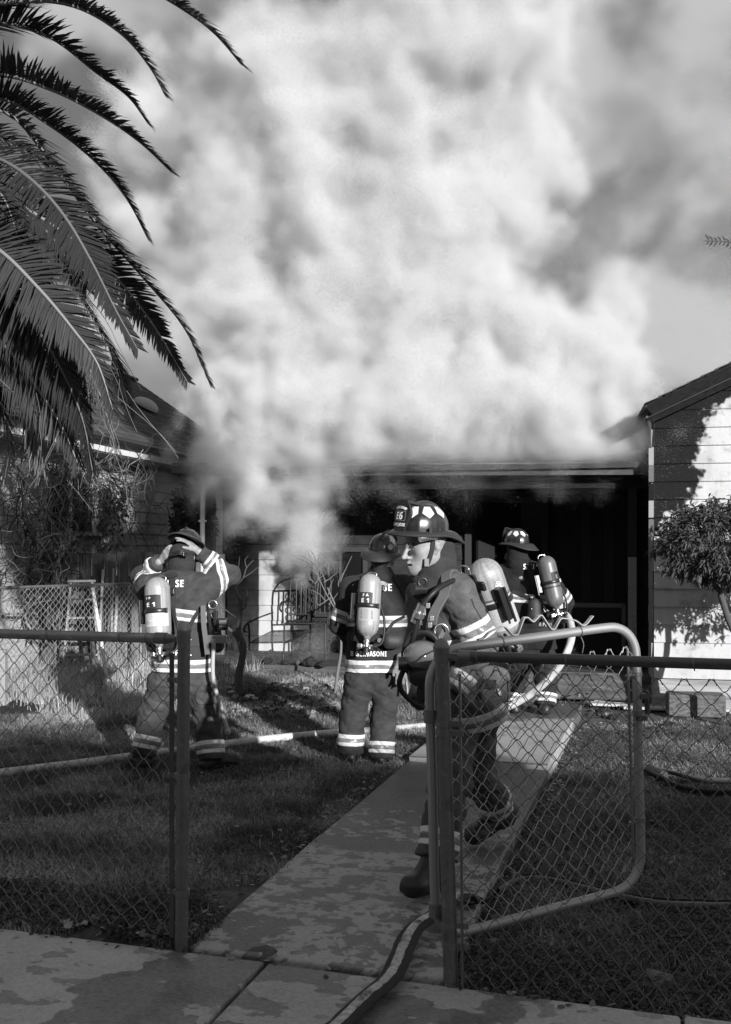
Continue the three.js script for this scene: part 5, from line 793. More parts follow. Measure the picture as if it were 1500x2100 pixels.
// a head with a face: z forwards, y up, origin between the ears at eye height
function headField() {
  const skull = bones([[V(0, 0.035, -0.025), V(0, 0.045, 0.015), 0.083, 0.076], [V(0, -0.01, 0.012), V(0, -0.05, 0.034), 0.062, 0.048], [V(0, -0.072, 0.045), V(0, -0.1, 0.07), 0.034, 0.024], [V(-0.046, -0.022, 0.045), V(-0.05, -0.015, 0.02), 0.024, 0.022], [V(0.046, -0.022, 0.045), V(0.05, -0.015, 0.02), 0.024, 0.022], [V(-0.045, -0.055, 0.0), V(-0.02, -0.092, 0.052), 0.026, 0.022], [V(0.045, -0.055, 0.0), V(0.02, -0.092, 0.052), 0.026, 0.022], [V(0, -0.05, -0.03), V(0, -0.17, -0.05), 0.058, 0.056]], 0.035);
  const nose = bones([[V(0, 0.01, 0.089), V(0, -0.034, 0.117), 0.008, 0.0105], [V(-0.011, -0.038, 0.097), V(0.011, -0.038, 0.097), 0.0085, 0.0085], [V(-0.034, 0.021, 0.077), V(-0.008, 0.02, 0.087), 0.011, 0.011], [V(0.034, 0.021, 0.077), V(0.008, 0.02, 0.087), 0.011, 0.011]], 0.016);
  const lips = bones([[V(-0.021, -0.067, 0.08), V(0, -0.0625, 0.094), 0.005, 0.0068], [V(0.021, -0.067, 0.08), V(0, -0.0625, 0.094), 0.005, 0.0068], [V(-0.017, -0.08, 0.08), V(0, -0.081, 0.09), 0.006, 0.0075], [V(0.017, -0.08, 0.08), V(0, -0.081, 0.09), 0.006, 0.0075], [V(0, -0.1, 0.083), V(0, -0.104, 0.081), 0.011, 0.011]], 0.012);
  const ears = bones([-1, 1].flatMap((s) => [[V(s * 0.078, 0.014, -0.012), V(s * 0.083, -0.004, -0.02), 0.014, 0.013], [V(s * 0.083, 0.018, -0.014), V(s * 0.087, 0.014, -0.026), 0.008, 0.008], [V(s * 0.083, -0.01, -0.02), V(s * 0.078, -0.028, -0.01), 0.009, 0.007], [V(s * 0.087, 0.014, -0.026), V(s * 0.083, -0.012, -0.02), 0.006, 0.006]]), 0.01);
  const holes = [[-0.029, 0.002, 0.098, 0.0165], [0.029, 0.002, 0.098, 0.0165]], eyes = [[-0.0265, 0.001, 0.066, 0.0128], [0.0265, 0.001, 0.066, 0.0128]];
  return { lo: V(-0.13, -0.24, -0.13), hi: V(0.13, 0.14, 0.14), d: (x, y, z) => {
    let d = smin(skull.d(x, y, z), nose.d(x, y, z), 0.014); d = smin(d, lips.d(x, y, z), 0.008); d = smin(d, ears.d(x, y, z), 0.008);
    for (const h of holes) { const e = h[3] - Math.sqrt(((x - h[0]) * 0.95) ** 2 + ((y - h[1]) * 1.2) ** 2 + (z - h[2]) ** 2); const k = 0.012, q = Math.max(k - Math.abs(d - e), 0) / k; d = Math.max(d, e) + q * q * k * 0.25; }
    for (const h of eyes) d = smin(d, Math.sqrt((x - h[0]) ** 2 + (y - h[1]) ** 2 + (z - h[2]) ** 2) - h[3], 0.003);
    const mouth = 0.0048 - Math.sqrt((x * 0.22) ** 2 + ((y + 0.0715) * 0.95) ** 2 + (Math.max(0, 0.078 - z) * 0.8) ** 2); d = Math.max(d, mouth);
    return d;
  } };
}
// ---------------------------------------------------------------- the four firefighters
const mix = (a, b, t) => a.clone().lerp(b, t);
const folds = (amp, k, sy = 9) => (x, y, z) => amp * (1.0 * noise3(x * 6 + k, y * sy, z * 6) + 0.85 * (0.42 - Math.pow(Math.abs(noise3(x * 8 + 0.6 * y * sy, y * sy * 1.2 + k, z * 8)), 0.6) * 1.5) + 0.3 * noise3(x * 26, y * 30 + k, z * 26));
function firefighter(s) {
  const { J } = s, base = s.base.clone(), g = thing('person', s.label, 'person', base.toArray(), 0, null), off = (geo) => geo.translate(-base.x, -base.y, -base.z), part = (name, geo, mat, parent = g) => Array.isArray(geo) ? geo.map((q) => mesh(name, off(q), mat, parent))[0] : mesh(name, off(geo), mat, parent);
  const up = V().subVectors(J.neck, J.pelvis).normalize(), lat = V().subVectors(J.shR, J.shL); lat.addScaledVector(up, -lat.dot(up)).normalize(); const fwd = V().crossVectors(lat, up).multiplyScalar(-1).normalize(); // lat points to the wearer's right, fwd out of the chest
  const chest = mix(J.pelvis, J.neck, 0.72), waist = mix(J.pelvis, J.neck, 0.3), hem = s.hem ?? J.pelvis.clone().addScaledVector(up, -0.12), q = s.bulk ?? 1;
  const T = [];
  for (const k of [-1, 1]) {
    T.push([hem.clone().addScaledVector(lat, k * 0.085 * q).addScaledVector(up, -0.1), waist.clone().addScaledVector(lat, k * 0.072 * q), 0.152 * q, 0.138 * q], [waist.clone().addScaledVector(lat, k * 0.072 * q), chest.clone().addScaledVector(lat, k * 0.09 * q), 0.138 * q, 0.142 * q]);
    const sh = k < 0 ? J.shL : J.shR; T.push([chest.clone().addScaledVector(lat, k * 0.09 * q), mix(J.neck, sh, 0.75).addScaledVector(up, -0.05), 0.135 * q, 0.1 * q], [J.neck.clone().addScaledVector(up, -0.02), sh.clone(), 0.085 * q, 0.088 * q]);
  }
  const wT = folds(0.01 * (s.crease ?? 1), s.seed, 5), wA = folds(0.012 * (s.crease ?? 1), s.seed + 7, 11), wL = folds(0.015 * (s.crease ?? 1), s.seed + 13, 10);
  const hemN = s.hemN ?? up, torso = clip(bones(T, 0.06, wT), hem, hemN), col = bones([[J.neck.clone().addScaledVector(up, -0.03), mix(J.neck, J.head, s.collar ?? 0.5), 0.088, 0.082]], 0.02, folds(0.005, s.seed + 3, 14));
  const armOf = (sh, el, wr) => { const d = V().subVectors(wr, el).normalize(); return clip(bones([[sh, el, 0.09 * q, 0.077 * q], [el, wr, 0.078 * q, 0.06 * q]], 0.03, wA), wr.clone().addScaledVector(d, -0.012), d, true); };
  const armL = armOf(J.shL, J.elL, J.wrL), armR = armOf(J.shR, J.elR, J.wrR), coat = join(join(join(torso, armL, s.joint ?? 0.05), armR, s.joint ?? 0.05), clip(col, mix(J.neck, J.head, s.collar ?? 0.5).addScaledVector(up, 0.02), up, true), 0.03);
  const legOf = (hip, kn, an) => { const d = V().subVectors(an, kn).normalize(); return clip(bones([[J.pelvis, hip, 0.14 * q, 0.125 * q], [hip, kn, 0.122 * q, 0.098 * q], [kn, an, 0.098 * q, 0.1 * q]], 0.04, wL), an.clone().addScaledVector(d, s.cuff ?? 0.02), d, true); };
  const legL = legOf(J.hipL, J.knL, J.anL), legR = legOf(J.hipR, J.knR, J.anR);
  const cell = s.cell ?? 0.011;
  part('coat', nets(coat, cell), s.coat); part('trouser_leg', nets(legL, cell), s.trousers); part('trouser_leg', nets(legR, cell), s.trousers);
  // body under the clothes: one figure with head and hands
  const bodyF = bones([[J.pelvis, J.neck, 0.11, 0.08], [J.shL, J.shR, 0.06], [J.shL, J.elL, 0.045, 0.04], [J.elL, J.wrL.clone(), 0.04, 0.03], [J.shR, J.elR, 0.045, 0.04], [J.elR, J.wrR.clone(), 0.04, 0.03], [J.hipL, J.knL, 0.07, 0.055], [J.knL, J.anL, 0.05, 0.04], [J.hipR, J.knR, 0.07, 0.055], [J.knR, J.anR, 0.05, 0.04], [J.neck, J.head, 0.055, 0.055]], 0.04);
  const hz = s.face.clone().normalize(), hx = V().crossVectors(s.headUp, hz).normalize(), hy = V().crossVectors(hz, hx), HM = new THREE.Matrix4().makeBasis(hx, hy, hz).setPosition(J.head);
  const parts = [nets(bodyF, 0.016), nets(headField(), s.headCell ?? 0.006).applyMatrix4(HM)];
  for (const h of s.hands ?? []) if (!h.glove) parts.push(handGeo(h.at, h.dir, h.palm, h.mirror, h.curl ?? 0.5, h.thick ?? 1, h.size ?? 1));
  part('body', merge(parts), M.skin);
  for (const h of s.hands ?? []) if (h.glove) part('glove', handGeo(h.at, h.dir, h.palm, h.mirror, h.curl ?? 0.6, 1.25, h.size ?? 1.05), s.gloveMat ?? M.leather);
  // boots
  for (const f of s.feet) {
    const n = f.n ?? V(0, 1, 0), to = V().subVectors(f.toe, f.an); to.addScaledVector(n, -to.dot(n)).normalize(); const heel = f.an.clone().addScaledVector(to, -0.035).addScaledVector(n, V().subVectors(f.toe, f.an).dot(n)); const sd = V().crossVectors(to, n);
    const F = bones([[f.an.clone().addScaledVector(V().subVectors(f.kn, f.an).normalize(), 0.2), f.an, 0.066, 0.06], [f.an, heel, 0.058, 0.05], [heel, f.toe, 0.05, 0.046], [f.an.clone().addScaledVector(to, 0.03), f.toe, 0.055, 0.04], [f.toe.clone().addScaledVector(sd, 0.018), f.toe.clone().addScaledVector(sd, -0.018), 0.042]], 0.03, folds(0.004, s.seed + 21, 18)), sole = f.toe.clone().addScaledVector(n, -0.034);
    part('boot', nets(clip(F, sole.clone().addScaledVector(n, 0.006), n), 0.008), M.boot); const B = bones([[heel, f.toe, 0.056, 0.054]], 0.01); part('boot_sole', nets(clip(clip({ ...B, d: (x, y, z) => B.d(x, y, z) + 0.0 }, sole.clone().addScaledVector(n, 0.02), n, true), sole.clone().addScaledVector(n, -0.008), n), 0.008), M.rubber);
  }
  // retroreflective bands: bright with a silver centre
  const fields = { torso, armL, armR, legL, legR, coat };
  for (const [on, c, n, w, R = 0.34, lift = 0.005] of s.bands(fields)) { const whole = on.startsWith('leg') ? fields[on] : coat, own = fields[on], F = (e) => ({ d: (x, y, z) => Math.max(whole.d(x, y, z) - e, own.d(x, y, z) - 0.02), lo: own.lo.clone().addScalar(-0.04), hi: own.hi.clone().addScalar(0.04) }), b = part('reflective_band', nets(slice(F(lift), c, n.clone().normalize(), w, R), 0.0052), M.bright); part('reflective_stripe', nets(slice(F(lift + 0.0035), c, n.clone().normalize(), w * 0.36, R), 0.0052), M.silver, b); }
  const ctx = { g, base, J, up, lat, fwd, coat, torso, armL, armR, legL, legR, part, off, hx, hy, hz, chest, waist, hem };
  if (s.helmet) { const { root } = makeHelmet(g, s.helmet.pos.clone().sub(base), s.helmet.fwd, s.helmet.up, s.helmet.front, s.helmet.size ?? 1, s.helmet); ctx.helmet = root; }
  s.more?.(ctx);
  return ctx;
}
const ringN = (a, b) => V().subVectors(b, a).normalize();
const print = (text, w, h, size, opt) => printMat(lettering(text, w, h, size, { narrow: 0.82, ...opt }), 0.45);
const tagMat = (v) => grey(v, 0.5);
const labelTex = (seedK) => lettering([], 512, 256, 10, { back: '#c9c9c9', draw: (x, w, h) => { seed(seedK); x.fillStyle = '#555'; for (let r = 0; r < 11; r++) for (let c = 0; c < 2; c++) { const n = rr(0.4, 0.95); for (let k = 0; k < 14 * n; k++) x.fillRect(24 + c * 250 + k * 15, 24 + r * 20, rr(5, 13), 6); } x.save(); x.translate(70, 190); x.rotate(0.785); x.fillStyle = '#222'; x.fillRect(-26, -26, 52, 52); x.fillStyle = '#bbb'; x.fillRect(-18, -18, 36, 36); x.restore(); } });

// 1: the one who walks out through the gateway
{
  const J = { pelvis: at(965, 1432, 5.0), neck: at(890, 1192, 4.7), head: at(873, 1122, 4.6) };
  J.shL = at(936, 1212, 4.55); J.shR = at(872, 1222, 4.88); J.elL = at(990, 1320, 4.56); J.wrL = at(926, 1424, 4.5); J.elR = at(864, 1322, 4.98); J.wrR = at(862, 1395, 4.78);
  J.hipL = at(985, 1450, 5.05); J.knL = at(972, 1578, 5.12); J.anL = at(1030, 1670, 5.4); J.hipR = at(948, 1450, 5.03); J.knR = at(925, 1600, 4.74); J.anR = at(897, 1762, 4.6);
  const front = lettering([...'FIREFIGHTER'].map((c, i) => [c, 0.5 + 0.4 * Math.sin((i - 5) * 0.21), 0.31 - 0.11 * Math.cos((i - 5) * 0.21) , 0.4, (i - 5) * 0.2]).concat([['E6', 0.47, 0.53, 1.15], ['SAN JOSE', 0.5, 0.86, 0.5]]), 256, 352, 118, { narrow: 0.85, draw: (x) => { x.strokeStyle = '#999'; x.lineWidth = 5; x.strokeRect(34, 124, 188, 122); } });
  const hf = V(-0.8, -0.03, 0.6).normalize();
  const p1 = firefighter({
    label: 'firefighter in grey coat and shield fronted helmet walking out through the gateway, face in profile', seed: 3, base: V(0.45, 0.03, -4.9), J, cell: 0.0085, headCell: 0.003, crease: 1.1, bulk: 0.92, joint: 0.022,
    coat: M.coatA, trousers: M.trouserA, face: V(-0.92, -0.12, 0.38), headUp: V(-0.12, 1, 0.05), hem: at(968, 1478, 4.98), hemN: V(-0.28, 0.9, 0.2).normalize(), collar: 0.6, cuff: 0.0,
    helmet: { pos: at(868, 1093, 4.6), fwd: hf, up: V(0.06, 1, 0.06), front, size: 1.0 },
    hands: [{ at: J.wrL, dir: V().subVectors(at(900, 1462, 4.42), J.wrL), palm: V(-0.6, -0.2, -0.6), mirror: false, glove: true, curl: 0.7 }, { at: J.wrR, dir: V(-0.2, -0.8, 0.4), palm: V(0.3, 0.2, 0.8), mirror: true, glove: true, curl: 0.8 }],
    feet: [{ an: J.anL, kn: J.knL, toe: at(975, 1712, 5.26), n: V(-0.28, 0.95, 0.1).normalize() }, { an: J.anR, kn: J.knR, toe: at(848, 1819, 4.44), n: V(0.08, 1, -0.06).normalize() }],
    bands: () => [['armL', mix(J.shL, J.elL, 0.74), ringN(J.shL, J.elL), 0.088, 0.14], ['armL', mix(J.elL, J.wrL, 0.74), ringN(J.elL, J.wrL), 0.08, 0.13, 0.007], ['armR', mix(J.elR, J.wrR, 0.7), ringN(J.elR, J.wrR), 0.075, 0.13], ['torso', at(965, 1457, 4.98), V(-0.28, 0.9, 0.2), 0.085, 0.4, 0.007], ['legL', mix(J.knL, J.anL, 0.72), ringN(J.knL, J.anL), 0.085, 0.16], ['legR', mix(J.knR, J.anR, 0.76), ringN(J.knR, J.anR), 0.085, 0.16], ['torso', at(930, 1318, 4.82), V(-0.2, 1, 0), 0.075, 0.4]],
    more: ({ part, g, coat, torso, armL, hx, hy, hz, helmet, base, off, up, lat, fwd }) => {
      const Hd = (x, y, z) => J.head.clone().addScaledVector(hx, x).addScaledVector(hy, y).addScaledVector(hz, z);
      // dark hood round the neck and jaw, chin strap, torch on the helmet
      const hood = bones([[Hd(0, -0.13, -0.03), Hd(0, -0.19, -0.03), 0.086, 0.09], [Hd(0, -0.02, -0.075), Hd(0, -0.15, -0.05), 0.07, 0.085], [Hd(0, -0.155, 0.03), Hd(0, -0.18, 0.02), 0.055, 0.07]], 0.03, folds(0.006, 40, 20)); part('hood', nets(hood, 0.008), M.hood);
      part('chin_strap', [strap(null, [Hd(0.088, 0.05, -0.005), Hd(0.09, -0.01, 0.01), Hd(0.075, -0.075, 0.035), Hd(0.045, -0.112, 0.06), Hd(0, -0.124, 0.075)], 0.018, 0, 0.003, false), strap(null, [Hd(-0.088, 0.05, -0.005), Hd(-0.09, -0.01, 0.01), Hd(-0.075, -0.075, 0.035), Hd(-0.045, -0.112, 0.06), Hd(0, -0.124, 0.075)], 0.018, 0, 0.003, false)], M.strap);
      part('strap_buckle', off(new THREE.BoxGeometry(0.02, 0.035, 0.012).translate(0, 0, 0)).applyMatrix4(new THREE.Matrix4().setPosition(Hd(0.078, -0.066, 0.04).add(base))), M.metal);
      for (const sx of [-1, 1]) part('eyeball', new THREE.SphereGeometry(0.0115, 16, 10).applyMatrix4(new THREE.Matrix4().setPosition(Hd(sx * 0.0265, 0.001, 0.0685))), grey(0.6, 0.2)), part('iris', new THREE.SphereGeometry(0.006, 12, 8).applyMatrix4(new THREE.Matrix4().setPosition(Hd(sx * 0.0265, 0.001, 0.0748))), grey(0.02, 0.15)), part('eyebrow', tube([Hd(sx * 0.014, 0.02, 0.0925), Hd(sx * 0.032, 0.027, 0.09), Hd(sx * 0.05, 0.02, 0.077)], 0.0042, 10, 6), M.hair);
      const tq = new THREE.Quaternion().setFromUnitVectors(V(0, 1, 0), hz), tp = Hd(0.118, 0.048, 0.03); part('helmet_torch', merge([new THREE.CylinderGeometry(0.014, 0.014, 0.07, 14), new THREE.CylinderGeometry(0.017, 0.016, 0.02, 14).translate(0, 0.04, 0), new THREE.CylinderGeometry(0.0155, 0.0155, 0.006, 14).translate(0, -0.015, 0)]).applyQuaternion(tq).translate(tp.x, tp.y, tp.z), M.metal);
      part('helmet_bracket', new THREE.BoxGeometry(0.012, 0.04, 0.05).translate(...Hd(0.108, 0.068, 0.02).toArray()), M.plastic);
      // coat details: raised collar flap, shoulder strap, seam on the sleeve
      const shTop = mix(J.neck, J.shL, 0.55).addScaledVector(up, 0.1);
      part('shoulder_strap', merge([strap(coat, [at(955, 1185, 4.8), at(925, 1178, 4.6), at(905, 1200, 4.42), at(890, 1240, 4.4), at(885, 1290, 4.42), at(880, 1340, 4.5)], 0.045, 0.006, 0.01)]), M.strapGrey);
      part('harness_strap', [strap(torso, [at(890, 1250, 4.4), at(880, 1300, 4.42), at(895, 1345, 4.5), at(930, 1370, 4.6)], 0.04, 0.02, 0.006), strap(torso, [at(930, 1372, 4.6), at(960, 1390, 4.7), at(1000, 1400, 4.8)], 0.045, 0.012, 0.006), strap(torso, [at(858, 1230, 4.55), at(856, 1290, 4.55), at(852, 1340, 4.6)], 0.045, 0.02, 0.006)], M.strap);
      part('buckle', [[886, 1268, 4.33], [882, 1282, 4.33], [878, 1242, 4.35]].map(([a, b, d]) => { const p = at(a, b, d); return rbox(0.02, 0.024, 0.01, 0.003, p.x, p.y, p.z); }), M.metal);
      const sd = V(0.5, 0.1, 0.86).normalize(); const seam = []; for (let k = 0; k <= 12; k++) { const p = mix(J.shL, J.elL, k / 12).addScaledVector(sd, 0.2); for (let i = 0; i < 30; i++) { const d = coat.d(p.x, p.y, p.z) - 0.001; p.addScaledVector(sd, -d * 0.8); } if (k > 1 && k < 10) seam.push(p); } part('sleeve_seam', tube(seam, 0.0028, 40, 5), grey(0.04, 0.9));
      // regulator hose from the shoulder to the mask
      part('mic_hose', tube([at(950, 1188, 4.62), at(922, 1194, 4.44), at(890, 1215, 4.36), at(862, 1250, 4.36), at(852, 1295, 4.38), at(838, 1340, 4.42), at(828, 1378, 4.42)], 0.0125, 40, 9), M.rubber);
      part('hose_coupling', [rod(at(866, 1240, 4.36), at(851, 1276, 4.38), 0.021, 0.021, 12), rod(at(860, 1256, 4.355), at(856, 1266, 4.36), 0.025, 0.025, 12)], M.metal);
      part('chest_light', merge([rod(at(874, 1208, 4.38), at(850, 1208, 4.36), 0.02, 0.024, 16), rod(at(852, 1208, 4.36), at(847, 1208, 4.355), 0.027, 0.027, 16), new THREE.TorusGeometry(0.018, 0.006, 6, 16).translate(...at(867, 1194, 4.36).toArray())]), M.plastic);
      // bag on the hip and tool pouch
      const bag = at(1010, 1398, 4.86), bagF = bones([[bag.clone().add(V(-0.03, 0.05, 0)), bag.clone().add(V(-0.03, -0.05, 0)), 0.062, 0.07], [bag.clone().add(V(0.04, 0.05, -0.02)), bag.clone().add(V(0.03, -0.06, -0.02)), 0.055, 0.06]], 0.04, folds(0.006, 50, 8)); part('mask_bag', nets(bagF, 0.009), cloth(0.1, 33));
      part('bag_strap', strap(null, [at(985, 1340, 4.72), at(988, 1380, 4.72), at(985, 1425, 4.73), at(978, 1440, 4.78)], 0.02, 0, 0.005, false), M.strap);
      part('name_print', patch(join(torso, armL), at(1022, 1415, 4.86), V(0.35, 0, 1), V(-0.1, 1, 0), 0.11, 0.06, 0.012), print([['W A', 0.5, 0.5, 1, 0]], 256, 128, 110));
    },
  });
  // breathing mask hanging on the chest
  const mp = at(866, 1345, 4.38), mask = thing('breathing_mask', 'clear visored breathing mask hanging on the chest of the walking firefighter', 'mask', mp.toArray());
  const lens = new THREE.SphereGeometry(0.1, 28, 18, 0, 6.2832, 0, 1.75).scale(0.85, 1, 0.62).rotateX(Math.PI / 2).rotateY(-0.25); const lp = lens.attributes.position; 
  mesh('visor', lens.clone().scale(1, 1.12, 1), new THREE.MeshPhysicalMaterial({ color: new THREE.Color().setRGB(0.2, 0.2, 0.2), roughness: 0.15, clearcoat: 1, clearcoatRoughness: 0.05, specularIntensity: 1 }), mask);
  mesh('mask_seal', new THREE.TorusGeometry(0.09, 0.014, 10, 36).scale(0.95, 1.18, 1.2).rotateY(-0.25).translate(0.004, 0, -0.012), M.rubber, mask);
  mesh('regulator', merge([new THREE.CylinderGeometry(0.04, 0.046, 0.05, 18).rotateX(Math.PI / 2).translate(-0.02, -0.085, 0.05), new THREE.CylinderGeometry(0.03, 0.03, 0.06, 16).rotateZ(Math.PI / 2).translate(-0.075, -0.03, 0.03)]), M.plastic, mask);
  for (const q of [strap(null, [V(-0.02, 0.1, -0.01), V(-0.015, 0.15, -0.01), V(0.0, 0.2, -0.03)], 0.04, 0, 0.004, false), strap(null, [V(0.07, 0.06, -0.02), V(0.1, 0.12, -0.03), V(0.05, 0.19, -0.04)], 0.02, 0, 0.004, false), tube([V(-0.08, -0.05, 0.02), V(-0.1, -0.13, 0.0), V(-0.05, -0.2, -0.02), V(0.04, -0.25, -0.04)], 0.012, 24, 8)]) mesh('head_strap', q, M.rubber, mask);
  mesh('mask_clip', merge([rbox(0.03, 0.05, 0.015, 0.004, 0.003, 0.2, -0.02), new THREE.TorusGeometry(0.03, 0.004, 6, 16, 4.5).translate(0.085, 0.11, 0.0)]), M.metal, mask);
  // air cylinder on the back
  const top = at(985, 1148, 4.86), bot = at(1043, 1312, 4.98), out = V(0.55, 0.3, -0.35).normalize();
  const chief = lettering([], 256, 256, 10, { draw: (x) => { x.fillStyle = '#777'; x.beginPath(); x.ellipse(128, 128, 90, 118, 0, 0, 7); x.fill(); x.fillStyle = '#eee'; x.beginPath(); x.ellipse(128, 128, 78, 106, 0, 0, 7); x.fill(); x.fillStyle = '#333'; for (let k = 0; k < 9; k++) { x.beginPath(); x.ellipse(128 + 60 * Math.cos(k * 0.55 + 2.3), 128 + 80 * Math.sin(k * 0.55 + 2.3), 10, 16, k * 0.55, 0, 7); x.fill(); } x.fillRect(100, 150, 56, 10); x.fillRect(112, 110, 40, 8); } });
  const scott = lettering([['SCOTT', 0.5, 0.2, 0.7, 0, '#333']], 512, 640, 120, { back: '#b9b9b9', draw: (x, w, h) => { x.fillStyle = '#888'; seed(8); for (let r = 0; r < 16; r++) for (let k = 0; k < 24; k++) if (rnd() < 0.8) x.fillRect(24 + k * 20, 220 + r * 25, rr(8, 18), 7); } });
  const pk = makeAirPack('grey air tank on the back of the firefighter walking out through the gateway', null, top, bot, out, 0.0865, [[0.2, 0.56, -1.3, 1.3, printMat(scott, 0.5, false)], [0.56, 0.585, -3.1, 3.1, tagMat(0.12)], [0.6, 0.78, 0.15, 0.85, printMat(chief, 0.5)]], V(-0.1, 0, 1));
}
// 2: standing in the middle with his back to us
{
  const D = 7.5, J = { pelvis: at(768, 1392, D), neck: at(778, 1186, D - 0.02), head: at(786, 1150, D - 0.05) };
  J.shL = at(722, 1208, D); J.shR = at(834, 1206, D); J.elL = at(698, 1278, D + 0.02); J.wrL = at(722, 1325, D - 0.22); J.elR = at(852, 1284, D + 0.0); J.wrR = at(850, 1345, D - 0.22);
  // facing away: away from the camera, so the forearms reach forwards (greater distance)
  J.wrL = at(724, 1318, D + 0.2); J.wrR = at(846, 1340, D + 0.16);
  J.hipL = at(740, 1396, D); J.knL = at(722, 1470, D + 0.02); J.anL = at(719, 1538, D); J.hipR = at(796, 1396, D); J.knR = at(786, 1472, D + 0.03); J.anR = at(783, 1548, D - 0.03);
  firefighter({
    label: 'firefighter in dark coat standing with his back to us in the middle of the lawn', seed: 23, base: V(J.pelvis.x, 0, J.pelvis.z), J, cell: 0.0105, coat: M.coatB, trousers: M.trouserB, face: V(0.35, 0.05, -0.93), headUp: V(0, 1, 0), hem: at(768, 1376, D), hemN: V(0, 1, 0), collar: 0.62, cuff: 0.03, bulk: 0.97,
    helmet: { pos: at(786, 1132, D - 0.04), fwd: V(0.35, 0.06, -0.93), up: V(0.12, 1, 0.1), size: 1.03, stickers: [2, 5] },
    hands: [{ at: J.wrL, dir: V(0.5, -0.3, -0.8), palm: V(0.6, -0.5, 0.2), mirror: true, glove: true }, { at: J.wrR, dir: V(-0.4, -0.3, -0.8), palm: V(-0.6, -0.5, 0.2), mirror: false, glove: true }],
    feet: [{ an: J.anL, kn: J.knL, toe: J.anL.clone().add(V(-0.02, -0.075, -0.17)) }, { an: J.anR, kn: J.knR, toe: J.anR.clone().add(V(0.05, -0.075, -0.16)) }].map((f) => { f.toe.y = 0.045; return f; }),
    bands: () => [['armL', mix(J.shL, J.elL, 0.78), ringN(J.shL, J.elL), 0.09, 0.15], ['armR', mix(J.shR, J.elR, 0.78), ringN(J.shR, J.elR), 0.09, 0.15], ['torso', at(770, 1272, D), V(0.0, 1, 0), 0.085, 0.4], ['torso', at(768, 1363, D), V(0, 1, 0), 0.092, 0.4], ['legL', mix(J.knL, J.anL, 0.68), ringN(J.knL, J.anL), 0.085, 0.16], ['legR', mix(J.knR, J.anR, 0.8), ringN(J.knR, J.anR), 0.085, 0.16]],
    more: ({ part, coat, torso, J, hx, hy, hz }) => {
      part('back_print', patch(coat, at(764, 1203, D - 0.2), V(0, 0.1, 1), V(0, 1, 0), 0.345, 0.078, 0.009, 30), print([['SAN JOSE', 0.5, 0.52]], 512, 124, 118, { narrow: 0.86 }));
      part('name_print', patch(torso, at(756, 1342, D - 0.2), V(0, 0, 1), V(0, 1, 0), 0.3, 0.062, 0.005, 24), print([['B GERVASONI', 0.5, 0.52]], 512, 106, 88, { narrow: 0.8 }));
      part('name_panel', patch(torso, at(762, 1342, D - 0.2), V(0, 0, 1), V(0, 1, 0), 0.37, 0.085, 0.003, 24), grey(0.02, 0.8));
      const Hd = (x, y, z) => J.head.clone().addScaledVector(hx, x).addScaledVector(hy, y).addScaledVector(hz, z);
      part('hair', nets(bones([[Hd(0, 0.02, -0.045), Hd(0, -0.05, -0.05), 0.076, 0.05], [Hd(0, 0.05, 0.02), Hd(0, 0.06, -0.03), 0.085, 0.085]], 0.03), 0.009), M.hair);
      part('hood', nets(bones([[Hd(0, -0.08, -0.03), Hd(0, -0.115, -0.03), 0.075, 0.078]], 0.03, folds(0.005, 61, 20)), 0.009), M.hood);
      part('helmet_badge', new THREE.CylinderGeometry(0.02, 0.02, 0.004, 18).rotateX(Math.PI / 2).rotateY(0.35).translate(...at(801, 1122, D - 0.155).toArray()), grey(0.6, 0.4));
      part('waist_belt', strap(torso, [at(705, 1300, D - 0.05), at(735, 1312, D - 0.2), at(775, 1314, D - 0.22), at(815, 1308, D - 0.2), at(838, 1298, D - 0.05)], 0.06, 0.012, 0.01), M.strap);
      part('harness_strap', [strap(torso, [at(740, 1186, D - 0.12), at(722, 1212, D - 0.16), at(722, 1260, D - 0.2), at(728, 1300, D - 0.2)], 0.045, 0.012, 0.008), strap(torso, [at(812, 1184, D - 0.1), at(826, 1205, D - 0.1), at(838, 1240, D - 0.08)], 0.05, 0.012, 0.008), strap(torso, [at(824, 1262, D - 0.1), at(806, 1284, D - 0.2), at(790, 1306, D - 0.22)], 0.024, 0.014, 0.004)], M.strap);
      part('belt_pouch', nets(bones([[at(798, 1312, D - 0.22), at(816, 1312, D - 0.2), 0.05, 0.045], [at(800, 1318, D - 0.22), at(812, 1318, D - 0.21), 0.045, 0.045]], 0.03), 0.01), M.leather);
      part('gauge', merge([new THREE.CylinderGeometry(0.017, 0.017, 0.014, 16).rotateX(Math.PI / 2).translate(...at(779, 1313, D - 0.3).toArray())]), M.metal);
      const gp = at(822, 1370, D - 0.18), gl = handGeo(gp.clone().add(V(0, 0.05, 0)), V(0.02, -1, 0.1), V(0, 0, 1), false, 0.35, 1.2, 1.0); part('hanging_glove', gl, M.glove);
      part('tool_handle', rod(at(833, 1392, D - 0.2), at(836, 1422, D - 0.2), 0.012, 0.014, 10), M.metal);
    },
  });
  const e1 = lettering([['F A', 0.5, 0.24, 0.6], ['E 1', 0.5, 0.68, 0.95]], 256, 256, 130, { back: '#3a3a3a' }), sc = lettering([['SCOTT', 0.3, 0.5, 0.42, -1.57, '#333'], ['SCOTT', 0.72, 0.5, 0.42, -1.57, '#333']], 512, 256, 130, { back: '#aaa', draw: (x) => { x.fillStyle = '#777'; for (let r = 0; r < 10; r++) x.fillRect(200, 30 + r * 20, 90, 6); } });
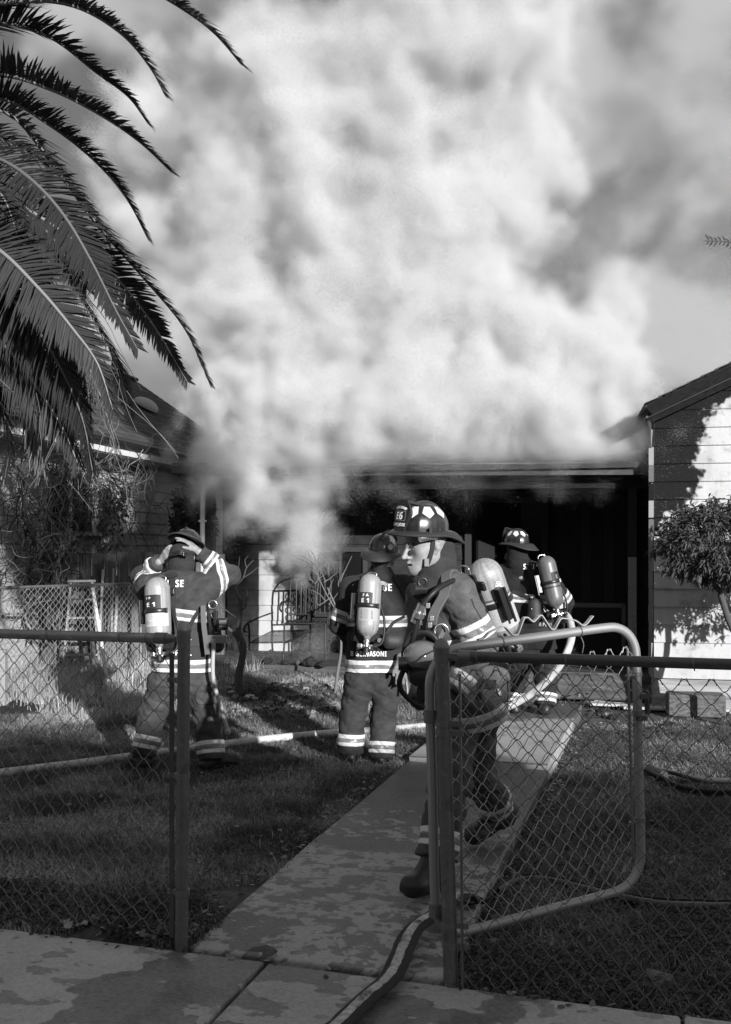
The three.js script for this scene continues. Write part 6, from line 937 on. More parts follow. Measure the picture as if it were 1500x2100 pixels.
  makeAirPack('grey air tank on the back of the firefighter standing in the middle', 'air tanks on the backs of the firefighters', at(761, 1176, 7.22), at(753, 1312, 7.16), V(-0.08, 0.1, 1), 0.083, [[0.52, 0.7, -0.9, 0.35, printMat(e1, 0.6, false)], [0.27, 0.47, -1.2, 1.0, printMat(sc, 0.6, false)]]);
}
// 3: on the right by the porch with the hose
{
  const D = 9.4, J = { pelvis: at(1095, 1338, D), neck: at(1070, 1160, D - 0.02), head: at(1060, 1130, D) };
  J.shL = at(1036, 1178, D + 0.08); J.shR = at(1120, 1178, D - 0.06); J.elL = at(1030, 1240, D + 0.2); J.wrL = at(1060, 1270, D + 0.45); J.elR = at(1160, 1236, D + 0.05); J.wrR = at(1152, 1272, D + 0.24);
  J.hipL = at(1072, 1345, D + 0.04); J.knL = at(1056, 1395, D + 0.12); J.anL = at(1052, 1446, D + 0.1); J.hipR = at(1112, 1345, D - 0.04); J.knR = at(1120, 1395, D + 0.06); J.anR = at(1118, 1450, D);
  firefighter({
    label: 'firefighter in black gear facing the porch on the right holding the hose', seed: 43, base: V(J.pelvis.x, 0.05, J.pelvis.z), J, cell: 0.012, coat: M.coatC, trousers: M.trouserC, face: V(-0.35, 0.0, -0.93), headUp: V(0, 1, 0), hem: at(1092, 1330, D), hemN: V(0, 1, 0), collar: 0.7, cuff: 0.02,
    helmet: { pos: at(1060, 1116, D), fwd: V(-0.72, 0.04, -0.69), up: V(0.02, 1, 0.02), size: 1.0 },
    hands: [{ at: J.wrR, dir: V(0.1, -0.4, -0.7), palm: V(-0.6, -0.5, 0.2), mirror: false, glove: true }, { at: J.wrL, dir: V(0.5, -0.3, -0.8), palm: V(0.6, -0.5, 0.2), mirror: true, glove: true }],
    feet: [{ an: J.anL, kn: J.knL, toe: J.anL.clone().add(V(-0.08, 0, -0.16)) }, { an: J.anR, kn: J.knR, toe: J.anR.clone().add(V(0.02, 0, -0.17)) }].map((f) => { f.toe.y = 0.1; f.an.y = Math.max(f.an.y, 0.16); return f; }),
    bands: () => [['armR', mix(J.shR, J.elR, 0.82), ringN(J.shR, J.elR), 0.085, 0.15], ['armL', mix(J.shL, J.elL, 0.7), ringN(J.shL, J.elL), 0.085, 0.15], ['torso', at(1075, 1226, D), V(0.05, 1, 0), 0.085, 0.4], ['legL', mix(J.knL, J.anL, 0.75), ringN(J.knL, J.anL), 0.085, 0.16], ['legR', mix(J.knR, J.anR, 0.75), ringN(J.knR, J.anR), 0.085, 0.16]],
    more: ({ part, coat, torso, J, hx, hy, hz }) => {
      part('back_print', patch(coat, at(1097, 1161, D - 0.2), V(-0.3, 0.1, 1), V(0, 1, 0), 0.26, 0.075, 0.004, 20), print([['SAN JOSE', 0.5, 0.52]], 512, 124, 118, { narrow: 0.86 }));
      part('name_print', patch(torso, at(1120, 1281, D - 0.2), V(0, 0, 1), V(0.05, 1, 0), 0.22, 0.06, 0.006, 20), print([['A PERU', 0.5, 0.52, 1, 0, '#999']], 400, 110, 84));
      const Hd = (x, y, z) => J.head.clone().addScaledVector(hx, x).addScaledVector(hy, y).addScaledVector(hz, z);
      part('hood', nets(bones([[Hd(0, 0.03, -0.01), Hd(0, -0.1, -0.02), 0.1, 0.095], [Hd(0, -0.09, -0.02), Hd(0, -0.13, -0.02), 0.09, 0.09]], 0.03, folds(0.006, 71, 16)), 0.01), M.coatC);
      part('helmet_shroud', nets(bones([[Hd(-0.03, -0.04, 0.06), Hd(0.03, -0.06, 0.06), 0.06, 0.06]], 0.03), 0.01), M.rubber);
      part('mask_bag', nets(bones([[at(1097, 1240, D - 0.22), at(1097, 1262, D - 0.22), 0.062, 0.066]], 0.03, folds(0.004, 81, 9)), 0.009), M.leather);
      part('bag_rivet', new THREE.SphereGeometry(0.008, 8, 6).translate(...at(1091, 1249, D - 0.288).toArray()), M.metal);
      part('harness_strap', [strap(torso, [at(1085, 1160, D - 0.1), at(1094, 1190, D - 0.2), at(1103, 1230, D - 0.22)], 0.05, 0.012, 0.008), strap(torso, [at(1052, 1212, D - 0.12), at(1075, 1224, D - 0.2), at(1100, 1238, D - 0.22)], 0.03, 0.014, 0.005), strap(torso, [at(1040, 1290, D - 0.05), at(1085, 1296, D - 0.2), at(1140, 1286, D - 0.12)], 0.05, 0.012, 0.008)], M.strap);
    },
  });
  const e = lettering([['E', 0.62, 0.5, 1]], 200, 256, 140, { back: '#222', color: '#888' });
  makeAirPack('dull scuffed air tank on the back of the firefighter by the porch', 'air tanks on the backs of the firefighters', at(1118, 1140, 9.1), at(1143, 1250, 9.06), V(0.12, 0.1, 1), 0.082, [[0.5, 0.68, -0.1, 0.9, printMat(e, 0.6, false)], [0.4, 0.43, -3, 3, tagMat(0.03)]], null, 0.4);
}
// 4: on the left, leaning back with both hands at his helmet
{
  const D = 7.3, J = { pelvis: at(372, 1390, D), neck: at(366, 1184, D - 0.02), head: at(376, 1148, D + 0.05) };
  J.shL = at(306, 1206, D); J.shR = at(428, 1202, D); J.elL = at(290, 1185, D + 0.25); J.wrL = at(327, 1152, D + 0.1); J.elR = at(470, 1180, D + 0.08); J.wrR = at(407, 1131, D + 0.02);
  J.hipL = at(338, 1398, D); J.knL = at(314, 1462, D + 0.04); J.anL = at(296, 1538, D - 0.02); J.hipR = at(406, 1398, D); J.knR = at(428, 1468, D + 0.03); J.anR = at(433, 1548, D - 0.05);
  firefighter({
    label: 'firefighter on the left with both bare hands raised to the helmet on his bowed head', seed: 83, base: V(J.pelvis.x, 0, J.pelvis.z), J, cell: 0.0098, coat: M.coatD, trousers: M.trouserD, face: V(0.15, -0.38, -0.92), headUp: V(0.05, 0.92, -0.38), hem: at(374, 1374, D), hemN: V(0.02, 1, 0), collar: 0.6, cuff: 0.04, bulk: 0.96,
    helmet: { pos: at(384, 1122, D + 0.09), fwd: V(0.2, -0.62, -0.76), up: V(0.1, 0.78, -0.62), size: 1.0, stickers: [3] },
    hands: [{ at: J.wrL.clone().add(V(0.012, 0.008, -0.01)), dir: V().subVectors(at(352, 1118, D - 0.02), J.wrL), palm: V(0.55, 0.1, -0.3), mirror: true, curl: 0.35 }, { at: J.wrR.clone().add(V(-0.012, 0.01, -0.01)), dir: V().subVectors(at(380, 1106, D - 0.03), J.wrR), palm: V(-0.35, -0.75, -0.3), mirror: false, curl: 0.35 }],
    feet: [{ an: J.anL, kn: J.knL, toe: J.anL.clone().add(V(-0.09, -0.075, -0.14)) }, { an: J.anR, kn: J.knR, toe: J.anR.clone().add(V(0.13, -0.075, -0.12)) }].map((f) => { f.toe.y = 0.055; return f; }),
    bands: () => [['armR', mix(J.shR, J.elR, 0.55), ringN(J.shR, J.elR).add(V(0, -0.35, 0)), 0.066, 0.16], ['armR', mix(J.elR, J.wrR, 0.62), ringN(J.elR, J.wrR), 0.06, 0.13, 0.006], ['armL', mix(J.elL, J.wrL, 0.68), ringN(J.elL, J.wrL), 0.05, 0.12, 0.006], ['armL', mix(J.shL, J.elL, 0.5), ringN(J.shL, J.elL), 0.055, 0.13], ['torso', at(375, 1258, D), V(0.12, 1, 0), 0.085, 0.4], ['torso', at(374, 1362, D), V(0.02, 1, 0), 0.095, 0.4], ['legL', mix(J.knL, J.anL, 0.78), ringN(J.knL, J.anL), 0.095, 0.17], ['legR', mix(J.knR, J.anR, 0.82), ringN(J.knR, J.anR), 0.095, 0.17]],
    more: ({ part, coat, torso, legR, J, hx, hy, hz }) => {
      const Hd = (x, y, z) => J.head.clone().addScaledVector(hx, x).addScaledVector(hy, y).addScaledVector(hz, z);
      part('back_print', patch(coat, at(334, 1194, D - 0.25), V(-0.02, 0.1, 1), V(0, 1, 0), 0.29, 0.078, 0.01, 30), print([['SAN JOSE', 0.5, 0.52]], 512, 132, 120, { narrow: 0.84 }));
      part('name_print', patch(torso, at(365, 1339, D - 0.2), V(0, 0, 1), V(0.02, 1, 0), 0.27, 0.07, 0.006, 24), print([['SURREL', 0.5, 0.52]], 480, 128, 110, { narrow: 0.84 }));
      part('name_panel', patch(torso, at(368, 1340, D - 0.2), V(0, 0, 1), V(0.02, 1, 0), 0.34, 0.1, 0.003, 24), grey(0.04, 0.85));
      // dark hood over the back of the head with laced seam, strap of the helmet
      part('hood', nets(bones([[Hd(0, 0.03, -0.02), Hd(0, -0.06, -0.03), 0.097, 0.09], [Hd(0, -0.07, -0.03), Hd(0, -0.12, -0.01), 0.085, 0.085]], 0.03, folds(0.006, 91, 14)), 0.009), M.hood);
      part('head_strap', strap(null, [at(354, 1137, D - 0.13), at(370, 1133, D - 0.145), at(386, 1138, D - 0.12)], 0.03, 0, 0.006, false), M.plastic); part('strap_rivet', [[377, 1134], [377, 1139]].map(([a, b]) => new THREE.SphereGeometry(0.005, 8, 6).translate(...at(a, b, D - 0.155).toArray())), M.metal);
      part('waist_belt', merge([strap(torso, [at(300, 1312, D - 0.05), at(345, 1312, D - 0.22), at(385, 1312, D - 0.24), at(425, 1308, D - 0.2), at(448, 1300, D - 0.05)], 0.1, 0.01, 0.012)]), cloth(0.05, 44));
      part('belt_stud', [[385, 1303], [392, 1312], [386, 1322], [425, 1304]].map(([a, b]) => new THREE.SphereGeometry(0.007, 8, 6).translate(...at(a, b, D - 0.215).toArray())), M.metal);
      part('harness_strap', [strap(torso, [at(417, 1243, D - 0.15), at(398, 1275, D - 0.22), at(380, 1295, D - 0.23)], 0.028, 0.012, 0.004), strap(torso, [at(350, 1180, D - 0.14), at(352, 1215, D - 0.2), at(354, 1260, D - 0.22), at(352, 1300, D - 0.22)], 0.035, 0.015, 0.008), strap(coat, [at(330, 1176, D - 0.14), at(352, 1178, D - 0.17), at(362, 1170, D - 0.17)], 0.03, 0.02, 0.01)], M.strap);
      part('hanging_strap', strap(null, [at(417, 1242, D - 0.19), at(418, 1275, D - 0.22), at(422, 1310, D - 0.22), at(426, 1342, D - 0.21)], 0.035, 0, 0.006, false), M.strapGrey);
      part('tool_belt_pouch', nets(bones([[at(440, 1290, D - 0.12), at(446, 1325, D - 0.1), 0.045, 0.05], [at(432, 1255, D - 0.1), at(438, 1280, D - 0.12), 0.028, 0.03]], 0.02, folds(0.004, 97, 12)), 0.009), M.leather);
      const tp = at(457, 1280, D - 0.2); part('thermal_camera', merge([rbox(0.075, 0.085, 0.06, 0.012, tp.x, tp.y, tp.z, 2).rotateZ(0), rbox(0.03, 0.11, 0.035, 0.008, tp.x - 0.05, tp.y + 0.04, tp.z - 0.01)]), M.plastic); part('camera_screen', rbox(0.05, 0.05, 0.006, 0.003, tp.x + 0.004, tp.y + 0.006, tp.z + 0.031), grey(0.16, 0.2));
      part('clip_ring', [new THREE.TorusGeometry(0.03, 0.006, 6, 18).translate(...at(437, 1240, D - 0.13).toArray()), new THREE.TorusGeometry(0.022, 0.006, 6, 18).translate(...at(440, 1262, D - 0.15).toArray())], M.metal);
      part('hip_pocket', nets(slice(inflate(legR, 0.014), at(438, 1418, D), V(0, 1, 0), 0.17, 0.16), 0.009), M.trouserD); part('leather_patch', patch(torso, at(300, 1352, D - 0.1), V(-0.6, 0, 0.8), V(0, 1, 0), 0.02, 0.02), M.boot);
    },
  });
  const fp = lettering([['F P', 0.36, 0.22, 0.42], ['E 1', 0.5, 0.68, 0.8]], 256, 256, 130, { back: '#2c2c2c' });
  makeAirPack('pale air tank with hazard label on the back of the firefighter at left', 'air tanks on the backs of the firefighters', at(322, 1183, 7.03), at(327, 1328, 6.96), V(-0.06, 0.1, 1), 0.089, [[0.53, 0.73, -1.1, 0.5, printMat(fp, 0.6, false)], [0.29, 0.5, -1.0, 1.15, printMat(labelTex(14), 0.5, false)]]);
  const a = at(438, 1392, 7.08), b = at(468, 1500, 7.05), ax = thing('axe', 'wooden handled axe hanging from the belt of the firefighter at left', 'axe', a.toArray()); 
  const hd = [V(0.0, 0.28, -0.02), V(0, 0, 0), V().subVectors(b, a).multiplyScalar(0.55), V().subVectors(b, a).multiplyScalar(0.92), V().subVectors(b, a)]; mesh('handle', [tube(hd, 0.0145, 30, 10), new THREE.SphereGeometry(0.021, 12, 8).scale(1, 1.2, 1).translate(...V().subVectors(b, a).toArray())], grey(0.4, 0.6, { bumpMap: woodBump, bumpScale: 0.001 }), ax);
  mesh('axe_head', rbox(0.15, 0.06, 0.03, 0.008, 0.02, 0.28, -0.03), M.metal, ax);
}
// ---------------------------------------------------------------- hoses, ladder, poles, tools and debris
function flatTube(pts, w, t, opt = {}) {      // a hose lying flat: an oval swept along a path, optional lean of its flat side
  const cv = new THREE.CatmullRomCurve3(pts, false, 'centripetal'), N = Math.max(20, Math.round(cv.getLength() / 0.02)), K = 14, pos = [], uv = [], idx = [];
  for (let i = 0; i <= N; i++) {
    const f = i / N, p = cv.getPointAt(f), tg = cv.getTangentAt(f), s = V(-tg.z, 0, tg.x).normalize(), u = V().crossVectors(s, tg).normalize().multiplyScalar(-1); if (u.y < 0) u.negate();
    const lean = opt.lean ? opt.lean(f) : 0, s2 = s.clone().multiplyScalar(Math.cos(lean)).addScaledVector(u, Math.sin(lean)), u2 = u.clone().multiplyScalar(Math.cos(lean)).addScaledVector(s, -Math.sin(lean)), wob = 1 + 0.07 * noise3(f * 40, 2, 7);
    for (let k = 0; k <= K; k++) { const a = k / K * 6.28319, c = Math.cos(a), d = Math.sin(a), e = 0.0035 * noise3(c * 3 + f * 60, d * 3, 4); pos.push(p.x + s2.x * c * w / 2 * wob + u2.x * (d * t / 2 + e), p.y + s2.y * c * w / 2 * wob + u2.y * (d * t / 2 + e), p.z + s2.z * c * w / 2 * wob + u2.z * (d * t / 2 + e)); uv.push(k / K, f * cv.getLength()); }
    if (i < N) for (let k = 0; k < K; k++) { const A = i * (K + 1) + k, B = A + K + 1; idx.push(A, A + 1, B, B, A + 1, B + 1); }
  }
  const g = new THREE.BufferGeometry(); g.setAttribute('position', new THREE.BufferAttribute(new Float32Array(pos), 3)); g.setAttribute('uv', new THREE.BufferAttribute(new Float32Array(uv), 2)); g.setIndex(idx); g.computeVertexNormals(); return g;
}
const hoseBump = tex(64, 128, (a, b) => 0.5 + 0.25 * Math.sin(b * 6.283 * 24) * Math.sin(a * 6.283 * 20) + 0.3 * noise3(a * 9, b * 18, 5), false);
{
  // charged hose over the lawn to the firefighter by the porch
  const gp = (px, py, up = 0.033) => { const p = onGround(px, py + 9); const [u, v] = toLot(p.x, p.z); if (u > 0 && u < 1.07) p.y = 0.07; p.y += up; return p; };
  const pts = [gp(-260, 1618), gp(-60, 1594), gp(30, 1583), gp(150, 1568), gp(300, 1548), gp(420, 1532), gp(560, 1514), gp(690, 1502), gp(800, 1495), gp(880, 1487), at(960, 1478, 8.95), at(1030, 1455, 9.05), at(1085, 1426, 9.0), at(1130, 1388, 8.9), at(1160, 1345, 8.85), at(1173, 1305, 8.95), at(1170, 1276, 9.1), at(1158, 1260, 9.3), at(1142, 1262, 9.5)];
  const hose = mesh('fire_hose', tube(pts, 0.034, 260, 12), grey(1, 0.85, { map: tex(512, 64, (a, b) => { const d = fbm(a * 60, b * 3, 3, 4, 0.6), m = Math.max(0, noise3(a * 90, b * 4, 9) - 0.1); return 0.52 + 0.14 * d - 0.5 * m * sstep(a, 0.55, 0.75); }), bumpMap: hoseBump, bumpScale: 0.002 }));
  tag(hose, 'pale charged fire hose across the lawn, looping up to the porch firefighter', 'hose');
  const nz = thing('hose_nozzle', 'metal hose nozzle held by the firefighter by the porch', 'nozzle', at(1142, 1262, 9.5).toArray()); mesh('barrel', rod(V(0, 0, 0), V(-0.05, 0.02, -0.22), 0.035, 0.03, 14), M.metal, nz); mesh('grip', rod(V(-0.02, 0, -0.1), V(-0.02, -0.12, -0.08), 0.016, 0.018, 10), M.plastic, nz);
  // flat hose from the pavement round the gate post and over the right lawn
  const fp = [[640, 2150, 0.03], [700, 2098, 0.03], [750, 2050, 0.032], [800, 2008, 0.035], [850, 1972, 0.045], [900, 1945, 0.06], [945, 1915, 0.07], [985, 1875, 0.05], [1015, 1842, 0.035], [1060, 1818, 0.03], [1110, 1815, 0.03], [1180, 1830, 0.03], [1260, 1850, 0.03], [1350, 1866, 0.03], [1440, 1870, 0.03], [1560, 1872, 0.03]].map(([x, y, up]) => { let p = groundAt(x, y, 0.03); const [u, v] = toLot(p.x, p.z); if (v > 0.05) p = onGround(x, y); p.y = (v < 0.05 ? 0.0 : u > -0.02 && u < 1.05 ? 0.03 : p.y) + up; return p; });
  const fh = tag(new THREE.Group(), 'flat dark edged hose over the pavement, round the gate post, across the right lawn', 'hose'); fh.name = numbered('flat_hose'); scene.add(fh);
  const leanF = (f) => lerp(0.12, 0.9, sstep(f, 0.4, 0.55));
  mesh('jacket', flatTube(fp, 0.095, 0.03, { lean: leanF }), grey(0.022, 0.8, { bumpMap: hoseBump, bumpScale: 0.002 }), fh);
  const stripe = tex(64, 512, (a, b) => 0.2 + 0.1 * fbm(a * 5, b * 40, 3, 4, 0.6) - 0.12 * sstep(noise3(a * 3, b * 9, 5), 0.1, 0.4)); mesh('pale_band', flatTube(fp.slice(0, 8), 0.05, 0.044, { lean: () => 0.12 }), grey(2.3, 0.85, { map: stripe, bumpMap: hoseBump, bumpScale: 0.003 }), fh); mesh('pale_band', flatTube(fp.slice(8).map((p) => p.clone().add(V(0, 0.012, 0.045))), 0.05, 0.03, { lean: () => 0.9 }), grey(0.8, 0.85, { map: stripe, bumpMap: hoseBump, bumpScale: 0.003 }), fh);
  // folded hose with coupling at the right
  const q = [[1338, 1596], [1362, 1612], [1395, 1630], [1440, 1640], [1500, 1642], [1580, 1640]].map(([x, y]) => { const p = onGround(x, y); p.y += 0.05; return p; }), b2 = [[1345, 1600], [1385, 1610], [1430, 1622], [1500, 1626], [1580, 1622]].map(([x, y]) => { const p = onGround(x, y); p.y += 0.085; return p; });
  const fb = tag(new THREE.Group(), 'dark folded hose end with metal coupling on the lawn at the right edge', 'hose'); fb.name = numbered('folded_hose'); scene.add(fb);
  mesh('lower_fold', flatTube(q, 0.085, 0.035, { lean: () => 0.7 }), grey(0.03, 0.8, { bumpMap: hoseBump, bumpScale: 0.002 }), fb); mesh('upper_fold', flatTube(b2, 0.08, 0.03, { lean: () => 0.5 }), grey(0.15, 0.85, { bumpMap: hoseBump, bumpScale: 0.002 }), fb); mesh('coupling', [rod(q[0].clone().add(V(-0.02, 0.02, 0)), q[1].clone().add(V(0, 0.02, 0)), 0.036, 0.036, 14), new THREE.TorusGeometry(0.036, 0.007, 8, 18).translate(q[0].x - 0.03, q[0].y + 0.03, q[0].z)], grey(0.12, 0.4, { metalness: 0.6 }), fb);
  // dark bar leaning over the right lawn
  const lo = onGround(1086, 1822), hi = at(1246, 1590, -lo.z + 0.35), dirB = V().subVectors(hi, lo); const brT = thing('pry_bar', 'dark pry bar with thick end propped up behind the open gate', 'tool', lo.toArray());
  mesh('shaft', rod(V(0, -0.02, 0), dirB.clone().multiplyScalar(0.93), 0.016, 0.019, 10), grey(0.06, 0.5), brT); mesh('thick_end', rod(dirB.clone().multiplyScalar(0.86), dirB, 0.023, 0.029, 12), grey(0.075, 0.5), brT); mesh('foot', rod(V(-0.1, 0.0, 0.05), V(0.02, 0.03, 0), 0.013, 0.016, 8), grey(0.03, 0.6), brT);
}
{
  // wooden stepladder, poles and stick by the plank fence
  const b = at(168, 1330, 11.75); b.y = terrain(b.x, b.z) - 0.0; const wood = grey(1, 0.85, { map: tex(64, 256, (a, c) => 0.3 + 0.1 * fbm(a * 6, c * 30, 4, 4, 0.6)), bumpMap: woodBump, bumpScale: 0.002 });
  const lad = thing('stepladder', 'pale wooden stepladder standing open behind the side fence', 'ladder', b.toArray(), 0.25), H = 1.07;
  for (const s of [-1, 1]) { mesh('front_rail', bar(V(s * 0.21, 0, 0.2), V(s * 0.12, H, 0), 0.024, 0.075, V(0, 0, 1)), wood, lad); mesh('rear_leg', bar(V(s * 0.2, 0, -0.4), V(s * 0.13, H - 0.03, -0.05), 0.02, 0.04, V(0, 0, 1)), wood, lad); }
  for (let k = 1; k < 5; k++) { const t = k * 0.2; mesh('step', rbox(lerp(0.42, 0.24, t) - 0.0, 0.022, 0.1, 0.004, 0, t * H, 0.2 * (1 - t) + 0.0), wood, lad); } mesh('top_step', rbox(0.32, 0.025, 0.17, 0.004, 0, H, -0.02), wood, lad);
  const stick = (px1, py1, d1, px2, py2, d2, r, v, label, name = 'pole') => { const A = at(px1, py1, d1), B = at(px2, py2, d2), g = mesh(name, [rod(A, B, r, r, 8)], grey(v, 0.7)); return tag(g, label, name, 'poles leaning about the side fence'); };
  stick(221, 1396, 11.0, 189, 1196, 11.15, 0.02, 0.7, 'white stick leaning against the rail of the side fence', 'stick');
  stick(205, 1300, 11.9, 212, 1168, 12.1, 0.018, 0.55, 'pale pole leaning on the plank fence just right of the stepladder');
  stick(229, 1300, 11.9, 233, 1166, 12.1, 0.014, 0.3, 'thin grey pole leaning on the plank fence, second from the stepladder');
  stick(237, 1300, 11.9, 240, 1222, 12.1, 0.02, 0.5, 'short pale pole leaning on the plank fence, farthest from the stepladder');
  const st = at(5, 1360, 9.9); st.y = terrain(st.x, st.z); tag(mesh('wooden_stake', rbox(0.085, 0.62, 0.085, 0.01, st.x, st.y + 0.26, st.z), wood), 'pale square wooden stake at the left edge in front of the side fence', 'stake');
}
// rubble: jagged lumps, each with its own rough shape
function lump(r, k) { const g = mergeVertices(new THREE.IcosahedronGeometry(r, 3).deleteAttribute('uv').deleteAttribute('normal')), p = g.attributes.position; for (let i = 0; i < p.count; i++) { const x = p.getX(i) / r, y = p.getY(i) / r, z = p.getZ(i) / r, s = 1 + 0.45 * noise3(x * 1.4 + k, y * 1.4, z * 1.4) + 0.2 * noise3(x * 3.5, y * 3.5 + k, z * 3.5); p.setXYZ(i, x * r * s, y * r * s * 0.7, z * r * s); } const f = g.toNonIndexed(); f.computeVertexNormals(); return f; }
{
  seed(640);
  const black = grey(0.016, 0.8), ash = grey(0.09, 0.95), pale = grey(0.4, 0.95), geos = [0, 1, 2, 3, 4, 5].map((k) => lump(0.05, k * 7));
  const pile = new THREE.Group(); pile.name = 'charred_debris'; scene.add(pile); tag(pile, 'black charred debris strewn over the ground in front of the porch', null, null, 'stuff');
  const col = new THREE.Color(), m4 = new THREE.Matrix4(), q = new THREE.Quaternion(), e = new THREE.Euler();
  const spots = []; for (let i = 0; i < 4400; i++) { const px = rr(470, 1260), py = lerp(1405, 1475, rnd()), p = onGround(px, py), [u, v] = toLot(p.x, p.z), h = toHouse(p.x, p.z); if (h[1] > -0.02 || (u > 0 && u < 1.07 && rnd() < 0.88)) continue; if (px > 690 && rnd() < 0.5) continue; if (u > 0 && u < 1.07) p.y = 0.06; spots.push([p, rr(0.15, 0.8) * (px < 690 ? 1 : 0.5), rnd() < 0.86 ? rr(0.01, 0.03) : rr(0.06, 0.3)]); }
  geos.forEach((g, k) => { const list = spots.filter((_, i) => i % 6 === k), im = new THREE.InstancedMesh(g, grey(1, 0.9), list.length); im.name = 'debris'; tag(im, null, null, null, 'stuff'); list.forEach(([p, s, c], i) => { im.setMatrixAt(i, m4.compose(p, q.setFromEuler(e.set(rr(0, 6), rr(0, 6), rr(0, 6))), V(s * rr(0.6, 1.6), s * rr(0.3, 0.9), s))); im.setColorAt(i, col.setRGB(c, c, c)); }); pile.add(im); });
  const bits = [[548, 1372, 11.6, 0.9, black], [585, 1370, 11.5, 0.7, black], [635, 1372, 11.4, 1.2, black], [660, 1378, 11.3, 0.8, black], [612, 1376, 11.5, 0.6, ash]];
  bits.forEach(([px, py, d, s, m], i) => { const p = at(px, py, d), o = mesh('burnt_lump', geos[i], m); p.y = 0.29 + 0.03 * s; o.position.copy(p); o.scale.setScalar(s * 1.3); o.rotation.y = i; tag(o, ['burnt lump on the porch edge, leftmost of the row', 'small burnt lump on the porch edge, second from the left', 'largest burnt lump on the porch edge', 'burnt lump on the porch edge, rightmost of the row', 'grey ashy lump on the porch edge, middle of the row'][i], 'debris', 'burnt lumps along the porch edge'); });
  [[478, 1424, 0.9], [512, 1432, 1.0], [522, 1436, 0.6], [484, 1452, 0.45]].forEach(([px, py, s], i) => { const p = onGround(px, py), o = mesh('pale_stone', geos[i], pale); o.position.copy(p).y += 0.02; o.scale.set(s * 1.2, s * 0.6, s); tag(o, ['pale stone at the foot of the rose bush, leftmost', 'largest pale stone right of the rose bush trunk', 'small pale stone beside the largest one by the rose bush', 'smallest pale stone in front of the rose bush'][i], 'stone', 'pale stones round the rose bush'); });
  // dark crumpled cloth on the lawn at left
  const c = onGround(45, 1462), cg = new THREE.PlaneGeometry(0.6, 0.34, 40, 26).rotateX(-Math.PI / 2), cp = cg.attributes.position; for (let i = 0; i < cp.count; i++) { const x = cp.getX(i), z = cp.getZ(i), r = Math.hypot(x / 0.3, z / 0.17); cp.setY(i, 0.02 + Math.max(0, 1 - r * r) * (0.07 + 0.06 * noise3(x * 9, 2, z * 9) + 0.05 * Math.abs(noise3(x * 20, 7, z * 20)))); cp.setX(i, x + 0.06 * noise3(z * 8, 3, x * 4)); cp.setZ(i, z + 0.05 * noise3(x * 7, 5, z * 4)); } cg.computeVertexNormals(); const co = mesh('dark_cloth', cg, new THREE.MeshStandardMaterial({ color: new THREE.Color().setRGB(0.015, 0.015, 0.015), roughness: 0.9, side: THREE.DoubleSide })); co.position.copy(c); tag(co, 'dark crumpled cloth lying on the lawn near the left edge', 'cloth');
  // boards and scraps by the foot of the wing
  const board = (px, py, w, d, rot, v, label) => { const p = onGround(px, py), o = mesh('loose_board', rbox(w, 0.025, d, 0.004), grey(v, 0.85, { bumpMap: woodBump, bumpScale: 0.003 })); o.position.copy(p).y += 0.035; o.rotation.set(rr(-0.05, 0.05), rot, rr(-0.06, 0.06)); tag(o, label, 'board', 'loose boards by the foot of the wing'); };
  board(1285, 1452, 0.85, 0.2, 0.1, 0.5, 'pale loose board on the ground right of the path end'); board(1390, 1460, 1.1, 0.14, -0.12, 0.55, 'long pale loose board in front of the foundation step'); board(1255, 1440, 0.5, 0.12, 0.3, 0.3, 'short grey loose board at the porch foot'); board(1470, 1455, 0.4, 0.1, 0.5, 0.06, 'charred board end at the right edge below the wing');
  seed(71); for (let k = 0; k < 7; k++) { const p = onGround([1340, 1365, 1385, 1260, 1235, 1480, 1375][k], [1498, 1505, 1512, 1475, 1462, 1470, 1490][k]), o = mesh('burnt_scrap', lump(0.06, 90 + k * 3), black); o.position.copy(p).y += 0.02; o.scale.set(rr(0.6, 1.5), rr(0.3, 0.8), rr(0.5, 1)); tag(o, 'black burnt scrap on the right lawn, ' + ['left end of the front row', 'second in the front row', 'middle of the front row', 'nearest the path edge', 'at the end of the path', 'at the right edge of the photo', 'behind the front row'][k], 'debris', 'burnt scraps on the right lawn'); }
}
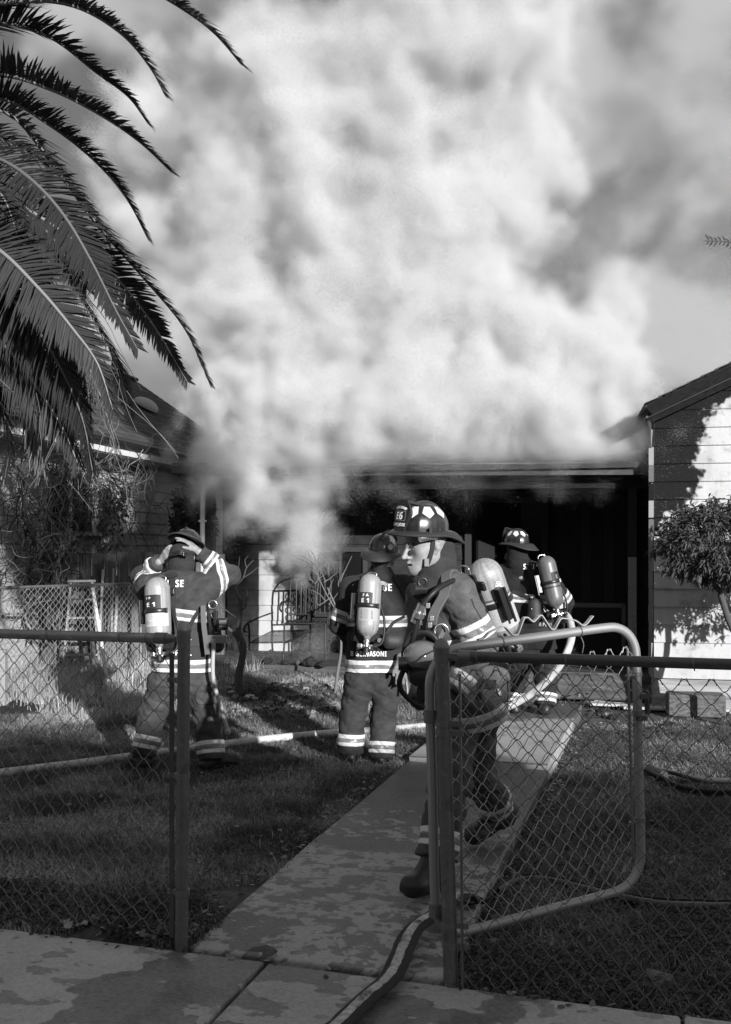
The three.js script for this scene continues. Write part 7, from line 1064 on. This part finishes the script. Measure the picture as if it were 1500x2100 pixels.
// ---------------------------------------------------------------- smoke: a cloud of tiny drifting flakes, thick where the plume is thick
{
  const ROOF_D = 11.2;
  // [px, py, distance, radius in px] of the billows that make up the plume
  const B = [
    // lower bank along the porch roof
    [470, 880, 11.6, 60], [520, 830, 11.6, 90], [600, 870, 11.2, 90], [680, 820, 11.4, 120], [770, 880, 11, 90], [850, 800, 11.2, 130], [930, 870, 10.9, 95], [1010, 830, 11, 110], [1100, 880, 10.8, 80], [1180, 860, 11, 85], [1240, 840, 11.1, 85], [1295, 890, 10.9, 52], [440, 930, 11.5, 45], [500, 930, 11.3, 50], [472, 965, 11.25, 58], [522, 1012, 11.1, 50], [562, 1052, 11.0, 38], [598, 1085, 11.0, 28], [600, 955, 11.15, 48], [660, 950, 11.05, 42], [725, 948, 11.0, 38],
    // middle
    [480, 700, 12, 80], [520, 600, 12, 100], [600, 720, 11.6, 110], [700, 650, 11.8, 140], [820, 700, 11.4, 130], [930, 650, 11.6, 120], [900, 580, 11.6, 60], [1020, 720, 11.5, 90], [1180, 720, 11.6, 80], [1230, 650, 11.8, 50], [1130, 790, 11.4, 80],
    // upper
    [560, 450, 12.2, 130], [680, 500, 12, 150], [800, 480, 12, 160], [920, 480, 12, 120], [1030, 470, 12, 80], [560, 300, 12.4, 110], [680, 330, 12.2, 170], [820, 320, 12.2, 170], [960, 300, 12.2, 130], [1090, 290, 12.2, 75], [1140, 290, 12.4, 50],
    [560, 130, 12.6, 110], [680, 150, 12.4, 170], [820, 130, 12.4, 180], [960, 120, 12.4, 150], [1080, 110, 12.5, 70], [600, -40, 12.6, 150], [780, -60, 12.5, 190], [950, -60, 12.5, 180], [1070, -40, 12.5, 90],
    // puffs drifting behind the palm
    [335, 205, 13.2, 62], [290, 330, 13.4, 70], [345, 420, 13.2, 55], [400, 190, 13, 34], [330, 480, 13.4, 45], [420, 560, 12.6, 50],
  ].map(([px, py, d, r]) => { const p = at(px, py, d); return [p.x, p.y, p.z, r * d / F]; });
  // thin grey smoke drifting off to the right behind, and wisps at the left
  const T = [[1330, 480, 14, 300, 0.3], [1190, 470, 13.5, 140, 0.42], [1450, 270, 15, 240, 0.32], [1480, 100, 15, 230, 0.32], [1320, 720, 13, 150, 0.25], [1460, 640, 14, 260, 0.28], [420, 870, 11.6, 60, 0.5], [405, 955, 11.4, 45, 0.6], [430, 420, 12.5, 90, 0.45], [450, 200, 12.6, 110, 0.5], [470, 80, 12.8, 90, 0.5],
    // under the roof
    [470, 985, 11.25, 65, 1.4], [525, 1030, 11.1, 60, 1.2], [585, 1080, 11.2, 42, 0.9], [640, 990, 11.35, 60, 0.7], [720, 990, 11.3, 60, 0.5], [800, 990, 11.2, 50, 0.5], [930, 985, 11, 60, 0.9], [960, 1040, 11.1, 45, 0.6], [1050, 990, 11, 60, 0.6], [1150, 990, 11, 60, 0.6], [1240, 985, 10.9, 55, 0.5], [640, 1325, 11.9, 75, 0.5], [540, 1335, 11.7, 60, 0.4], [700, 1300, 11.9, 50, 0.3], [470, 1330, 11.5, 50, 0.3], [840, 1040, 11.2, 60, 0.25],
  ].map(([px, py, d, r, k]) => { const p = at(px, py, d); return [p.x, p.y, p.z, r * d / F, k]; });
  const field = (x, y, z) => {
    const wx = x + 0.28 * noise3(x * 0.9, y * 0.9, z * 0.9), wy = y + 0.28 * noise3(x * 0.9 + 31, y * 0.9, z * 0.9), wz = z + 0.28 * noise3(x * 0.9, y * 0.9 + 17, z * 0.9);
    let s = -9;
    for (const b of B) { const dx = wx - b[0], dy = wy - b[1], dz = wz - b[2], q = 1 - Math.sqrt(dx * dx + dy * dy + dz * dz) / b[3]; const v = q * Math.min(b[3], 0.7); if (v > s) s = v; }
    let dens = 0;
    if (s > -0.5) { const low = 1 - sstep(y, 3.2, 6.0), q = lerp(0.95, 1.35, low), n = billow(x * 0.7, y * 0.7, z * 0.7, 4, 0.54) - 0.62, m = billow(x * 1.7 + 3, y * 1.5, z * 1.7, 4, 0.52) - 0.57; dens = sstep(s + lerp(0.5 * n + 0.07 * m, 0.24 * n + 0.28 * m, low), lerp(-0.16, -0.04, low), lerp(0.42, 0.2, low)); }
    dens = dens * dens * lerp(sstep(y, 2.5, 2.72), 1, lerp(0.15, 0.95, sstep(-x, -0.1, 0.9)));
    let thin = 0;
    for (const b of T) { const dx = wx - b[0], dy = wy - b[1], dz = wz - b[2], q = 1 - Math.sqrt(dx * dx + dy * dy + dz * dz) / b[3]; if (q > 0) thin = Math.max(thin, b[4] * sstep(q, 0, 0.7)); }
    if (thin > 0) { const n = fbm(x * 1.6, y * 1.1, z * 1.6, 4); dens = Math.max(dens, thin * clamp(0.3 + 0.9 * n, 0, 1) * 0.2); }
    return dens;
  };
  const STEP = 0.115, FINE = 0.0021, FULL = 4.6 * STEP ** 3 / (0.2165 * FINE * FINE), levels = [0.012, 0.05, 0.2, 0.7].map((k) => [Math.round(FULL * k), []]);
  const lo = V(-4.6, 0.3, -15.5), hi = V(6.6, 9.2, -9.6);
  seed(99);
  let cells = 0;
  // a lattice turned out of every axis, its cells filled with flakes that fade into the neighbouring cells
  const TURN = new THREE.Quaternion().setFromEuler(new THREE.Euler(0.62, 0.81, 0.37)), mid = lo.clone().add(hi).multiplyScalar(0.5), R = Math.ceil(lo.distanceTo(hi) / 2 / STEP), w = V();
  for (let i = -R; i <= R; i++) for (let j = -R; j <= R; j++) for (let k = -R; k <= R; k++) {
    w.set(i, j, k).multiplyScalar(STEP).applyQuaternion(TURN).add(mid);
    const jx = w.x, jy = w.y, jz = w.z;
    if (jx < lo.x || jx > hi.x || jy < lo.y || jy > hi.y || jz < lo.z || jz > hi.z) continue;
    const d = field(jx, jy, jz);
    if (d < 0.004) continue;
    const want = d * FULL + rnd() * levels[0][0];           // flakes wanted in this cell
    if (want < levels[0][0]) continue;
    cells++;
    let left = want; for (let k = 3; k >= 0; k--) if (left >= levels[k][0]) { levels[k][1].push([jx, jy, jz]); left -= levels[k][0]; }
  }
  console.log('smoke cells', cells, levels.map((l) => l[1].length));
  const mat = new THREE.MeshPhysicalMaterial({ color: new THREE.Color().setRGB(0.86, 0.86, 0.86), roughness: 1, specularIntensity: 0, transmission: 0.3, thickness: 0, side: THREE.DoubleSide });
  const smoke = new THREE.Group(); smoke.name = 'smoke_plume'; scene.add(smoke);
  tag(smoke, 'thick white smoke billowing up from the porch roof of the burning house', 'smoke', null, 'stuff');
  const q = new THREE.Quaternion(), m4 = new THREE.Matrix4(), one = V(1, 1, 1), e = new THREE.Euler();
  for (const [n, list] of levels) {
    if (!list.length) continue;
    const pos = new Float32Array(n * 9), a = V(), u = V(), w = V();
    for (let i = 0; i < n; i++) {
      const gs = () => (rnd() + rnd() - 1) * STEP;
      a.set(gs(), gs(), gs()); u.set(rr(-1, 1), rr(-1, 1), rr(-1, 1)).normalize(); w.set(rr(-1, 1), rr(-1, 1), rr(-1, 1)).cross(u).normalize();
      const s = FINE; 
      for (let k = 0; k < 3; k++) { const t = k * 2.0944, c = Math.cos(t) * s * 0.58, d = Math.sin(t) * s * 0.58; pos.set([a.x + u.x * c + w.x * d, a.y + u.y * c + w.y * d, a.z + u.z * c + w.z * d], i * 9 + k * 3); }
    }
    const g = new THREE.BufferGeometry(); g.setAttribute('position', new THREE.BufferAttribute(pos, 3)); g.computeVertexNormals();
    const im = new THREE.InstancedMesh(g, mat, list.length); im.name = 'smoke'; tag(im, null, null, null, 'stuff');
    list.forEach((p, i) => { q.setFromEuler(e.set(Math.floor(rr(0, 4)) * 1.570796, Math.floor(rr(0, 4)) * 1.570796, Math.floor(rr(0, 4)) * 1.570796)).premultiply(TURN); im.setMatrixAt(i, m4.compose(V(...p), q, one)); });
    smoke.add(im);
  }
}
renderer.render(scene, camera);
